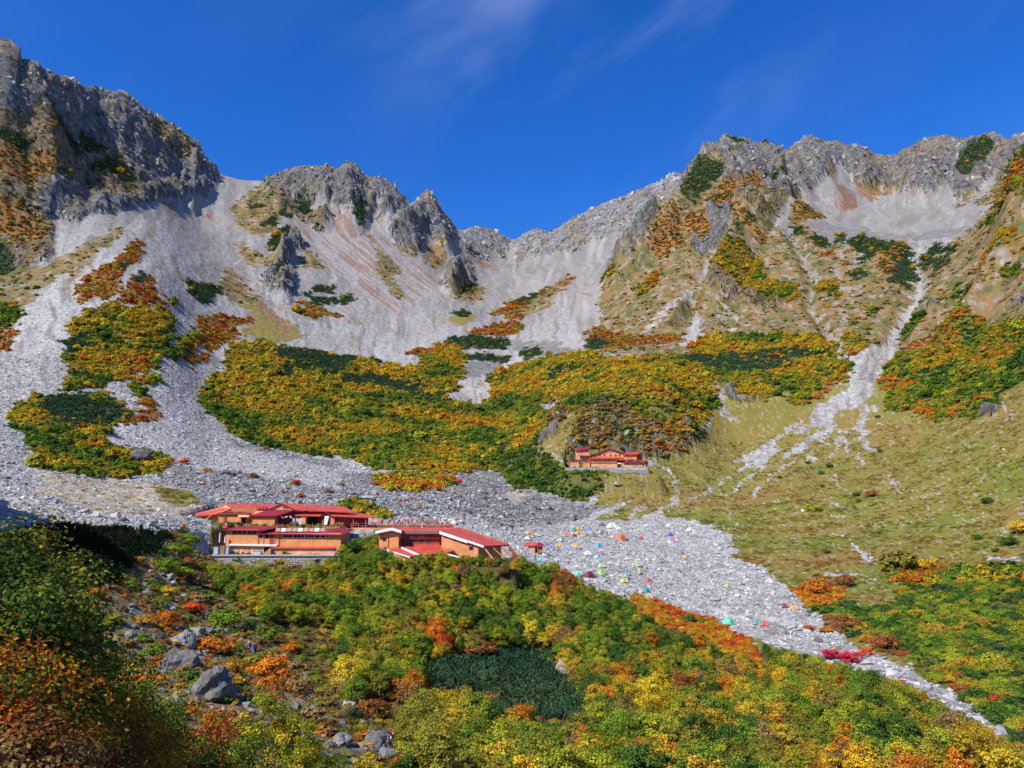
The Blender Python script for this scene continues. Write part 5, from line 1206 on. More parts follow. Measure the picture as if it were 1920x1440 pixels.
for q in [
 (1852,945,28,'dark','dark green round shrub alone on the upper right grass slope'), (1893,1022,40,'dark','large dark green shrub beside orange bushes at the right edge'), (1830,1012,24,'dark','small dark shrub just above a stone strip on the right meadow'),
 (1866,1036,18,'green','green bush between the dark shrubs on the right meadow'), (1829,1032,20,'green','loose green bush lowest of the right meadow cluster'), (1912,1000,44,'gold','golden shrub behind the large dark shrub at the right edge'),
 (1607,932,18,'dark','small dark shrub above a green bush in mid meadow'), (1608,942,18,'green','green bush just below the small dark shrub in mid meadow'), (1633,932,30,'rust','flat rust-red shrub beside two green bushes in mid meadow'),
 (1540,890,16,'dark','dark shrub below the stony gullies of the meadow'), (1556,877,16,'dark','dark shrub right under the middle stony gully'), (1515,870,14,'dark','dark shrub at the end of the main stone chute'),
 (1646,785,12,'dark','tiny dark shrub beside the right branch of the stone chute'), (1650,850,12,'dark','dark shrub at the tip of the right stone branch'), (1550,1038,18,'dark','dark round bush at the lower middle of the meadow'), (1525,960,34,'lime','yellow-green low bush patch on the meadow centre'),
 (1462,897,10,'dark','tiny dark bush left of the meadow gullies'), (1543,915,14,'green','green tuft under the dark meadow shrubs'), (1290,1168,36,'dark','pointed dark green shrub breaking the orange band'), (1318,1170,24,'green','green shrub leaning beside the pointed dark shrub'),
 (1690,1065,50,'orange','orange shrub on top of the right lower thicket'), (1745,1070,55,'gold','golden orange shrub beside the orange one over the right thicket'), (1530,1112,60,'orange','orange bush at the boulder field corner'), (1545,1140,50,'orange','orange-red bush at the edge of the boulder field'),
 (1592,1180,55,'rust','rust-red shrub on the far bank of the stream'), (1585,1100,50,'rust','dull red shrub above the orange bushes by the boulder field'), (1660,1215,70,'rust','long deep red shrub along the far stream bank'), (1780,1280,30,'yellow','bright yellow shrub at the far stream bank'),
 (1805,1300,36,'rust','rust shrub beside the bright yellow one'), (1832,1315,50,'dark','dark green bush near the lower end of the stream'), (1850,1335,30,'lime','yellow-green bush near the lower end of the stream'),
 (1561,1237,46,'crimson','crimson bush in the boulder stream, left of the pair'), (1598,1244,56,'crimson','crimson bush in the boulder stream, right of the pair'), (1624,1229,36,'red','pale red bush just above the crimson pair'), (1517,1182,24,'red','salmon red low bush on the boulder field edge'),
 (1550,1187,28,'orange','salmon orange bush next to the rust-red shrub'), (1690,1281,18,'crimson','small crimson bush lower down in the stones'), (1571,1218,14,'lime','small yellow-green tuft among the stream stones'),
 (857,909,26,'red','red-orange bush in the dark rubble below the mound'), (830,905,30,'orange','orange bush at the right end of the gold patch'), (750,942,12,'red','small red bush above the terrace crowd'), (762,941,14,'red','small scarlet bush beside another above the terrace crowd'), (663,930,18,'rust','rust bush next to the flat pale boulder'),
 (708,928,10,'red','tiny red bush right of the flat pale boulder'), (704,911,22,'red','red-orange bush at the left end of the gold patch'), (553,910,26,'red','round red-orange bush in the rubble above the lodge roofs'), (563,933,22,'orange','orange bush just above the lodge roof ridge'),
 (380,910,12,'red','small red bush in the sandy ground left of the lodge'), (475,896,24,'rust','rust bush on the scree tongue above the lodge'), (387,885,20,'amber','amber bush near the dark rocks below the small mound'), (531,926,14,'red','small dull red bush above the lodge'), (617,926,20,'rust','dull red bush right above the lodge gable'),
 (345,870,26,'red','red-orange bush at the right tip of the small mound'), (500,842,14,'red','red dot of a bush under the big mound'), (785,950,12,'gold','small golden bush in the rubble above the terrace'), (640,912,16,'amber','amber bush in the rubble above the lodge'), (448,888,12,'orange','tiny orange bush beside the dark rock'),
 (362,1150,52,'red','scarlet shrub among the boulders below the lodge'), (306,1175,56,'orange','round orange-brown shrub among the gully boulders'), (265,1170,40,'amber','amber shrub left of the round orange one'), (318,1120,50,'gold','golden shrub on the gully bank'), (370,1100,60,'brown','brown leafless-looking shrub under the green bushes'),
 (430,1105,90,'green','big green bush under the stone wall'), (330,1040,60,'green','green bush left of the timber stand'), (312,1075,55,'green','green bush on the gully edge'), (350,1062,45,'rust','rust shrub between the green gully bushes'), (322,1012,30,'olive','olive bush beside the timber steps'),
 (352,1022,50,'green','green bush under the raking balcony struts'), (372,1068,46,'olive','olive bush at the foot of the timber stand'), (392,1076,40,'green','green bush at the left end of the stone wall'), (340,1085,50,'lime','yellow-green bush above the brown shrub'),
 (425,1178,70,'green','dark green mound of a bush above the hikers'), (497,1205,60,'green','rounded green bush beside the hikers'), (400,1225,80,'orange','orange low shrub left of the hikers'), (438,1266,60,'amber','amber low shrub in front of the hikers'), (510,1270,80,'orange','orange-brown shrub below the hikers'),
 (545,1225,50,'orange','orange shrub right of the hikers'), (470,1180,40,'dark','dark bush behind the rounded green one'), (560,1300,70,'brown','brown shrub among the lower gully stones'), (640,1310,60,'brown','dull brown shrub above the pale boulder'), (700,1350,80,'rust','rust-brown shrub beside the pale boulder'),
 (665,1352,44,'pine','blue-green dwarf pine beside the pale boulder'), (632,1345,18,'orange','little orange bush under the pale boulder'), (740,1320,80,'brown','grey-brown shrub near the bottom centre'), (900,1232,66,'rust','rust-red round shrub at the top of the dwarf pines'), (940,1305,26,'rust','small rust shrub inside the dwarf pines'), (955,1345,34,'rust','dull red shrub low inside the dwarf pines'),
 (790,1300,40,'rust','wine-brown shrub left of the dwarf pines'), (760,1440,60,'red','red-orange shrub at the bottom edge of the view'),
]:
    shrub(*q)

# ------------------------------------------------------------------ near bushes beside the path
def near_bush(u, r, top_v, rad, colour, label, leaf=.05, n=1.0, mixc_=None):
    leaf *= .60; n *= 1.45
    a, _t = ray_az_tan(u, 1100); x_, y_ = math.sin(a) * r, math.cos(a) * r
    z0 = float(ground_z(x_, y_)[0]); top = ray_az_tan(u, top_v)[1] * r
    h = max(top - z0, .8)
    g = np.random.default_rng(int(u * 7 + r * 100 + 9000))
    rz = h * .50
    nc = int(54 * n)
    (v, f), cc = crown_arrays(g, nc, int(95 * n), leaf, rx=rad, rz=rz, zc=h - rz * .98, hollow=.25, clump=.42 * min(1.0, rad), low=-.9, updir=.4)
    e = empty('near_bush', (x_, y_, z0), 0); tag(e, label, 'bush')
    me = mesh_np('near_crown', v, f); me.materials.append(LEAF_OBJ)
    c_ = link('crown', me, e); c_.color = (*(np.array(PAL[colour]) * .72), 1)
    if mixc_:
        (v, f), _c = crown_arrays(g, nc // 2, int(70 * n), leaf, rx=rad * 1.03, rz=rz, zc=h - rz * .98, hollow=.5, clump=.34 * min(1.0, rad), low=-.6, updir=.4)
        m2 = mesh_np('turned_leaves', v, f); m2.materials.append(LEAF_OBJ); o2 = link('turned_leaves', m2, e); o2.color = (*(np.array(PAL[mixc_]) * .8), 1)
    verts, faces = [], []
    for q in range(int(26 * n)):
        b = g.normal(size=3) * .12 * rad; b[2] = -.1
        t_ = cc[g.integers(0, len(cc))]; m_ = b * .5 + t_ * .5 + g.normal(size=3) * .12 * rad
        tube(verts, faces, b, m_, .022, .015, 5); tube(verts, faces, m_, t_ * 1.04, .015, .005, 4)
    sm = mesh_np('near_stems', verts, faces, True); sm.materials.append(BARK); link('stem', sm, e)
for q in [
 (-25, 11, 903, 1.25, 'dark', 'tall dark green bush at the far left edge', .055, 1.1, 'olive'), (62, 12.5, 985, .95, 'dark', 'dark bush with sunlit leaf tips in front of the shaded gully', .055, 1.0, 'olive'), (122, 14, 1050, .9, 'olive', 'sprawling olive bush reaching into the gully shadow', .055, .9, 'amber'),
 (35, 10, 1095, 1.0, 'dark', 'dense dark bush low at the left edge', .05, 1.0, 'green'), (150, 13, 1125, 1.05, 'dark', 'dark green bush under the sprawling olive one', .052, 1.0, 'olive'), (218, 15.5, 1175, 1.0, 'green', 'green leafy bush next to the gully boulders', .052, 1.0, 'dark'),
 (10, 8.6, 1190, .8, 'orange', 'orange-leaved bush at the left edge', .045, .9, 'dark'), (108, 9.8, 1225, .85, 'amber', 'amber and orange bush in half shade', .045, 1.0, 'orange'), (255, 13, 1262, 1.0, 'gold', 'glowing orange-gold bush in the near corner', .05, 1.1, 'orange'),
 (175, 11, 1298, .9, 'rust', 'rust bush in deep shade in the near corner', .045, 1.0, 'gold'), (60, 7.6, 1335, .7, 'rust', 'shaded brown bush in the bottom corner', .04, .9, 'brown'), (318, 15, 1325, .75, 'orange', 'orange bush at the foot of the glowing one', .05, .9, 'gold'),
 (283, 17, 1228, 1.05, 'dark', 'dark green bush before the great boulder', .055, 1.0, 'green'), (335, 20, 1290, 1.1, 'dark', 'dark green bush under the great boulders', .06, 1.0, 'green'), (408, 22, 1308, .95, 'red', 'scarlet bush between two green ones', .06, 1.0, 'orange'),
 (400, 17, 1375, .85, 'green', 'broad-leaved green bush at the bottom edge', .06, 1.0, 'dark'), (468, 24, 1335, 1.05, 'dark', 'dark green bush beside the yellow-green tree', .06, 1.0, 'green'), (540, 29, 1298, 1.9, 'lime', 'big yellow-green tree at the bottom left', .07, 1.35, 'yellow'),
 (612, 33, 1395, 1.25, 'green', 'green bush right of the yellow-green tree', .07, 1.0, 'olive'), (480, 20, 1412, .75, 'amber', 'amber bush at the bottom edge', .055, .9, 'rust'), (320, 12, 1415, .6, 'green', 'small shaded green bush at the bottom edge', .045, .9, 'dark'),
 (225, 9.5, 1372, .6, 'brown', 'brown twiggy bush at the bottom edge', .04, .8, 'rust'), (700, 40, 1410, 1.2, 'olive', 'olive bush at the bottom edge below the pale boulder', .08, 1.0, 'yellow'),
]:
    near_bush(*q)

# ------------------------------------------------------------------ boulders
def boulder(u, v, wpx, tint, label, group=None, flat=.75, seed=None, sink=.25, stretch=1.0):
    p = sight(u, v); d = p.y * CP + p.z * SP
    s = wpx / 2 / F_PX * d
    g = np.random.default_rng(int(u * 13 + v) if seed is None else seed)
    me = rock_mesh('boulder', g, 40 if wpx > 40 else 24, flat); me.materials.append(ROCK_OBJ)
    o = link('boulder', me, None, p + Vector((0, 0, s * flat * .12)))
    o.scale = (s * stretch, s, s); o.rotation_euler = (g.normal() * .15, g.normal() * .15, g.uniform(0, 6.28) if stretch == 1.0 else g.normal() * .2)
    o.color = (*tint, 1)
    return tag(o, label, 'boulder', group)
GB = (.15, .145, .14); PBD = (.22, .215, .21); DK = (.13, .125, .125)
for q in [
 (338, 1262, 85, GB, 'great grey boulder uphill of another above the near bushes', None, .95), (398, 1305, 110, GB, 'largest mossy grey boulder with a black shaded side', None, .85), (345, 1212, 60, PBD, 'leaning grey boulder behind the two great ones', None, .8), (366, 1200, 34, PBD, 'blocky boulder beside the leaning one', None, .9),
 (130, 1135, 70, DK, 'broad dark boulder under the gully shadow', None, .5), (296, 1200, 26, DK, 'dark upright boulder left of the leaning one', None, 1.1), (655, 1328, 38, (.52, .47, .36), 'pale cream boulder among brown shrubs', None, .8), (705, 1405, 70, GB, 'dark grey boulder at the bottom of the gully', None, .9), (640, 1395, 50, PBD, 'grey boulder below the pale cream one', None, .8),
 (570, 1292, 26, GB, 'grey boulder among the lower gully shrubs', None, .9), (1055, 1268, 40, (.27, .26, .25), 'pale rock fin on the edge of the dwarf pines', None, 1.5), (1464, 1188, 46, (.22, .215, .20), 'big flat-topped boulder overhanging on the boulder field', None, .6), (1485, 1122, 18, GB, 'dark boulder at the orange corner of the boulder field', None, .7),
 (1535, 1204, 22, DK, 'dark boulder near the salmon bushes', None, .7), (1702, 1296, 40, GB, 'flat grey slab in the lower boulder stream', None, .5), (1707, 1248, 16, (.42, .42, .42), 'small white boulder under the long red shrub', None, .9), (1875, 1372, 30, PBD, 'grey boulder at the lower end of the stream', None, .9), (1855, 1292, 40, PBD, 'flat grey rock in the right thicket', None, .4),
 (262, 862, 55, DK, 'dark overhanging crag at the tip of the small mound', None, .7), (422, 890, 26, DK, 'dark green-grey boulder on the scree tongue', None, .6), (437, 893, 16, (.08, .08, .085), 'black shaded boulder next to the green-grey one', None, .8), (688, 938, 30, (.38, .36, .33), 'flat pale boulder right above the lodge', None, .6), (876, 962, 30, DK, 'big rounded dark boulder behind the terrace', None, .75),  # boulder next to the green-grey one is simply tinted black
 (957, 990, 14, (.10, .10, .10), 'black boulder by the path right of the terrace', None, .9), (962, 1004, 12, (.16, .16, .165), 'square dark boulder below the black one', None, .8), (1075, 975, 20, GB, 'dark boulder at the far edge of the rubble', None, .8), (1060, 972, 16, PBD, 'grey boulder next to the dark one at the rubble edge', None, .8), (1025, 955, 18, PBD, 'pale boulder in the upper rubble', None, .7),
 (185, 968, 10, DK, 'dark boulder standing on the gully rim', None, 1.0), (232, 978, 24, PBD, 'grey boulder on the gully rim beside pale slabs', None, .6), (190, 992, 16, GB, 'small dark boulder just under the gully rim', None, .8), (10, 898, 22, DK, 'dark flat boulder at the left edge of the scree', None, .4), (1488, 1013, 12, (.45, .44, .42), 'white boulder on the lower meadow', None, .6),
 (1580, 1007, 8, (.5, .5, .49), 'small white boulder in the middle of the meadow', None, .7), (1668, 895, 7, (.45, .45, .45), 'pale boulder on the upper meadow', None, .9), (1382, 985, 9, (.45, .44, .42), 'pale boulder near the top of the tents', None, .7), (1158, 915, 18, (.34, .32, .30), 'flat boulder on the grass below the upper hut', None, .6), (1540, 660, 14, GB, 'grey rock showing inside the dark pine patch', None, .6),
]:
    boulder(*q)
_bn = 0
for (u0, u1, v0, v1, n, lo, hi, lab, grp, tn) in [
 (725, 1090, 905, 985, 46, 8, 17, 'grey angular boulder in the dark rubble behind the terrace', 'rubble boulders behind the terrace', GB), (470, 700, 895, 935, 12, 7, 12, 'grey boulder in the rubble above the lodge roofs', 'rubble boulders above the lodge', GB),
 (225, 420, 1110, 1240, 40, 10, 24, 'lichen grey boulder in the stony gully below the lodge', 'boulders of the stony gully', PBD), (560, 720, 1290, 1430, 14, 12, 28, 'grey boulder among the shrubs near the bottom of the gully', 'boulders low in the gully', GB),
 (1180, 1500, 1060, 1190, 34, 6, 11, 'grey block on the open boulder field', 'blocks of the open boulder field', PBD), (1560, 1850, 1230, 1350, 26, 8, 16, 'grey block in the narrow boulder stream', 'blocks of the boulder stream', PBD), (240, 330, 985, 1100, 14, 7, 15, 'boulder on the bank at the gully shadow edge', 'boulders at the shadow edge', GB)]:
    tries = 0; spots = []
    while len(spots) < n and tries < n * 12:
        tries += 1
        u, v = rng.uniform(u0, u1), rng.uniform(v0, v1)
        if cover_at(np.array([u]), np.array([v]))[0] in (D, S, RG, T): spots.append((u, v))
    spots.sort()
    for i, (u, v) in enumerate(spots):
        boulder(u, v, rng.uniform(lo, hi), tuple(np.array(tn) * rng.uniform(.75, 1.35)), f'{ordinal(i, len(spots))} {lab}', grp, rng.uniform(.55, .95), seed=int(rng.integers(1, 1 << 30)))
# ------------------------------------------------------------------ buildings
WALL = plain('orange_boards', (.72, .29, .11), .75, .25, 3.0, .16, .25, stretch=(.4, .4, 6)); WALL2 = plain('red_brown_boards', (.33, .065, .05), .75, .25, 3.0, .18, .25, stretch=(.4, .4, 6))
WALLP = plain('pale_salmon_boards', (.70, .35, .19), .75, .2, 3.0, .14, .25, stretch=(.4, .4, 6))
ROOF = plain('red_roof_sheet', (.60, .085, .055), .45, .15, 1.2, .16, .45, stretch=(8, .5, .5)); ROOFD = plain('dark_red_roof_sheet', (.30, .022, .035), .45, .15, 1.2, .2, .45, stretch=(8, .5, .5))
WHITE = plain('white_paint', (.78, .78, .77), .5, 0, 5, .06, .3); GREYB = plain('grey_brown_trim', (.20, .13, .115), .6, 0, 5, .15); DARKI = plain('interior_shade', (.035, .024, .022), .9, 0, 2, .3)  # last one: near-black solid panels standing for the shade inside doorways
TIMBER = plain('weathered_timber', (.40, .25, .17), .85, .3, 5, .3, stretch=(1, 1, 4)); TIMBERO = plain('orange_timber', (.46, .17, .06), .8, .2, 5, .2); CONC = plain('concrete', (.42, .40, .37), .9, .3, 2, .18)
GLASS, _nt, _b, _o = new_mat('window_glass'); _b.inputs['Base Color'].default_value = (.02, .024, .03, 1); _b.inputs['Roughness'].default_value = .12; _b.inputs['Specular IOR Level'].default_value = .6
BLUEP = plain('blue_paint', (.03, .08, .42), .5, 0, 3, .1); STEELB = plain('blue_grey_steel', (.40, .46, .58), .45, 0, 3, .12, .5); CLOTH_W = plain('white_sheet', (.72, .73, .68), .8, .2, 3, .1)
STONEW = plain('wall_stone', (.30, .295, .28), .95, .6, 1.5, .4); RUSTY = plain('rusty_box', (.27, .17, .11), .7, .2, 3, .3)

def seams(m, pitch=.45, dark=.45):
    nt = m.node_tree; N_, L_ = nt.nodes, nt.links
    b = next(n for n in N_ if n.type == 'BSDF_PRINCIPLED'); src = b.inputs['Base Color'].links[0].from_socket
    tc = next(n for n in N_ if n.type == 'TEX_COORD')
    w = N_.new('ShaderNodeTexWave'); w.wave_type = 'BANDS'; w.bands_direction = 'X'; w.inputs['Scale'].default_value = .314 / pitch; w.inputs['Distortion'].default_value = 0
    L_.new(tc.outputs['Object'], w.inputs['Vector'])
    r = N_.new('ShaderNodeMapRange'); r.inputs['From Min'].default_value = .86; r.inputs['From Max'].default_value = 1.0; r.inputs['To Min'].default_value = 1.0; r.inputs['To Max'].default_value = dark; L_.new(w.outputs['Fac'], r.inputs['Value'])
    nz = N_.new('ShaderNodeTexNoise'); nz.inputs['Scale'].default_value = .35; nz.inputs['Detail'].default_value = 5; nz.inputs['Roughness'].default_value = .7; L_.new(tc.outputs['Object'], nz.inputs['Vector'])
    r2 = N_.new('ShaderNodeMapRange'); r2.inputs['From Min'].default_value = .3; r2.inputs['From Max'].default_value = .7; r2.inputs['To Min'].default_value = .68; r2.inputs['To Max'].default_value = 1.25; L_.new(nz.outputs['Fac'], r2.inputs['Value'])
    mu = N_.new('ShaderNodeMath'); mu.operation = 'MULTIPLY'; L_.new(r.outputs[0], mu.inputs[0]); L_.new(r2.outputs[0], mu.inputs[1])
    sc = N_.new('ShaderNodeVectorMath'); sc.operation = 'SCALE'; L_.new(src, sc.inputs[0]); L_.new(mu.outputs[0], sc.inputs['Scale']); L_.new(sc.outputs[0], b.inputs['Base Color'])
for _m in (ROOF, ROOFD): seams(_m)
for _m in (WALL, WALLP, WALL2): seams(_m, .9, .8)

class Site:
    """a building: an empty at its base and parts given in world coordinates"""
    def __init__(self, name, base, label, category, group=None):
        self.e = empty(name, base); self.o = Vector(base); tag(self.e, label, category, group)
    def part(self, name, verts, faces, mat, parent=None, smooth=False, label=None):
        me = bpy.data.meshes.new(name)
        me.from_pydata([tuple(Vector(v) - self.o) for v in verts], [], faces)
        bm = bmesh.new(); bm.from_mesh(me); bmesh.ops.recalc_face_normals(bm, faces=bm.faces); bm.to_mesh(me); bm.free()
        if smooth: me.polygons.foreach_set('use_smooth', np.ones(len(me.polygons), bool))
        me.materials.append(mat)
        o = link(name, me, parent or self.e)
        if label: o['label'] = label
        return o
    def box(self, name, x0, x1, y0, y1, z0, z1, mat, parent=None, label=None):
        v = [(x, y, z) for z in (z0, z1) for x, y in ((x0, y0), (x1, y0), (x1, y1), (x0, y1))]
        return self.part(name, v, [(0, 1, 2, 3), (4, 5, 6, 7), (0, 1, 5, 4), (1, 2, 6, 5), (2, 3, 7, 6), (3, 0, 4, 7)], mat, parent, label=label)
    def slab(self, name, pts, th, mat, parent=None, label=None):
        p = [Vector(q) for q in pts]; n = (p[1] - p[0]).cross(p[2] - p[0]).normalized()
        if n.z < 0: n = -n
        k = len(p); v = p + [q - n * th for q in p]
        f = [tuple(range(k)), tuple(range(k, 2 * k))] + [(i, (i + 1) % k, k + (i + 1) % k, k + i) for i in range(k)]
        return self.part(name, v, f, mat, parent, label=label)
    def prism(self, name, foot, z0, tops, mat, parent=None, label=None):
        """walls over a footprint; tops = height per corner"""
        k = len(foot); v = [(x, y, z0) for x, y in foot] + [(x, y, t) for (x, y), t in zip(foot, tops)]
        f = [tuple(range(k)), tuple(range(k, 2 * k))] + [(i, (i + 1) % k, k + (i + 1) % k, k + i) for i in range(k)]
        return self.part(name, v, f, mat, parent, label=label)
    def bar(self, name, a, b, w, mat, parent=None):
        verts, faces = [], []
        tube(verts, faces, a, b, w / 2 * 1.2, w / 2 * 1.2, 4)
        n = len(verts); faces += [(0, 1, 2, 3), (4, 5, 6, 7)]
        return self.part(name, verts, faces, mat, parent)
    def window(self, a, b, h, frame=WHITE, proud=.06, fw=.09, name='window', pane=GLASS, mullion=1):
        """upright opening from bottom corner a to bottom corner b, height h; normal faces the path"""
        a, b = Vector(a), Vector(b); t = (b - a); w = t.length; t.normalize(); n = t.cross(Vector((0, 0, 1))); n = -n if n.y > 0 else n
        up = Vector((0, 0, 1))
        P_ = lambda s, z, d: a + t * s + up * z + n * d
        v, f = [], []
        def bar_(s0, s1, z0, z1):
            i = len(v)
            for d in (-.05, proud):
                v.extend([P_(s0, z0, d), P_(s1, z0, d), P_(s1, z1, d), P_(s0, z1, d)])
            f.extend([(i, i + 1, i + 2, i + 3), (i + 4, i + 5, i + 6, i + 7), (i, i + 1, i + 5, i + 4), (i + 1, i + 2, i + 6, i + 5), (i + 2, i + 3, i + 7, i + 6), (i + 3, i, i + 4, i + 7)])
        bar_(0, w, 0, fw); bar_(0, w, h - fw, h); bar_(0, fw, fw + .001, h - fw - .001); bar_(w - fw, w, fw + .001, h - fw - .001)
        for m_ in range(1, mullion): bar_(w * m_ / mullion - fw * .4, w * m_ / mullion + fw * .4, fw + .001, h - fw - .001)
        o = self.part(name, v, f, frame)
        q = [P_(fw * .9, fw * .9, .015), P_(w - fw * .9, fw * .9, .015), P_(w - fw * .9, h - fw * .9, .015), P_(fw * .9, h - fw * .9, .015)]
        self.part('pane', q, [(0, 1, 2, 3)], pane, o)
        return o

def zz(v, Dd): return place(960, v, Dd).z
def xx(u, v, Dd): return place(u, v, Dd).x

# ---- long lodge: front block on the lower terrace
Df, Db = 195.0, 206.5
g0 = LOW_Z
L = Site('long_lodge', (xx(530, 1038, Df), Df, g0), 'long low orange lodge with dark red roof above the stone wall', 'lodge')
xl, xm, xr = xx(424, 1005, Df), xx(485, 1005, Df), xx(639, 1005, Df)
L.box('wall', xl, xm - .02, Df, Db, g0 + 1.9, zz(992.5, Df), WALL, label='orange boarded wall of the higher block')
L.box('plinth', xl + .3, xm + .8, Df + .35, Db - 2, g0 - 1.0, zz(1020, Df) - .02, CONC)
L.box('wall', xm, xr, Df + .25, Db, g0 + 1.9, zz(999.5, Df), WALL, label='orange boarded wall of the main block')
L.box('wall', xx(512, 1030, Df), xr - .1, Df - .35, Db - .5, g0 - 1.2, zz(1026.5, Df), WALLP, label='pale orange wall of the lower storey')
L.slab('awning', [(xx(511, 1026, Df), Df - .9, zz(1027.5, Df)), (xr - 1.2, Df - .9, zz(1027.5, Df)), (xr - 1.2, Df + .2, zz(1024.5, Df)), (xx(511, 1026, Df), Df + .2, zz(1024.5, Df))], .15, ROOF)
L.slab('white_band', [(xl + .8, Df - .5, zz(1020.5, Df)), (xx(520, 1020, Df), Df - .5, zz(1022, Df)), (xx(520, 1020, Df), Df + .3, zz(1021, Df)), (xl + .8, Df + .3, zz(1019.5, Df))], .35, WHITE)
for i in range(6):
    a = xx(439 + i * 9.5, 1030, Df); b = xx(447 + i * 9.5, 1030, Df)
    L.box('door', a, b, Df + .22, Df + .36, g0, zz(1024.5, Df), WALLP)
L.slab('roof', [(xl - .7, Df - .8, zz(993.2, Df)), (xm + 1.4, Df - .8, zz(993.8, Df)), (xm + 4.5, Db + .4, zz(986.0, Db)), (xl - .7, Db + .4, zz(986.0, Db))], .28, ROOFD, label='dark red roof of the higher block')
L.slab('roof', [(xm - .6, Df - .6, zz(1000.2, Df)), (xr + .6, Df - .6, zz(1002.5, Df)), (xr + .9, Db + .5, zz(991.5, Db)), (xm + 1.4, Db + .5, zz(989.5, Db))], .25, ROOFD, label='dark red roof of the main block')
L.box('roof_box', xl - 1.0, xl + .1, Df - .3, Df + 1.5, zz(990.5, Df), zz(984.5, Df), ROOF)
for i in range(5):
    u0 = 436 + i * 9.2
    L.window((xx(u0, 1000, Df), Df - .01, zz(1001.2, Df)), (xx(u0 + 7.4, 1000, Df), Df - .01, zz(1001.2, Df)), .85, TIMBERO)
for i, (u0, u1) in enumerate([(530, 548), (549.5, 570), (571.5, 588), (590, 599.5), (600.5, 610), (612, 616)]):
    L.window((xx(u0, 1005, Df), Df + .24, zz(1008.6, Df)), (xx(u1, 1005, Df), Df + .24, zz(1008.6, Df)), .85, WHITE, mullion=3 if i < 3 else 1)
dB = L.box('door', xx(486, 1010, Df), xx(494, 1010, Df), Df + .12, Df + .26, g0 + 1.95, zz(1001.5, Df), WALL, label='orange door with a blue sign'); L.box('sign', xx(487, 1005, Df), xx(492, 1005, Df), Df + .05, Df + .115, zz(1009, Df), zz(1002.8, Df), BLUEP, dB)
L.window((xx(495.5, 1010, Df), Df + .24, zz(1010, Df)), (xx(503.5, 1010, Df), Df + .24, zz(1010, Df)), 1.15, WALLP)
L.box('door', xx(505.5, 1010, Df), xx(513.8, 1010, Df), Df + .12, Df + .26, g0 + 1.95, zz(1001.2, Df), WALL2, label='brown entrance door')
L.box('corner_board', xx(514.2, 1010, Df), xx(515.4, 1010, Df), Df + .1, Df + .26, g0 + 1.95, zz(1000.8, Df), WALLP); L.box('corner_board', xx(523, 1010, Df), xx(524.4, 1010, Df), Df + .1, Df + .26, g0 + 1.95, zz(1000.8, Df), WALL2)
for i in range(5):
    yb = Df + 2.6 + i * 2.0
    L.box('balcony_post', xr + .05, xr + .17, yb, yb + .12, g0 + .6, g0 + 2.9, TIMBERO)
L.box('balcony_floor', xr + .01, xr + 1.0, Df + 2.2, Db - .6, g0 + 1.5, g0 + 1.7, TIMBERO)
for i in range(9):                 # pale boards leaning along the roof edge
    a = xx(518 + i * 10.4, 992, 197); b = xx(526.6 + i * 10.4, 992, 197)
    L.slab('board', [(a, 196.2, zz(996.2, 196.2)), (b, 196.2, zz(996.2, 196.2)), (b, 197.0, zz(990.2, 197)), (a, 197.0, zz(990.2, 197))], .06, WHITE if i % 3 == 1 else TIMBER)
for i in range(12):
    a = xx(518 + i * 11.2, 992, 198.5)
    L.box('post', a, a + .1, 198.5, 198.6, zz(992, 198.5), zz(981 + (i % 3), 198.5), TIMBER)

# ---- stone retaining wall, with single stones showing at its face
Wl = Site('stone_wall', (xx(500, 1050, 193), 192.6, g0 - 1.5), 'rough grey stone retaining wall with a concrete ledge under the lodge', 'wall'); Wl.e['kind'] = 'thing'
wx0, wx1 = xx(391, 1042, 192.8), xx(640, 1042, 192.8)
Wl.box('core', wx0, wx1, 192.7, 195.4, g0 - 4.2, g0 - .22, CONC)
Wl.box('ledge', wx0 - .2, wx1, 192.3, 195.6, g0 - .2, g0 + .12, CONC)
_v, _f = [], []
for i in range(int((wx1 - wx0) / .62)):
    for j in range(6):
        cx_, cz_ = wx0 + (i + .5 * (j % 2) + .3) * .62 + rng.uniform(-.1, .1), g0 - .5 - j * .55 + rng.uniform(-.08, .08)
        me = ROCKS[int(rng.integers(0, 8))]; k_ = len(_v); s_ = rng.uniform(.27, .40)
        _v += [(cx_ + v.co.x * s_, 192.62 + v.co.z * .22 - .02 * j, cz_ + v.co.y * s_ * .95) for v in me.vertices]; _f += [tuple(k_ + q for q in p.vertices) for p in me.polygons]
st_o = Wl.part('stones', _v, _f, STONEW); st_o['kind'] = 'stuff'

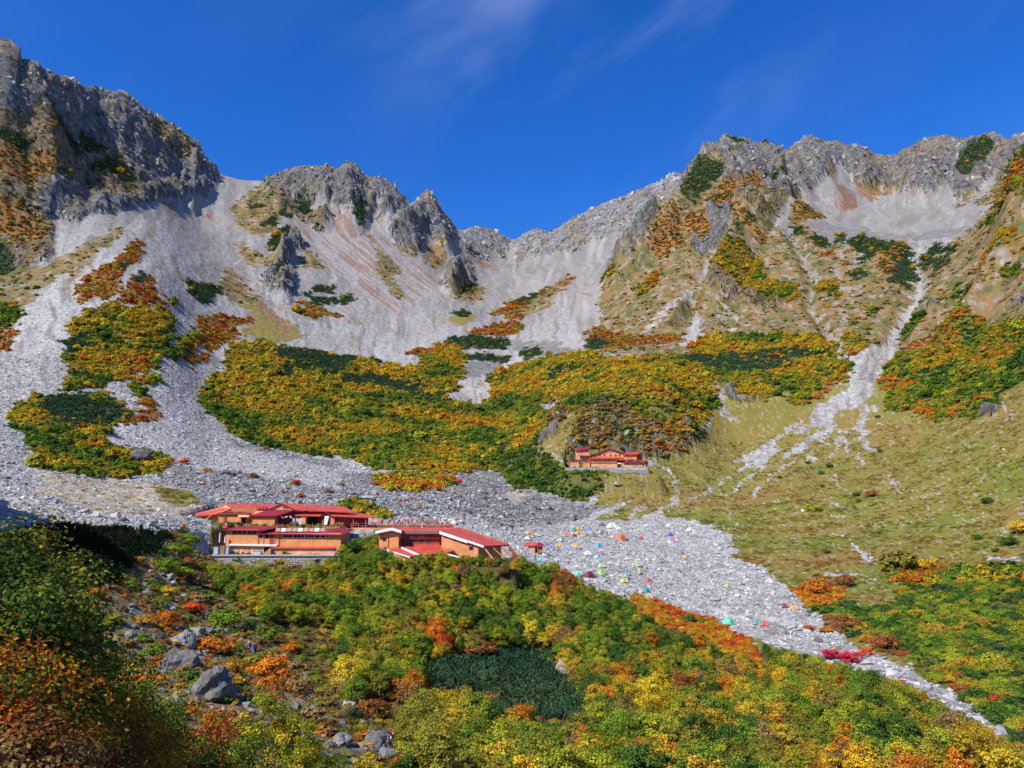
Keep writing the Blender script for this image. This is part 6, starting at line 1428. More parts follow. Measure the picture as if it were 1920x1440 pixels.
def pieces(name, base, label, category, mats, group=None):
    return Site(name, base, label, category, group)
ts = Site('timber_stand', (xx(380, 1056, 193), 193, float(ground_z(xx(380, 1056, 193), 193)[0])), 'open timber stand on raking legs at the left end of the wall', 'platform')
ts.box('deck', xx(370, 1034, 193), xx(404, 1034, 193), 192.5, 196, g0 - .1, g0 + .2, TIMBER)
for i in range(6):
    ts.bar('leg', (xx(372 + i * 4.0, 1035, 193), 192.8 + (i % 2) * 1.6, g0 - .1), (xx(369 + i * 4.0, 1056, 193), 192.6 + (i % 2) * 1.2, g0 - 3.2), .22, TIMBER)
for (u, w, h, m, nm, lab) in [(405.5, 8, 2.0, STEELB, 'steel_tank', 'blue-grey steel tank standing by the lodge corner'), (417.5, 8.5, 2.3, RUSTY, 'storage_box', 'tall brown storage box beside the steel tank'), (426.5, 5, 2.0, CONC, 'storage_box', 'grey narrow box next to the brown one')]:
    b_ = Site(nm, (xx(u, 1034, 194), 194, g0 + .12), lab, 'tank' if 'tank' in nm else 'box'); a, c_ = xx(u - w / 2, 1034, 194), xx(u + w / 2, 1034, 194)
    b_.box('body', a, c_, 193.6, 194.6, g0 + .13, g0 + h, m); b_.box('lid', a - .04, c_ + .04, 193.55, 194.65, g0 + h + .003, g0 + h + .08, m)
for (u, v0, v1, lab) in [(411.5, 1017, 1000, 'white flue pipe above the steel tank'), (421.5, 1018, 1006, 'short white flue pipe at the lodge corner')]:
    b_ = Site('flue_pipe', (xx(u, v0, 194), 194, zz(v0, 194)), lab, 'pipe'); vv_, ff_ = [], []
    tube(vv_, ff_, (xx(u, v0, 194), 194, zz(v0, 194)), (xx(u, v0, 194), 194, zz(v1, 194)), .17, .17, 10); b_.part('pipe', vv_, ff_, WHITE); b_.bar('cap', (xx(u, v0, 194), 194, zz(v1, 194)), (xx(u, v0, 194), 194, zz(v1, 194) + .2), .5, CONC)
b_ = Site('steel_tank', (xx(483, 1034, 194), 194, g0 + .12), 'low grey water tank in front of the orange doors', 'tank'); b_.box('body', xx(476, 1034, 194), xx(490, 1034, 194), 193.5, 194.6, g0 + .13, g0 + 1.05, STEELB); b_.box('lid', xx(475.5, 1034, 194), xx(490.5, 1034, 194), 193.4, 194.7, g0 + 1.053, g0 + 1.12, CONC)
b_ = Site('stairs', (xx(500, 1034, 193.9), 193.9, g0 + .12), 'pale wooden steps climbing to the lodge entrance', 'stairs')
for i in range(6):
    b_.box('step', xx(494, 1030, 194) + i * .34, xx(494, 1030, 194) + i * .34 + .36, 193.4, 194.6, g0 + .13, g0 + .35 + i * .28, TIMBER)

# ---- upper lodge group
g1 = UP_Z
A = Site('upper_lodge', (xx(440, 985, 214), 214, g1), 'upper left lodge with bright red hipped roof and balcony', 'lodge')
rz = zz(943.5, 221)
A.prism('wall', [(xx(371, 970, 212), 213), (xx(433, 970, 212), 213), (xx(520, 970, 212), 216), (xx(520, 970, 212), 226), (xx(385, 970, 212), 226)], g1 - .5, [zz(967.5, 213), zz(953, 213), zz(953, 214), zz(953, 214), zz(962, 213)], WALL)
A.slab('roof', [(xx(366.5, 968, 212), 211.6, zz(968.5, 211.6)), (xx(407, 964, 212), 211.6, zz(964.5, 211.6)), (xx(434, 954, 213), 212.2, zz(954.5, 212.2)), (xx(434, 951, 215), 215.5, zz(951, 215.5)), (xx(407, 952.4, 215), 215.5, zz(952.4, 215.5)), (xx(366.5, 962, 215), 214.5, zz(963.5, 214.5))], .35, ROOF, label='bright red lean-to roof sweeping down to the left')
A.slab('roof', [(xx(422.5, 943.5, 221), 221, rz), (xx(518, 946, 221), 221, zz(946, 221)), (xx(518, 953.5, 215), 215, zz(953.2, 215)), (xx(433, 952.5, 215), 215, zz(952.5, 215))], .3, ROOF, label='bright red main roof')
A.slab('roof', [(xx(422.5, 943.5, 221), 221, rz - .01), (xx(433, 952.5, 215), 214.98, zz(952.5, 215)), (xx(408, 952, 216), 216, zz(952.2, 216)), (xx(414, 947, 221), 223, zz(948, 223))], .25, ROOF, label='small red hip end')
A.slab('roof', [(xx(422.5, 943.5, 221), 221.05, rz - .05), (xx(518, 946, 221), 221.05, zz(946, 221) - .05), (xx(520, 955, 228), 228, zz(956, 228)), (xx(415, 955, 228), 228, zz(956, 228))], .25, ROOF)
A.prism('gable', [(xx(413.5, 950, 214.9), 214.9), (xx(431.5, 950, 214.9), 214.9), (xx(422.5, 950, 217.5), 217.5)], zz(954, 214.9), [zz(952, 214.9), zz(952, 214.9), zz(946.5, 217.5)], WALLP)
A.box('balcony_floor', xx(364, 986, 211), xx(408, 986, 211), 209.8, 213, zz(987.5, 211) - .15, zz(987.5, 211), TIMBERO)
for i in range(9):
    A.box('baluster', xx(365 + i * 5.1, 980, 210), xx(365.8 + i * 5.1, 980, 210), 210, 210.12, zz(987.4, 210), zz(979, 210), TIMBERO)
A.box('rail', xx(364, 980, 210), xx(408, 980, 210), 209.95, 210.1, zz(979.6, 210), zz(978.6, 210), TIMBERO); A.box('rail', xx(364, 983, 210), xx(408, 983, 210), 209.96, 210.09, zz(984, 210), zz(983, 210), TIMBERO)
A.prism('under_wall', [(xx(378, 995, 211), 211), (xx(402, 995, 211), 211), (xx(402, 995, 211), 215), (xx(378, 995, 211), 215)], zz(1004, 211), [zz(988.6, 211)] * 4, WALL)
for i in range(5):
    A.bar('strut', (xx(365 + i * 3.0, 989, 210.5), 210.5, zz(988.6, 210.5)), (xx(351 + i * 4.0, 1008, 208), 208.5, float(ground_z(xx(351 + i * 4.0, 1008, 208), 208.5)[0]) - .3), .2, TIMBER)
A.bar('ladder', (xx(396, 966, 211), 211, zz(966, 211)), (xx(381, 978, 210.6), 210.6, zz(979, 210.6)), .35, TIMBERO)

Bq = Site('annex', (xx(440, 985, 211), 210.5, g1), 'small orange annex with flat roof heaped with stored timber', 'annex')
Bq.prism('wall', [(xx(410, 972, 210.5), 210.5), (xx(463, 972, 210.5), 210.5), (xx(463, 972, 210.5), 213.5), (xx(410, 972, 210.5), 213.5)], g1 - 1.6, [zz(963, 210.5)] * 4, WALL)
Bq.slab('roof', [(xx(408, 962, 210), 209.9, zz(962.6, 210)), (xx(468, 962, 210), 209.9, zz(962.6, 210)), (xx(468, 962, 213.8), 214, zz(960.2, 214)), (xx(410, 962, 213.8), 214, zz(960.2, 214))], .25, WALL2)
Bq.box('door', xx(419.5, 975, 210.5), xx(425.5, 975, 210.5), 210.42, 210.56, zz(983, 210.5), zz(968.5, 210.5), WALL2); Bq.box('door', xx(452, 975, 210.5), xx(461, 975, 210.5), 210.42, 210.56, zz(986, 210.5), zz(970, 210.5), DARKI)  # second one: near-black panel standing for the shade inside a doorway
Bq.slab('awning', [(xx(445, 970, 209), 209.2, zz(969.5, 209.2)), (xx(466, 970, 209), 209.2, zz(969.5, 209.2)), (xx(468, 963, 210.4), 210.45, zz(963.4, 210.4)), (xx(447, 963, 210.4), 210.45, zz(963.4, 210.4))], .08, WALLP)
for i in range(7):
    Bq.bar('stored_beam', (xx(428 + i * 2.5, 958, 212), 211 + i * .35, zz(959.6, 212) + .12 + .02 * i), (xx(452 + i * 2.2, 956, 212), 211.3 + i * .35, zz(959.4, 212) + .14 + .03 * (i % 3)), .22, TIMBER)
for i, u in enumerate((484, 492, 497)):
    b_ = Site('red_crate', (xx(u, 953, 214.5), 214.5, zz(955, 214.5)), ['red crate leftmost of three on the lodge roof', 'red crate in the middle of three on the lodge roof', 'red crate rightmost of three on the lodge roof'][i], 'crate')
    a = xx(u - 3, 953, 214.5); b_.box('body', a, a + .9, 214.2, 214.8, zz(955, 214.5), zz(951, 214.5), ROOF); b_.box('lid', a - .05, a + .95, 214.15, 214.85, zz(951, 214.5) + .003, zz(950.4, 214.5), ROOF)

Cc = Site('gabled_lodge', (xx(530, 985, 212), 212, g1), 'gabled orange lodge with long red roof behind the roof rail', 'lodge')
zt = zz(943.0, 214)
# cross gable facing the path, with its lean-to
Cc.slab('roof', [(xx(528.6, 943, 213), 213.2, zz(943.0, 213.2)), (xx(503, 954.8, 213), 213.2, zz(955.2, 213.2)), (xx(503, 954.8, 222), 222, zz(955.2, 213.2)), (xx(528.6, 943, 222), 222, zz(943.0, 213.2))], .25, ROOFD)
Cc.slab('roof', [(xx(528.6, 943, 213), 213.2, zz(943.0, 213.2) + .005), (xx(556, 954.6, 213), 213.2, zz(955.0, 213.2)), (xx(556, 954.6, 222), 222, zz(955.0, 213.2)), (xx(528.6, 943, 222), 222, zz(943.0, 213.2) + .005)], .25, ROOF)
Cc.prism('gable', [(xx(506, 950, 213.6), 213.6), (xx(528.6, 950, 213.6), 213.6), (xx(552, 950, 213.6), 213.6), (xx(552, 950, 214.2), 214.2), (xx(528.6, 950, 214.2), 214.2), (xx(506, 950, 214.2), 214.2)], zz(956, 213.6), [zz(954.6, 213.6), zz(944.8, 213.6), zz(954.6, 213.6)] + [zz(954.6, 213.6), zz(944.8, 213.6), zz(954.6, 213.6)], WALLP)
for i in range(5):
    Cc.box('louvre', xx(530 + i * 3.4, 950, 213.4), xx(531.6 + i * 3.4, 950, 213.4), 213.4, 213.58, zz(952.5, 213.4), zz(948.5 + i * .7, 213.4), WALL2)
Cc.slab('roof', [(xx(467, 967, 209.5), 209.5, zz(967.2, 209.5)), (xx(517, 967.5, 209.5), 209.5, zz(967.6, 209.5)), (xx(556, 954.8, 213.5), 213.5, zz(955.6, 213.5)), (xx(503, 955, 213.5), 213.5, zz(955.6, 213.5))], .25, ROOFD, label='dark red lean-to roof')
Cc.prism('wall', [(xx(472, 975, 210.2), 210.2), (xx(515, 975, 210.2), 210.2), (xx(515, 975, 210.2), 213.4), (xx(472, 975, 210.2), 213.4)], g1 - 1.6, [zz(967.8, 210.2)] * 2 + [zz(958, 213.4)] * 2, WALL)
# main range
Cc.slab('roof', [(xx(529, 942.6, 222), 222, zz(942.6, 222)), (xx(643.5, 949.5, 222), 222, zz(949.5, 222)), (xx(668.5, 960.6, 213.5), 213.5, zz(960.6, 213.5)), (xx(555, 954.2, 213.5), 213.5, zz(954.8, 213.5))], .3, ROOF, label='long red front roof')
Cc.slab('roof', [(xx(529, 942.6, 222), 222.03, zz(942.6, 222) - .04), (xx(643.5, 949.5, 222), 222.03, zz(949.5, 222) - .04), (xx(648, 956, 229), 229, zz(956.5, 229)), (xx(529, 955, 229), 229, zz(955, 229))], .3, ROOF)
Cc.prism('wall', [(xx(518, 975, 215), 215.2), (xx(650, 975, 215), 215.2), (xx(640, 975, 226), 226), (xx(518, 975, 226), 226)], g1 - .4, [zz(957.5, 215), zz(960, 215), zz(960, 215), zz(957.5, 215)], WALL2)
Cc.slab('roof', [(xx(553, 966, 212), 212, zz(967, 212)), (xx(602, 967, 212), 212, zz(967.6, 212)), (xx(602, 963, 215), 215.1, zz(963.3, 215)), (xx(553, 963, 215), 215.1, zz(963, 215))], .15, ROOF, label='narrow red porch roof')
Cc.box('wall', xx(564, 975, 212.3), xx(573, 975, 212.3), 212.3, 215.1, g1 - .3, zz(967.2, 212.3), WALL, label='orange porch wall'); Cc.box('doorway_shade', xx(574.5, 975, 214.8), xx(594, 975, 214.8), 214.8, 215.15, g1 - .2, zz(968.5, 214.8), DARKI)
for i, u in enumerate((549, 555, 559, 562)):
    Cc.slab('hanging_sheet', [(xx(u, 972, 211), 211, zz(984, 211)), (xx(u + 3, 972, 211), 211.15, zz(985, 211)), (xx(u + 3, 972, 211), 211.15, zz(972, 211)), (xx(u, 972, 211), 211, zz(972, 211))], .05, CLOTH_W)
for i in range(3):
    Cc.bar('prop', (xx(525 + i * 9, 968, 211), 211, zz(967 + (i % 2) * 3, 211)), (xx(531 + i * 8, 970, 211), 211, zz(971 - (i % 2) * 3, 211)), .25, WHITE)
Ee = Site('porch_house', (xx(630, 985, 212), 212, g1), 'orange porch house with a long red roof open to the terrace', 'house')
Ee.slab('roof', [(xx(613, 960.4, 218), 218, zz(960.6, 218)), (xx(679, 962.7, 218), 218, zz(962.7, 218)), (xx(713, 970.2, 210.5), 210.5, zz(970.4, 210.5)), (xx(624, 967.4, 210.5), 210.5, zz(967.6, 210.5))], .22, ROOF)
Ee.slab('roof', [(xx(612.5, 960.6, 210.8), 210.6, zz(961.0, 210.6)), (xx(624, 967.5, 210.5), 210.45, zz(967.6, 210.5)), (xx(624, 967.5, 216), 216, zz(966.5, 216)), (xx(613, 960.6, 217), 217.9, zz(960.8, 217.9))], .18, ROOFD); Ee.slab('roof', [(xx(612.5, 960.6, 210.8), 210.6, zz(961.0, 210.6) + .004), (xx(599, 968, 210.5), 210.5, zz(968.2, 210.5)), (xx(599, 967, 216), 216, zz(967.5, 216)), (xx(612.5, 960.6, 217), 217.9, zz(960.8, 217.9) + .004)], .18, ROOFD)
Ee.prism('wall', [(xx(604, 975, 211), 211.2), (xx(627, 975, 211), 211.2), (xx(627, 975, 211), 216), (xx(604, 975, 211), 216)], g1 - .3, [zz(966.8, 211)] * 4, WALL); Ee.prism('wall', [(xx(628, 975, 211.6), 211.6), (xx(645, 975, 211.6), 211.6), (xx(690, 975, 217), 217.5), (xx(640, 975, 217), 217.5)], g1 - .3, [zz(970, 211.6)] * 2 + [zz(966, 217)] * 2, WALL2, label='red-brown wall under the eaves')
Ee.box('doorway_shade', xx(605.5, 975, 211), xx(617, 975, 211), 211.05, 211.21, g1, zz(968.6, 211), DARKI); Ee.slab('banner', [(xx(607, 983, 210.4), 210.4, zz(984, 210.4)), (xx(613, 983, 210.4), 210.4, zz(984, 210.4)), (xx(617, 967, 210.8), 210.8, zz(967.5, 210.8)), (xx(609, 967, 210.8), 210.8, zz(967.5, 210.8))], .05, CLOTH_W)
for u in (662, 685, 708.5):
    Ee.box('post', xx(u, 975, 211), xx(u + 1.3, 975, 211), 211, 211.2, g1 - .3, zz(970.6, 211), TIMBERO)

for u_c, v_c, d_c in ((572, 951.5, 218), (606, 954, 218), (470, 948.5, 219)):
    sx_ = (Cc if u_c > 500 else A); cz_ = zz(v_c, d_c); xc_ = xx(u_c, v_c, d_c); vv_, ff_ = [], []
    tube(vv_, ff_, (xc_, d_c, cz_ - .6), (xc_, d_c, cz_ + 1.0), .13, .13, 10); sx_.part('chimney', vv_, ff_, CONC); sx_.bar('chimney_cap', (xc_, d_c, cz_ + 1.0), (xc_, d_c, cz_ + 1.18), .42, CONC)
# ---- terrace with its railings, tables and benches
Tt = Site('terrace_deck', (xx(750, 988, 214), 214, g1), 'raised timber terrace with orange railings behind the lodge wing', 'terrace')
tx0, tx1 = xx(660, 985, 211), xx(848, 985, 213)
DECK = DECK_Z
npl = 26
for i in range(npl):
    w_ = (225.5 - 210.2) / npl
    lift = .9 if i * w_ > 7.4 else 0
    Tt.box('plank', tx0, tx1, 210.2 + i * w_, 210.2 + (i + .94) * w_, DECK + lift - .12, DECK + lift, TIMBERO if i % 4 else TIMBER)
Tt.box('fascia', tx0, tx1, 210.0, 210.17, DECK - 2.0, DECK + .03, WALL)
for k_, (yy, n) in enumerate(((210.05, 15), (225.6, 9))):
    for i in range(n):
        a = tx0 + (tx1 - tx0) * i / (n - 1)
        Tt.box('post', a - .06, a + .06, yy, yy + .12, DECK + .01 + .9 * k_, DECK + 1.2 + .9 * k_, TIMBERO)
    Tt.box('rail', tx0, tx1, yy + .005, yy + .115, DECK + 1.203 + .9 * k_, DECK + 1.27 + .9 * k_, TIMBERO); Tt.box('rail', tx0, tx1, yy + .03, yy + .09, DECK + .58 + .9 * k_, DECK + .64 + .9 * k_, TIMBERO)
Tt.box('riser', tx0, tx1, 217.62, 217.72, DECK + .003, DECK + .775, WALL2)
for i in range(8):
    tx, ty = tx0 + 3.2 + i * 2.9, 213.0 + (i % 2) * 2.4
    b_ = Site('picnic_table', (tx, ty, DECK), f"orange wooden table {['nearest the porch house', 'second from the porch house', 'third from the porch house', 'fourth from the porch house', 'fifth from the porch house', 'third from the open end of the terrace', 'second from the open end of the terrace', 'nearest the open end of the terrace'][i]}", 'table')
    b_.box('tabletop', tx - .8, tx + .8, ty - .35, ty + .35, DECK + .68, DECK + .74, TIMBERO)
    for s in (-1, 1):
        b_.box('bench_seat', tx - .8, tx + .8, ty + s * .72 - .14, ty + s * .72 + .14, DECK + .40, DECK + .45, TIMBERO)
        for q in (-.6, .6):
            b_.box('leg', tx + q - .04, tx + q + .04, ty + s * .3 - .04, ty + s * .3 + .04, DECK + .003, DECK + .677, TIMBER); b_.box('leg', tx + q - .04, tx + q + .04, ty + s * .72 - .04, ty + s * .72 + .04, DECK + .003, DECK + .397, TIMBER)

# ---- lodge wing with white-edged roofs
Fw = Site('lodge_wing', (xx(800, 1050, 197), 197, EAST_Z), 'orange lodge wing with big red roofs and white gable boards', 'lodge')
e0 = EAST_Z - 1.0
def wp(u, v, Dd): return tuple(place(u, v, Dd))
Fw.prism('wall', [(xx(711, 1005, 196), 196), (xx(735, 1005, 196), 196), (xx(747.5, 1005, 196), 196), (xx(747.5, 1005, 196), 206), (xx(735, 1005, 196), 206), (xx(711, 1005, 196), 206)], e0, [zz(999, 196), zz(993.5, 196), zz(998, 196)] * 1 + [zz(998, 196), zz(993.5, 196), zz(999, 196)], WALL, label='orange gable wall')
Fw.slab('roof', [wp(735, 989.6, 195), wp(704, 996, 195), (xx(704, 996, 195), 208, zz(996, 195)), (xx(735, 989.6, 195), 208, zz(989.6, 195))], .2, ROOF, label='red roof left of the gable'); Fw.slab('roof', [wp(735, 989.5, 195), wp(753, 995, 195), (xx(753, 995, 195), 208, zz(995, 195)), (xx(735, 989.5, 195), 208, zz(989.5, 195))], .2, ROOF, label='red roof right of the gable')
def fascia(a, b, h, dy=.12, mat=WHITE):
    a, b = Vector(a), Vector(b)
    v = [a, b, b - Vector((0, 0, h)), a - Vector((0, 0, h))]; v2 = [q + Vector((0, dy, 0)) for q in v]
    return Fw.part('gable_board', v + v2, [(0, 1, 2, 3), (4, 5, 6, 7), (0, 1, 5, 4), (1, 2, 6, 5), (2, 3, 7, 6), (3, 0, 4, 7)], mat)
fascia(wp(735, 989.2, 194.8), wp(703.5, 995.6, 194.8), .72); fascia(wp(735.05, 989.2, 194.8), wp(752.8, 994.4, 194.8), .75)
Fw.slab('roof', [wp(748, 989.0, 206), wp(860, 989.2, 206), wp(824, 996.2, 199), wp(752, 995.6, 199)], .22, ROOF, label='red roof over the recessed wall')
Fw.slab('roof', [wp(748, 989.0, 206.05), wp(860, 989.2, 206.05), (xx(862, 995, 211), 209.7, zz(993, 209.7)), (xx(745, 995, 211), 209.7, zz(993, 209.7))], .22, ROOF)
Fw.box('eave_board', xx(753, 997, 198.8), xx(823, 997, 198.8), 198.6, 198.78, zz(1001, 198.8), zz(996, 198.8), GREYB)
Fw.prism('wall', [(xx(747.6, 1010, 200), 200.2), (xx(824, 1010, 200), 200.2), (xx(824, 1010, 200), 208), (xx(747.6, 1010, 200), 208)], e0, [zz(998, 200)] * 4, WALL2, label='red-brown recessed wall')
for j, (v0, h_) in enumerate(((1006.3, .62), (1017.5, .85))):
    for i, (u0, u1) in enumerate(((752.5, 759.5), (769.5, 777), (786.5, 794), (800.5, 805.5))):
        Fw.window((xx(u0, 1010, 200.15), 200.17, zz(v0, 200.15)), (xx(u1, 1010, 200.15), 200.17, zz(v0, 200.15)), h_, WHITE if j == 0 and i < 3 else GREYB, mullion=2, fw=.07)
# right block: roof falling to the right
q1, q2, q3, q4 = wp(824, 996.4, 196), wp(907, 1024, 193), wp(955, 1021.4, 204), wp(860, 989.4, 206)
Fw.slab('roof', [q1, q2, q3, q4], .22, ROOF, label='big red roof falling to the right')
Fw.bar('roof_edge', Vector(q4) + Vector((0, .1, .1)), Vector(q3) + Vector((0, .1, .1)), .22, TIMBERO)
def lerp(a, b, t): return tuple(Vector(a) * (1 - t) + Vector(b) * t)
off = Vector((0, -.22, .12))
fascia(Vector(q1) + off, Vector(lerp(q1, q2, .635)) + off, .78); fascia(Vector(lerp(q1, q2, .642)) + off + Vector((0, 0, .05)), Vector(q2) + off, .55)
e2 = [Vector(q1), Vector(q2), Vector(q3), Vector(q4)]
ins = [Vector(q1) * .97 + Vector(q3) * .03, Vector(q2) * .95 + Vector(q4) * .05, Vector(q3) * .95 + Vector(q1) * .05, Vector(q4) * .97 + Vector(q2) * .03]
Fw.prism('wall', [(p.x, p.y) for p in (ins[0], ins[0].lerp(ins[1], .90), ins[3].lerp(ins[2], .90), ins[3])], e0, [ins[0].z - .3, ins[0].lerp(ins[1], .90).z - .3, ins[3].lerp(ins[2], .90).z - .3, ins[3].z - .3], WALL, label='orange wall of the right block')
for t0, t1 in ((.06, .16), (.28, .38), (.50, .57)):
    a, b = ins[0].lerp(ins[1], t0), ins[0].lerp(ins[1], t1); zb = zz(1004 + (t0) * 30, 195)
    Fw.window((a.x, a.y - .02, a.z - 1.35), (b.x, b.y - .02, a.z - 1.35), .48, TIMBERO, fw=.06)
a, b = ins[0].lerp(ins[1], .68), ins[0].lerp(ins[1], .78); Fw.window((a.x, a.y - .02, a.z - 2.3), (b.x, b.y - .02, a.z - 2.3), 1.0, WALL2, fw=.08)
fascia(Vector(q2) + Vector((.02, -.02, .05)), Vector(q3) + Vector((.02, -.02, .05)), .35, .15, GREYB)
for i in range(4):                 # raking props of the open end
    t = .04 + i * .31
    a = Vector(q2).lerp(Vector(q3), t); b = a + Vector((3.0 if i else 2.2, -.8, -3.2))
    Fw.bar('prop', (a.x - .3, a.y, a.z - .2), (b.x, b.y, b.z), .34, TIMBERO if i else WALLP)
Fw.slab('lean_to', [tuple(Vector(q3) + Vector((-.2, -2, -.5))), tuple(Vector(q3) + Vector((.3, .3, -.5))), tuple(Vector(q3) + Vector((2.4, -.2, -3.2))), tuple(Vector(q3) + Vector((1.6, -2.4, -3.2)))], .12, ROOF)
# lower roofs in front
Fw.slab('roof', [wp(744, 1020.5, 199.9), wp(823, 1021, 199.9), wp(853, 1032, 194.2), wp(834, 1037, 191.5), wp(788, 1039, 190.5)], .2, ROOF, label='lower red roof before the recessed wall')
fascia(wp(742.5, 1020.8, 198.6), wp(787.5, 1039.5, 190.2), .55); fascia(wp(834, 1036.5, 191.3), wp(864, 1044, 190.6), .38)
Fw.prism('wall', [(xx(748, 1040, 192), 191.6), (xx(830, 1040, 192), 192.6), (xx(846, 1040, 195), 195.2), (xx(820, 1040, 200), 200.1), (xx(747.7, 1040, 200), 200.1)], e0 - 2, [zz(1041, 191.4), zz(1038.4, 192.4), zz(1032.5, 195), zz(1022, 200), zz(1022, 200)], WALL, label='orange wall of the front annex')
Fw.box('eave_board', xx(815, 1039, 191.2), xx(834, 1039, 191.2), 191.0, 191.15, zz(1041.5, 191.2), zz(1037, 191.2), GREYB); Fw.box('doorway_shade', xx(816, 1045, 191.6), xx(832, 1045, 191.6), 191.35, 192.5, zz(1054, 191.6), zz(1041.6, 191.6), DARKI)
Fw.bar('prop', wp(823, 1043, 190.8), wp(827, 1053, 189.6), .25, TIMBERO)
Fw.slab('roof', [wp(735, 1027, 195), wp(747, 1026, 196), wp(780, 1042, 189.6), wp(768, 1043.5, 188.8), wp(726, 1030.5, 192.5)], .15, ROOF, label='lowest red roof at the left'); fascia(wp(725.5, 1030.2, 192.3), wp(768, 1043.6, 188.6), .35); fascia(wp(725.4, 1030.2, 192.3), wp(712, 1034.5, 192.3), .3)
Fw.prism('wall', [(xx(716, 1040, 192.6), 192.6), (xx(770, 1040, 190), 189.6), (xx(770, 1040, 195), 195), (xx(716, 1040, 195.8), 195.8)], e0 - 2, [zz(1034, 192.6), zz(1044, 189.6), zz(1036, 195), zz(1031, 195.8)], WALL, label='orange wall under the lowest roof')
Fw.window((xx(717, 1012, 195.98), 195.98, zz(1014.5, 196)), (xx(724, 1012, 196), 195.98, zz(1014.5, 196)), .75, WALL2, fw=.08)
Fw.box('drain_pipe', xx(727.5, 1015, 196), xx(728.8, 1015, 196), 195.85, 195.98, zz(1026, 196), zz(1007.5, 196), WALL2)

# ---- kiosk, shelter below it
kp = sight(1003, 1037); Dk = kp.y
Kk = Site('kiosk', (kp.x, kp.y, kp.z), 'small kiosk with red roof at the edge of the tents', 'kiosk')
ka, kb = xx(990, 1030, Dk), xx(1018, 1030, Dk); ktop = zz(1022, Dk)
Kk.prism('wall', [(ka, Dk), (xx(1003, 1030, Dk), Dk), (xx(1003, 1030, Dk), Dk + 3), (ka, Dk + 3)], kp.z - .5, [ktop] * 4, WALLP)
for u, dy in ((1008, 0), (1017, 0), (1008, 3), (1017, 3)): Kk.box('post', xx(u, 1030, Dk), xx(u, 1030, Dk) + .18, Dk + dy, Dk + dy + .18, kp.z - .4, ktop + .2, TIMBER)
Kk.box('counter', xx(1008, 1030, Dk), xx(1017.5, 1030, Dk), Dk + .3, Dk + .9, kp.z, kp.z + 1.0, TIMBERO); Kk.box('back_wall', xx(1003.2, 1030, Dk), kb, Dk + 2.7, Dk + 2.9, kp.z - .4, ktop, WALL2)
Kk.slab('roof', [(xx(982, 1022, Dk), Dk - .5, zz(1023.2, Dk)), (xx(1004, 1022, Dk), Dk - .5, zz(1023.2, Dk)), (xx(1010, 1017, Dk), Dk + 1.6, zz(1017, Dk)), (xx(987, 1017, Dk), Dk + 1.6, zz(1017, Dk))], .14, ROOF); Kk.slab('roof', [(xx(1004, 1022, Dk), Dk - .45, zz(1023.2, Dk)), (xx(1010, 1017, Dk), Dk + 1.58, zz(1017, Dk)), (xx(1022, 1020, Dk), Dk + 1.4, zz(1020.5, Dk)), (xx(1019, 1022.5, Dk), Dk - .4, zz(1022.8, Dk))], .12, ROOFD)
# ---- streamer pole behind the terrace
pp = sight(857, 974, 238); Dp = pp.y
Pq = Site('streamer_pole', pp, 'leaning pole with a fish-shaped streamer in the rubble behind the terrace', 'pole')
Pq.bar('pole', (pp.x, Dp, pp.z - .4), (xx(860.5, 936, Dp), Dp, zz(936, Dp)), .12, TIMBER)
vv_, ff_ = [], []
for i, (t, rr_) in enumerate(((0, .25), (.2, .36), (.5, .34), (.8, .22), (1, .10))):
    c_ = Vector((xx(861, 938, Dp), Dp, zz(937.5, Dp))).lerp(Vector((xx(859.5, 951, Dp), Dp - .2, zz(951, Dp))), t)
    for j in range(8): vv_.append((c_.x + rr_ * math.cos(j * .785) , c_.y + rr_ * math.sin(j * .785), c_.z + .1 * math.cos(j * .785)))
    if i: ff_ += [(8 * i - 8 + j, 8 * i - 8 + (j + 1) % 8, 8 * i + (j + 1) % 8, 8 * i + j) for j in range(8)]
s_ = Pq.part('streamer', vv_, ff_, CLOTH_W, smooth=True); Pq.part('streamer_band', [tuple(Vector(v) + Vector((.05, -.03, 0))) for v in vv_[8:24]], [(j, (j + 1) % 8, 8 + (j + 1) % 8, 8 + j) for j in range(8)], ROOF, s_, True)

# ---- upper hut on its stone terrace
Dh = 400.0
hz = HUT_Z
def hx(u, d=Dh): return xx(u, 868, d)
Hh = Site('upper_hut', (hx(1140), Dh, hz), 'upper mountain hut, red gabled orange hall with lower wings', 'hut')
def blk_(name, u0, u1, v0, v1, d0, d1, mat, label=None): return Hh.box(name, hx(u0, d0), hx(u1, d0), d0, d1, zz(v1, d0), zz(v0, d0), mat, label=label)
def wins(lst, v, d, w=2.0, h=.9, k=1.3, m=WALL2, pane=GLASS):
    for u in lst: Hh.window((hx(u - w * k / 2, d), d - .02, zz(v, d)), (hx(u + w * k / 2, d), d - .02, zz(v, d)), h * k, m, fw=.1, proud=.08, pane=pane)
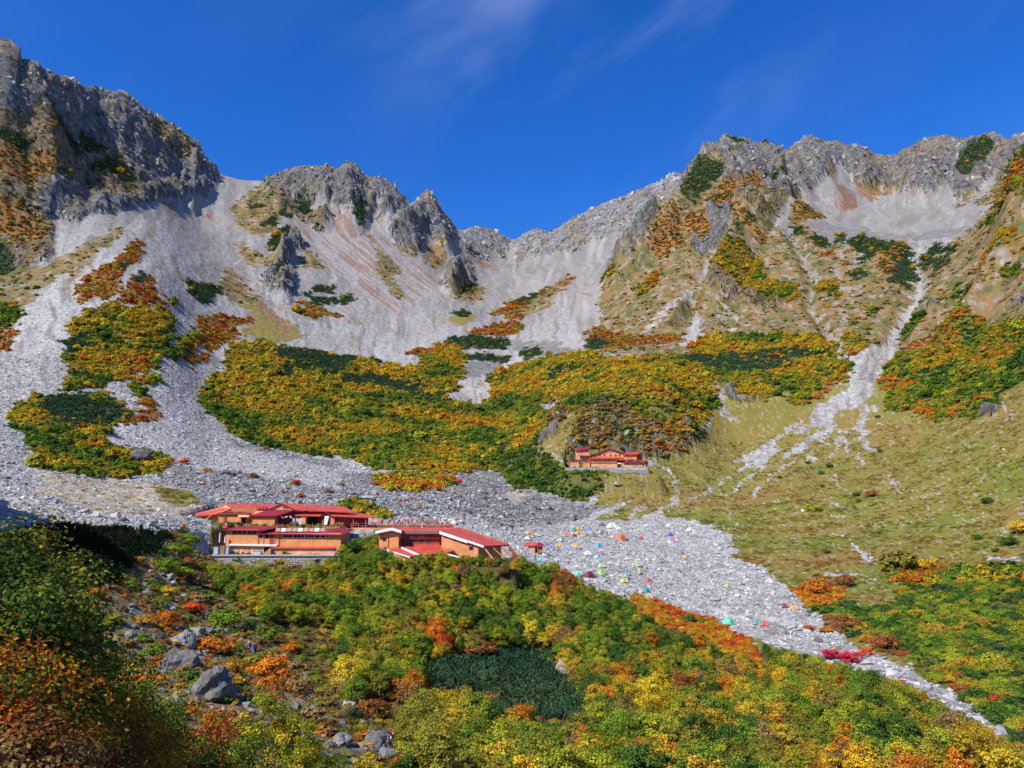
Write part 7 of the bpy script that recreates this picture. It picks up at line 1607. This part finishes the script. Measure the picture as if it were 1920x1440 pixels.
# gabled hall
Hh.prism('wall', [(hx(1110, 406), 406), (hx(1142.5, 406), 406), (hx(1172.5, 406), 406), (hx(1172.5, 406), 418), (hx(1142.5, 406), 418), (hx(1110, 406), 418)], hz - 1, [zz(853, 406), zz(841.2, 406), zz(849.6, 406), zz(849.6, 406), zz(841.2, 406), zz(853, 406)], WALL, label='orange gable wall of the hall')
Hh.slab('roof', [(hx(1142.5, 405), 405, zz(839.8, 405)), (hx(1108, 405), 405, zz(852.8, 405)), (hx(1108, 405), 419, zz(852.8, 405)), (hx(1142.5, 405), 419, zz(839.8, 405))], .45, ROOFD); Hh.slab('roof', [(hx(1142.5, 405), 405, zz(839.8, 405) + .01), (hx(1175, 405), 405, zz(849.4, 405)), (hx(1175, 405), 419, zz(849.4, 405)), (hx(1142.5, 405), 419, zz(839.8, 405) + .01)], .45, ROOFD)
wins((1114.5, 1125, 1133.5, 1145.5, 1155, 1162), 855.6, 406, 2.2, .9); Hh.window((hx(1142.5, 406), 405.98, zz(850.3, 406)), (hx(1146.5, 406), 405.98, zz(850.3, 406)), 1.3, WHITE, fw=.12); wins((1148.5,), 848, 406, 1.2, .5)
# tower
blk_('wall', 1081, 1104.5, 843, 862, 403, 409, WALLP, 'pale salmon tower wall'); Hh.slab('roof', [(hx(1079.5, 402), 402, zz(844, 402)), (hx(1105.5, 402), 402, zz(842.2, 402)), (hx(1109, 410), 410, zz(837.8, 410)), (hx(1081, 410), 410, zz(840.3, 410))], .4, ROOFD)
wins((1092, 1100), 848.2, 403, 2.4, .8); Hh.slab('awning', [(hx(1084.5, 401), 401.2, zz(854.4, 401)), (hx(1108, 401), 401.2, zz(855.0, 401)), (hx(1106, 403), 402.98, zz(851.8, 403)), (hx(1086, 403), 402.98, zz(851.5, 403))], .25, ROOF); wins((1090, 1094.5, 1099.5), 860.3, 403, 2.0, 1.0, m=TIMBERO)
# front range
Hh.slab('roof', [(hx(1105, 399.5), 399.5, zz(860, 399.5)), (hx(1156.5, 399.5), 399.5, zz(859.6, 399.5)), (hx(1156.5, 404), 404, zz(856.4, 404)), (hx(1107, 404), 404, zz(856.8, 404))], .35, ROOF, label='red front roof')
blk_('wall', 1107, 1156, 859.4, 868, 400.5, 405.9, WALL, 'orange front wall'); wins((1123, 1134, 1143), 864.2, 400.5, 2.2, .9)
blk_('wall', 1108.5, 1157, 868.4, 879, 399.3, 405.8, WALLP, 'salmon wall of the front storey'); Hh.box('ledge', hx(1107), hx(1157.5), 399.0, 400.4, zz(868.3, 399.5), zz(867.5, 399.5), ROOFD)
for i in range(9): Hh.box('planter', hx(1113 + i * 4.3), hx(1115.8 + i * 4.3), 399.1, 399.6, zz(867.4, 399.5), zz(865.6, 399.5), TIMBERO)
blk_('wall', 1094, 1106, 868, 879, 399.6, 405, WALL, 'orange wall left of the front storey'); wins((1106.8,), 871, 399.5, 1.6, 1.0); blk_('wall', 1101, 1107.5, 861, 868, 401.5, 405, WALL2)
# left shed
blk_('wall', 1070.5, 1084.5, 864, 877, 398.8, 403, WALL, 'orange shed wall'); blk_('plinth', 1070.4, 1084.6, 872.8, 877.5, 398.7, 402.9, CONC); Hh.box('roof', hx(1069.5, 398.6), hx(1085.5, 398.6), 398.4, 403.4, zz(864, 398.6), zz(862.6, 398.6), ROOFD, label='flat shed roof')
wins((1073, 1077, 1080.5), 867, 398.8, 2.0, .45)
# right wing
blk_('wall', 1170, 1194, 851, 861, 405, 412, WALL, 'orange wall of the right wing'); Hh.slab('roof', [(hx(1167.5, 404), 404, zz(851.8, 404)), (hx(1196, 404), 404, zz(851.4, 404)), (hx(1206, 413), 413, zz(847.4, 413)), (hx(1172, 413), 413, zz(847.8, 413))], .3, ROOF)
wins((1175, 1188.5), 855.2, 405, 2.4, .9); Hh.prism('wall', [(hx(1194.2, 405), 405.1), (hx(1203.5, 412), 412.1), (hx(1200, 413), 413), (hx(1192, 408), 408)], zz(861, 405), [zz(851, 405), zz(849, 412), zz(849, 412), zz(851, 405)], WALL2, label='end wall with its shade painted as dark boards')  # shade of the right end put in as a darker wall colour
blk_('wall', 1157.5, 1170, 858, 872, 403.5, 408, WALL2); Hh.slab('roof', [(hx(1157, 402), 402, zz(862.5, 402)), (hx(1196, 402), 402, zz(861.4, 402)), (hx(1194, 405), 404.9, zz(859.4, 405)), (hx(1158, 405), 404.9, zz(860, 405))], .2, ROOF)
Hh.slab('roof', [(hx(1168, 398.3), 398.3, zz(867.2, 398.3)), (hx(1213, 398.3), 398.3, zz(866.6, 398.3)), (hx(1210, 405), 405, zz(862.8, 405)), (hx(1172, 405), 405, zz(863.2, 405))], .3, ROOFD, label='long dark red roof of the lower right wing')
blk_('wall', 1171, 1211, 867.3, 879, 399.2, 406, WALLP, 'salmon wall of the lower right wing'); wins((1176, 1188, 1201, 1206.5), 871.8, 399.2, 1.9, .75); wins((1194, 1206.2), 874.3, 399.2, 1.9, .55)
for i in range(9): Hh.box('baluster', hx(1174 + i * 4, 401.6), hx(1174.7 + i * 4, 401.6), 401.6, 401.7, zz(864.6, 401.6), zz(861.2, 401.6), WHITE if i % 4 == 0 else TIMBERO)
Hh.box('sign_board', hx(1157.5), hx(1163), 399.0, 399.15, zz(870, 399.2), zz(867.8, 399.2), WHITE); Hh.box('doorway_shade', hx(1158), hx(1163), 399.3, 400.5, zz(877, 399.3), zz(870.2, 399.3), DARKI); Hh.box('door', hx(1163.5), hx(1170.5), 399.6, 400.5, zz(877, 399.6), zz(867.8, 399.6), WALL)
hw = Site('hut_terrace_wall', (hx(1140, 396), 396, hz - 2), 'grey stone terrace wall carrying the upper hut', 'wall'); hw.e['kind'] = 'thing'
hw.box('core', hx(1060, 396.4), hx(1214, 396.4), 396.4, 399.5, zz(886, 396.4), zz(877, 396.4), CONC); hw.box('core', hx(1155, 395.6), hx(1214.5, 395.6), 395.4, 399.4, zz(891, 395.4), zz(881, 395.4), STONEW)
_v, _f = [], []
for i in range(86):
    for j in range(5):
        u = 1060.5 + i * 1.8 + (j % 2) * .9; v_ = 878.2 + j * 2.0 + (3.2 if u > 1160 else 0)
        me = ROCKS[int(rng.integers(0, 8))]; k_ = len(_v); s_ = rng.uniform(.24, .38); cx_, cz_ = hx(u, 396.2), zz(v_, 396.2); yo = 395.35 if u > 1155 else 396.35
        _v += [(cx_ + q.co.x * s_, yo + q.co.z * .2, cz_ + q.co.y * s_) for q in me.vertices]; _f += [tuple(k_ + q for q in p.vertices) for p in me.polygons]
st_o = hw.part('stones', _v, _f, STONEW); st_o['kind'] = 'stuff'
# far hut on the col
cp_ = place(448, 344, 1255)
Ch = Site('col_hut', cp_, 'tiny red-roofed hut on the skyline pass', 'hut'); Ch.box('wall', cp_.x - 5, cp_.x + 5, cp_.y, cp_.y + 5, cp_.z - 4, cp_.z + 2.2, WALL2); Ch.slab('roof', [(cp_.x - 5.5, cp_.y - .5, cp_.z + 2), (cp_.x + 5.5, cp_.y - .5, cp_.z + 2), (cp_.x + 5.5, cp_.y + 5, cp_.z + 4), (cp_.x - 5.5, cp_.y + 5, cp_.z + 4)], .3, ROOF)
# ------------------------------------------------------------------ tents
def tent_mesh(g, tunnel=False):
    n, v, f = 14, [], []
    for i in range(n + 1):
        for j in range(n + 1):
            a, b = -1 + 2 * i / n, -1 + 2 * j / n
            h = (1 - abs(a) ** 2.3) * (1 - abs(b) ** (2.3 if not tunnel else 5)) 
            h = max(h, 0) ** .62
            k_ = 1 + .10 * (1 - h)
            pull = 1 - .12 * (1 - max(abs(a), abs(b))) * 0
            v.append((a * k_ * pull, b * .72 * k_, h * (.62 + .05 * math.cos(6 * math.atan2(b, a + 1e-6)))))
    for i in range(n):
        for j in range(n):
            f.append((i * (n + 1) + j, (i + 1) * (n + 1) + j, (i + 1) * (n + 1) + j + 1, i * (n + 1) + j + 1))
    return mesh_np('tent_canopy', v, f, True)
TENT_M = [tent_mesh(rng), tent_mesh(rng, True)]
TENT_POLE, TENT_DOOR, TENT_VEST = [], [], []
for tun in (False, True):
    vs, fs = [], []
    def ht(a, b): return max((1 - abs(a) ** 2.3) * (1 - abs(b) ** (5 if tun else 2.3)), 0) ** .62 * .66 + .02
    for s in (-1, 1):
        prev = None
        for q in range(13):
            t = -1 + q / 6
            p = (t * 1.02, s * t * .73, ht(t, t)) if not tun else (s * .45, t * .74, ht(s * .45, t))
            if prev: tube(vs, fs, prev, p, .018, .018, 4)
            prev = p
    TENT_POLE.append(mesh_np('tent_pole', vs, fs, True))
    dv, n_ = [], 6
    rows = []
    for q in range(n_ + 1):
        t = q / n_; b = -.74 + .40 * t
        hh = ht(0, b / .72 * .98) if not tun else ht(0, b / .72 * .98)
        w = .34 * (1 - t * .8)
        rows += [(-w, b - .03, hh + .01), (w, b - .03, hh + .01)]
    TENT_DOOR.append(mesh_np('tent_door', rows, [(2 * q, 2 * q + 1, 2 * q + 3, 2 * q + 2) for q in range(n_)], True))
def fabric(name, c):
    m, nt, b, out = new_mat(name); b.inputs['Base Color'].default_value = (*c, 1); b.inputs['Roughness'].default_value = .5; b.inputs['Sheen Weight'].default_value = .2; return m
TC = {'orange': (.72, .16, .03), 'amber': (.78, .32, .03), 'yellow': (.75, .58, .08), 'red': (.62, .07, .04), 'maroon': (.20, .02, .03), 'blue': (.03, .14, .60), 'sky blue': (.10, .38, .68), 'pale blue': (.32, .52, .72), 'green': (.08, .33, .14), 'lime': (.36, .55, .10), 'pale green': (.42, .55, .28), 'mint': (.16, .60, .36), 'white': (.78, .78, .76), 'grey': (.30, .30, .29), 'olive': (.16, .16, .10), 'violet': (.30, .22, .60), 'pink': (.75, .28, .30), 'teal': (.03, .28, .20), 'charcoal': (.05, .05, .055)}
TMAT = {k: fabric('tent_' + k.replace(' ', '_'), c) for k, c in TC.items()}
POLEM = plain('tent_pole_alloy', (.35, .35, .36), .4, 0, 3, .1, .5, .6); DOORM = {k: fabric('tent_door_' + k.replace(' ', '_'), tuple(q * .55 for q in c)) for k, c in TC.items()}
def tent(u, v, w, colour, label, tunnel=0, rz=None):
    p = sight(u, v); d = p.y * CP + p.z * SP
    s = max(w / 2 / F_PX * d / 0.98, .9)
    z_ = float(np.max(ground_z([p.x - s * .4, p.x + s * .4, p.x], [p.y, p.y, p.y - s * .3])))
    e = empty('tent', (p.x, p.y, z_ + .05), rng.uniform(-.5, .5) if rz is None else rz); e.scale = (s, s, max(s, .95) * 1.5)
    tag(e, label, 'tent', 'tents on the boulder field')
    for nm, meshes, mt in (('canopy', TENT_M, TMAT[colour]), ('door', TENT_DOOR, DOORM[colour]), ('pole', TENT_POLE, POLEM)):
        me = meshes[tunnel]
        o = link(nm, me, e)
        if not me.materials: me.materials.append(mt)
        o.material_slots[0].link = 'OBJECT'; o.material_slots[0].material = mt
for q in [
 (992, 1003, 11, 'amber', 'amber tent alone near the kiosk path'), (1007, 1006, 10, 'pale green', 'pale green tent beside the amber one'), (988, 1012, 10, 'white', 'white bundle-like tent behind the kiosk'), (1062, 1006, 13, 'orange', 'orange tent at the upper left of the camp'), (1076, 995, 10, 'green', 'green tent at the back of the camp'),
 (1085, 994, 9, 'amber', 'amber tent right behind the green one'), (1084, 1002, 11, 'amber', 'amber tent in front of another amber one'), (1077, 1006, 9, 'maroon', 'dark maroon tent between orange and amber tents'), (1105, 994, 9, 'blue', 'bright blue tent at the back row'), (1129, 986, 12, 'olive', 'dull tan-green tent at the very back'),
 (1147, 990, 18, 'white', 'large white tent at the back of the camp'), (1160, 993, 7, 'white', 'small white tent next to the large white one'), (1144, 997, 10, 'pale green', 'pale green tent below the large white one', 1), (1128, 1001, 16, 'grey', 'wide grey tent in the middle of the back rows', 1), (1114, 1007, 14, 'olive', 'olive tent with a flat top'),
 (1100, 1005, 8, 'olive', 'small brown-green tent in the back rows'), (1165, 1013, 20, 'orange', 'wide orange tent in the middle of the camp', 1), (1175, 1015, 9, 'charcoal', 'charcoal tent touching the wide orange one'), (1202, 1011, 10, 'red', 'red tent on the right half of the camp'), (1257, 1005, 11, 'blue', 'blue tent alone on the right'), (1260, 1010, 8, 'red', 'red tent tucked under the lone blue one'),
 (1294, 997, 13, 'white', 'white tent at the far right edge of the camp'), (1198, 996, 9, 'pale green', 'faded green tent in the back right'), (1050, 1015, 10, 'pale green', 'pale green tent beside orange and blue tents'), (1052, 1024, 7, 'amber', 'small orange-yellow tent left of the blue one'), (1059, 1030, 11, 'sky blue', 'sky blue tent at the left of the camp', 0), (1033, 1029, 11, 'violet', 'violet tent right of the kiosk'),
 (1045, 1026, 8, 'lime', 'lime tent next to the violet one'), (1078, 1026, 13, 'amber', 'striped amber tent beside the sky blue one'), (1122, 1026, 13, 'sky blue', 'sky blue tent in the centre of the camp', 1), (1128, 1034, 7, 'pink', 'pink tent just below the central sky blue one'), (1102, 1041, 14, 'white', 'white tent in the front centre'), (1121, 1047, 13, 'pale blue', 'pale blue tent in the front centre', 1),
 (1176, 1050, 10, 'pale green', 'faded yellow-green tent in the front right', 0), (1191, 1060, 11, 'lime', 'lime tent in the front right'), (1200, 1071, 9, 'lime', 'small lime tent in front of the larger lime one'), (1238, 1070, 10, 'pale green', 'washed-out green tent lying in the stones'), (1284, 1046, 8, 'amber', 'small amber tent alone on the stones at right'), (1128, 1064, 14, 'pale green', 'pale green tent at the front left'),
 (1128, 1077, 15, 'lime', 'bright lime tent by the wood edge'), (1086, 1079, 15, 'mint', 'mint tent at the wood edge'), (1105, 1083, 20, 'maroon', 'big maroon tent at the wood edge'), (1157, 1076, 10, 'olive', 'brown tent on the stones near the wood'), (1170, 1092, 13, 'yellow', 'yellow tent by the wood edge', 1), (1216, 1092, 11, 'red', 'red-orange tent in the open stones'),
 (1177, 1079, 7, 'teal', 'small teal tent above the yellow one'), (1213, 1111, 10, 'teal', 'teal tent near the orange shrub band'), (1365, 1101, 12, 'lime', 'lime tent alone in the middle of the boulder field'), (1367, 1172, 24, 'mint', 'large mint tent beside the orange band'), (1433, 1174, 12, 'red', 'red-orange tent near the overhanging boulder'), (1488, 1142, 12, 'amber', 'amber tent near the orange corner bushes'),
 (1471, 1139, 7, 'maroon', 'small dark red tent near the amber one'), (1420, 1172, 9, 'teal', 'dull teal tent left of the red-orange one'), (1014, 1054, 13, 'mint', 'mint tarpaulin tent half hidden under the kiosk'),
]:
    tent(*q)

# ------------------------------------------------------------------ people
def skinned(name, verts, edges, radii, root=0, sub=1):
    me = bpy.data.meshes.new(name); me.from_pydata(verts, edges, [])
    o = bpy.data.objects.new(name, me); COL.objects.link(o)
    md = o.modifiers.new('skin', 'SKIN'); md.use_smooth_shade = True
    for i, r_ in enumerate(radii):
        me.skin_vertices[0].data[i].radius = r_ if isinstance(r_, tuple) else (r_, r_)
    me.skin_vertices[0].data[root].use_root = True
    o.modifiers.new('sub', 'SUBSURF').levels = sub
    dg = bpy.context.evaluated_depsgraph_get(); dg.update()
    out = bpy.data.meshes.new_from_object(o.evaluated_get(dg))
    bpy.data.objects.remove(o, do_unlink=True)
    return out

def figure(name, pose):
    V, E, Rr = [], [], []
    def add(p, r_, par=None):
        V.append(p); Rr.append(r_)
        if par is not None: E.append((par, len(V) - 1))
        return len(V) - 1
    sit = pose == 'sit'; walk = pose == 'walk'
    hz_ = .52 if sit else .93
    lean = .10 if walk else 0
    pel = add((0, 0, hz_), (.15, .12)); wai = add((0, lean * .5, hz_ + .18), (.135, .10), pel); che = add((0, lean, hz_ + .40), (.165, .12), wai); nek = add((0, lean + .02, hz_ + .57), .055, che)
    jaw = add((0, lean + .035, hz_ + .645), (.065, .075), nek); hed = add((0, lean + .03, hz_ + .735), (.082, .098), jaw); add((0, lean + .02, hz_ + .80), (.06, .075), hed)
    add((0, lean + .135, hz_ + .69), .014, hed)                              # nose
    for s in (-1, 1):
        add((s * .085, lean + .02, hz_ + .70), .013, hed)                    # ears
        sh = add((s * .19, lean, hz_ + .48), .062, che)
        if sit: el_, ha = (s * .24, .12, hz_ + .24), (s * .16, .36, hz_ + .24)
        elif walk: el_, ha = (s * .25, -.06 * s, hz_ + .22), (s * .22, .20, hz_ + .14)
        else: el_, ha = (s * .24, -.02, hz_ + .20), (s * .23, .10, hz_ - .04)
        e_ = add(el_, .045, sh); h_ = add(ha, (.034, .026), e_)
        d = np.array(ha) - np.array(el_); d /= np.linalg.norm(d)
        side = np.array((1.0, 0, 0)) if not sit else np.array((.9, .1, .2))
        pm = add(tuple(np.array(ha) + d * .06), (.038, .018), h_)
        for q, ln in enumerate((.070, .085, .080, .062)):
            o_ = side * (q - 1.5) * .021
            k1 = add(tuple(np.array(ha) + d * (.10 + ln * .4) + o_), .0095, pm); add(tuple(np.array(ha) + d * (.10 + ln) + o_ * 1.1 + np.array((0, .012, -.012))), .008, k1)
        k1 = add(tuple(np.array(ha) + d * .05 - side * s * .045), .011, h_); add(tuple(np.array(ha) + d * .10 - side * s * .06), .009, k1)
        hp = add((s * .09, 0, hz_ - .06), (.095, .10), pel)
        if sit: kn, an, to = (s * .11, .42, hz_ - .04), (s * .11, .44, .09), (s * .12, .60, .04)
        elif walk: kn, an, to = (s * .10, .10 + .14 * s, .50), (s * .10, -.02 + .22 * s, .09), (s * .11, .14 + .22 * s, .04)
        else: kn, an, to = (s * .105, .02, .49), (s * .11, -.02, .09), (s * .13, .13, .04)
        k_ = add(kn, .066, hp); c_ = add(tuple((np.array(kn) * .62 + np.array(an) * .38) - (0, .02, 0)), .06, k_); a_ = add(an, .042, c_); add(to, (.045, .032), a_)
    me = skinned(name, V, E, Rr, pel, 1)
    for i in range(4): me.materials.append(None)
    # 0 skin, 1 jacket, 2 trousers, 3 boots
    for p in me.polygons:
        c = p.center
        leg = (c.z < hz_ - .03 and not sit) or (sit and (c.z < hz_ + .06) and abs(c.x) < .22 and not (c.y > .25 and c.z > hz_ + .12))
        hand = (abs(c.x) > .13 and ((sit and c.y > .34 and c.z > hz_ + .14) or (walk and c.y > .19 and c.z > hz_ - .05 and abs(c.x) > .15) or (pose == 'stand' and c.z < hz_ - .03 and abs(c.x) > .195 and c.z > .65)))
        if c.z > hz_ + .585: p.material_index = 0
        elif hand: p.material_index = 0
        elif c.z < .12: p.material_index = 3
        elif leg: p.material_index = 2
        else: p.material_index = 1
    me.polygons.foreach_set('use_smooth', np.ones(len(me.polygons), bool))
    return me
FIG = {k: figure('person_' + k, k) for k in ('stand', 'sit', 'walk')}
SKIN = plain('skin', (.45, .25, .17), .5, 0, 3, .05); BOOT = plain('boots', (.05, .04, .035), .8, 0, 3, .2); EYE = plain('eyes', (.02, .02, .02), .3, 0, 3, .1)
CC = {'red': (.55, .05, .04), 'pink': (.70, .16, .22), 'blue': (.04, .12, .45), 'navy': (.03, .04, .12), 'white': (.72, .72, .70), 'black': (.03, .03, .03), 'grey': (.25, .26, .28), 'orange': (.70, .22, .04), 'green': (.08, .25, .09), 'light blue': (.25, .42, .65), 'purple': (.16, .06, .20), 'beige': (.50, .40, .28), 'yellow-green': (.40, .52, .08)}
CM = {k: plain('cloth_' + k.replace(' ', '_').replace('-', '_'), c, .85, .1, 9, .12, .1) for k, c in CC.items()}
def ball(name, sx, sy, sz, cut=None, seg=10, ring=7):
    vs, fs = [], []
    for i in range(ring + 1):
        t = math.pi * i / ring
        for j in range(seg):
            a = 2 * math.pi * j / seg
            z_ = math.cos(t)
            if cut is not None and z_ < cut: z_ = cut
            vs.append((sx * math.sin(t) * math.cos(a), sy * math.sin(t) * math.sin(a), sz * z_))
    for i in range(ring):
        for j in range(seg): fs.append((i * seg + j, i * seg + (j + 1) % seg, (i + 1) * seg + (j + 1) % seg, (i + 1) * seg + j))
    return mesh_np(name, vs, fs, True)
HAIR_M = ball('hair', .098, .112, .105, -.15); HAT_M = ball('sun_hat', .105, .118, .095, -.05)
_hv, _hf = [], []
for j in range(14):
    a = 2 * math.pi * j / 14
    _hv += [(.10 * math.cos(a), .11 * math.sin(a), 0), (.17 * math.cos(a), .19 * math.sin(a), -.025)]
_hf = [(2 * j, 2 * j + 1, (2 * j + 3) % 28, (2 * j + 2) % 28) for j in range(14)]
BRIM_M = mesh_np('brim', _hv, _hf, True); HAIRM = plain('black_hair', (.02, .017, .015), .6, 0, 9, .2)
_bm = bmesh.new(); bmesh.ops.create_cube(_bm, size=1); bmesh.ops.scale(_bm, vec=(.32, .22, .55), verts=_bm.verts); bmesh.ops.bevel(_bm, geom=list(_bm.edges), offset=.07, segments=2, affect='EDGES'); PACK_M = bpy.data.meshes.new('backpack'); _bm.to_mesh(PACK_M); _bm.free()
EYE_M = ball('eyes', .012, .008, .012)
def person(loc, rz, pose, jacket, trousers, head, pack, label, group, scale=1.0):
    e = link('person', FIG[pose]); e.location = loc; e.rotation_euler = (0, 0, rz); e.scale = (scale,) * 3
    for i, m in enumerate((SKIN, CM[jacket], CM[trousers], BOOT)):
        e.material_slots[i].link = 'OBJECT'; e.material_slots[i].material = m
    hz_ = .52 if pose == 'sit' else .93; ly = .10 if pose == 'walk' else 0
    def child(nm, me, mt, off):
        o = link(nm, me, e, off)
        if not me.materials: me.materials.append(mt)
        o.material_slots[0].link = 'OBJECT'; o.material_slots[0].material = mt
        return o
    child('hair', HAIR_M, HAIRM, (0, ly + .01, hz_ + .755))
    for s in (-1, 1): child('eye', EYE_M, EYE, (s * .032, ly + .122, hz_ + .715))
    if head:
        h_ = child('hat', HAT_M, CM[head], (0, ly + .01, hz_ + .785)); b_ = child('brim', BRIM_M, CM[head], (0, 0, .0)); b_.parent = h_
    if pack:
        child('backpack', PACK_M, CM[pack], (0, ly - .25, hz_ + .28))
    tag(e, label, 'person', group)
hikers = 'hikers on the path below the lodge'
p1_ = sight(466, 1228); person((p1_.x, p1_.y, p1_.z), 2.6, 'walk', 'purple', 'black', 'white', 'red', 'person in purple with a red backpack on the path below the lodge', hikers)
p2_ = sight(474, 1231); person((p2_.x, p2_.y, p2_.z), 2.4, 'walk', 'blue', 'grey', 'light blue', 'blue', 'person in blue with a blue backpack on the path below the lodge', hikers)
rows_ = [(668, 'pink', 'black', None, None, 'stand', 'person in a pink top standing under the porch roof'), (673, 'black', 'black', None, 'black', 'stand', 'dark-clothed person under the porch roof'), (680, 'navy', 'black', None, 'black', 'stand', 'person in navy with a dark pack under the porch roof'), (688, 'light blue', 'grey', None, 'blue', 'sit', 'seated person with a bright blue pack near the porch post'), (693, 'orange', 'grey', None, 'red', 'sit', 'seated person in orange near the porch post'),
 (698, 'navy', 'black', 'white', None, 'stand', 'person in navy with a white hat by the porch post'), (704, 'white', 'grey', None, None, 'sit', 'person in white seated beside the porch post'), (713, 'beige', 'grey', 'white', None, 'sit', 'person in beige with a white hat just right of the porch post'), (724, 'yellow-green', 'black', None, None, 'sit', 'person in yellow-green seated at the left tables'), (733, 'pink', 'navy', 'white', None, 'sit', 'person in pink and white hat at the left tables'),
 (739, 'light blue', 'black', 'white', None, 'stand', 'tall standing person in light blue with a white hat'), (741, 'purple', 'navy', None, None, 'sit', 'person in purple seated below the tall one'), (748, 'red', 'black', None, 'red', 'stand', 'person in red with a red pack at the middle rail'), (753, 'white', 'black', 'white', None, 'stand', 'standing person in white at the middle rail'), (757, 'pink', 'grey', 'white', None, 'sit', 'person in pink with a white hat seated mid terrace'), (763, 'white', 'grey', 'beige', None, 'sit', 'person in white with a beige hat mid terrace'),
 (769, 'white', 'navy', None, 'blue', 'stand', 'person in white with a blue pack at the rail'), (773, 'red', 'navy', 'red', None, 'stand', 'standing person in red with a red hat'), (777, 'blue', 'black', None, 'blue', 'sit', 'person in blue seated under the red hat'), (785, 'grey', 'black', None, None, 'sit', 'person in grey seated right of the blue pack'), (791, 'white', 'black', None, None, 'sit', 'person in white seated at the right tables'), (794, 'light blue', 'navy', None, 'light blue', 'sit', 'person in pale blue seated at the right tables'), (797, 'beige', 'black', None, None, 'stand', 'person in beige standing at the right tables'),
 (804, 'grey', 'black', None, None, 'stand', 'person in grey standing near two pink tops'), (808, 'pink', 'black', None, 'purple', 'stand', 'standing person in bright pink with a purple pack'), (812, 'red', 'navy', None, None, 'stand', 'standing person in red next to the bright pink one'), (813, 'light blue', 'navy', None, 'light blue', 'sit', 'seated person in light blue with a light pack'), (822, 'green', 'grey', None, None, 'sit', 'person in green near the open end of the terrace'), (826, 'pink', 'red', 'white', None, 'sit', 'person in pink with red trousers near the open end'), (829, 'white', 'black', 'white', None, 'stand', 'last standing person in white at the open end'),
 (717, 'blue', 'black', 'white', 'red', 'stand', 'person in blue with a red pack standing at the left rail'), (729, 'orange', 'navy', None, 'blue', 'stand', 'person in orange with a blue pack at the left rail'), (745, 'white', 'black', 'red', None, 'stand', 'person in white with a red hat on the raised deck'), (760, 'black', 'grey', 'white', 'orange', 'stand', 'person in black with an orange pack on the raised deck'), (766, 'red', 'black', 'white', None, 'stand', 'person in red with a white hat mid terrace'),
 (781, 'navy', 'beige', 'white', 'light blue', 'stand', 'person in navy with a pale blue pack on the raised deck'), (788, 'orange', 'black', 'beige', None, 'stand', 'person in orange with a beige hat on the raised deck'), (800, 'green', 'black', 'white', 'purple', 'stand', 'person in green with a purple pack on the raised deck'), (817, 'blue', 'grey', 'red', None, 'stand', 'person in blue with a red hat near the open end'), (836, 'red', 'black', None, 'black', 'stand', 'person in red with a black pack at the terrace end')]
for i, (u, jk, tr, hd, pk, po, lab) in enumerate(rows_):
    yy = 211.4 + (i * 1.7) % 5.0 if po == 'sit' else 218.3 + (i * 2.3) % 5.5
    if u < 712: yy = 211.3 + (i * 1.3) % 5
    person((xx(u, 980, yy), yy, DECK + (.904 if yy > 217.7 else .004)), rng.uniform(-3.1, 3.1), po, jk, tr, hd, pk, lab, 'people on the terrace', rng.uniform(.94, 1.04))
for (u, v, jk, tr, hd, pk, po, lab) in [(1100, 1020, 'yellow-green', 'black', None, 'black', 'stand', 'person in yellow-green standing among the tents'), (1105, 1020, 'black', 'black', None, None, 'stand', 'person in black beside the yellow-green one'), (1055, 1017, 'black', 'black', None, 'black', 'stand', 'person in black left of the camp centre'), (1121, 998, 'red', 'black', None, None, 'walk', 'person in red near the back row of tents'), (1139, 1003, 'red', 'black', 'black', None, 'stand', 'person in dark red beside the wide grey tent'),
   (1180, 1093, 'navy', 'black', None, 'black', 'stand', 'person in navy beside the yellow tent'), (1247, 1042, 'grey', 'grey', None, None, 'walk', 'lone person in grey on the right of the camp'), (1046, 1036, 'orange', 'black', None, 'black', 'walk', 'person in orange between the kiosk and the blue tent'), (1004, 1049, 'red', 'black', 'white', None, 'walk', 'person in red with a white hat below the kiosk'), (1617, 1243, 'red', 'red', None, None, 'stand', 'person in red beside the crimson bushes')]:
    p_ = sight(u, v); person((p_.x, p_.y, p_.z), rng.uniform(-3, 3), po, jk, tr, hd, pk, lab, 'people among the tents')
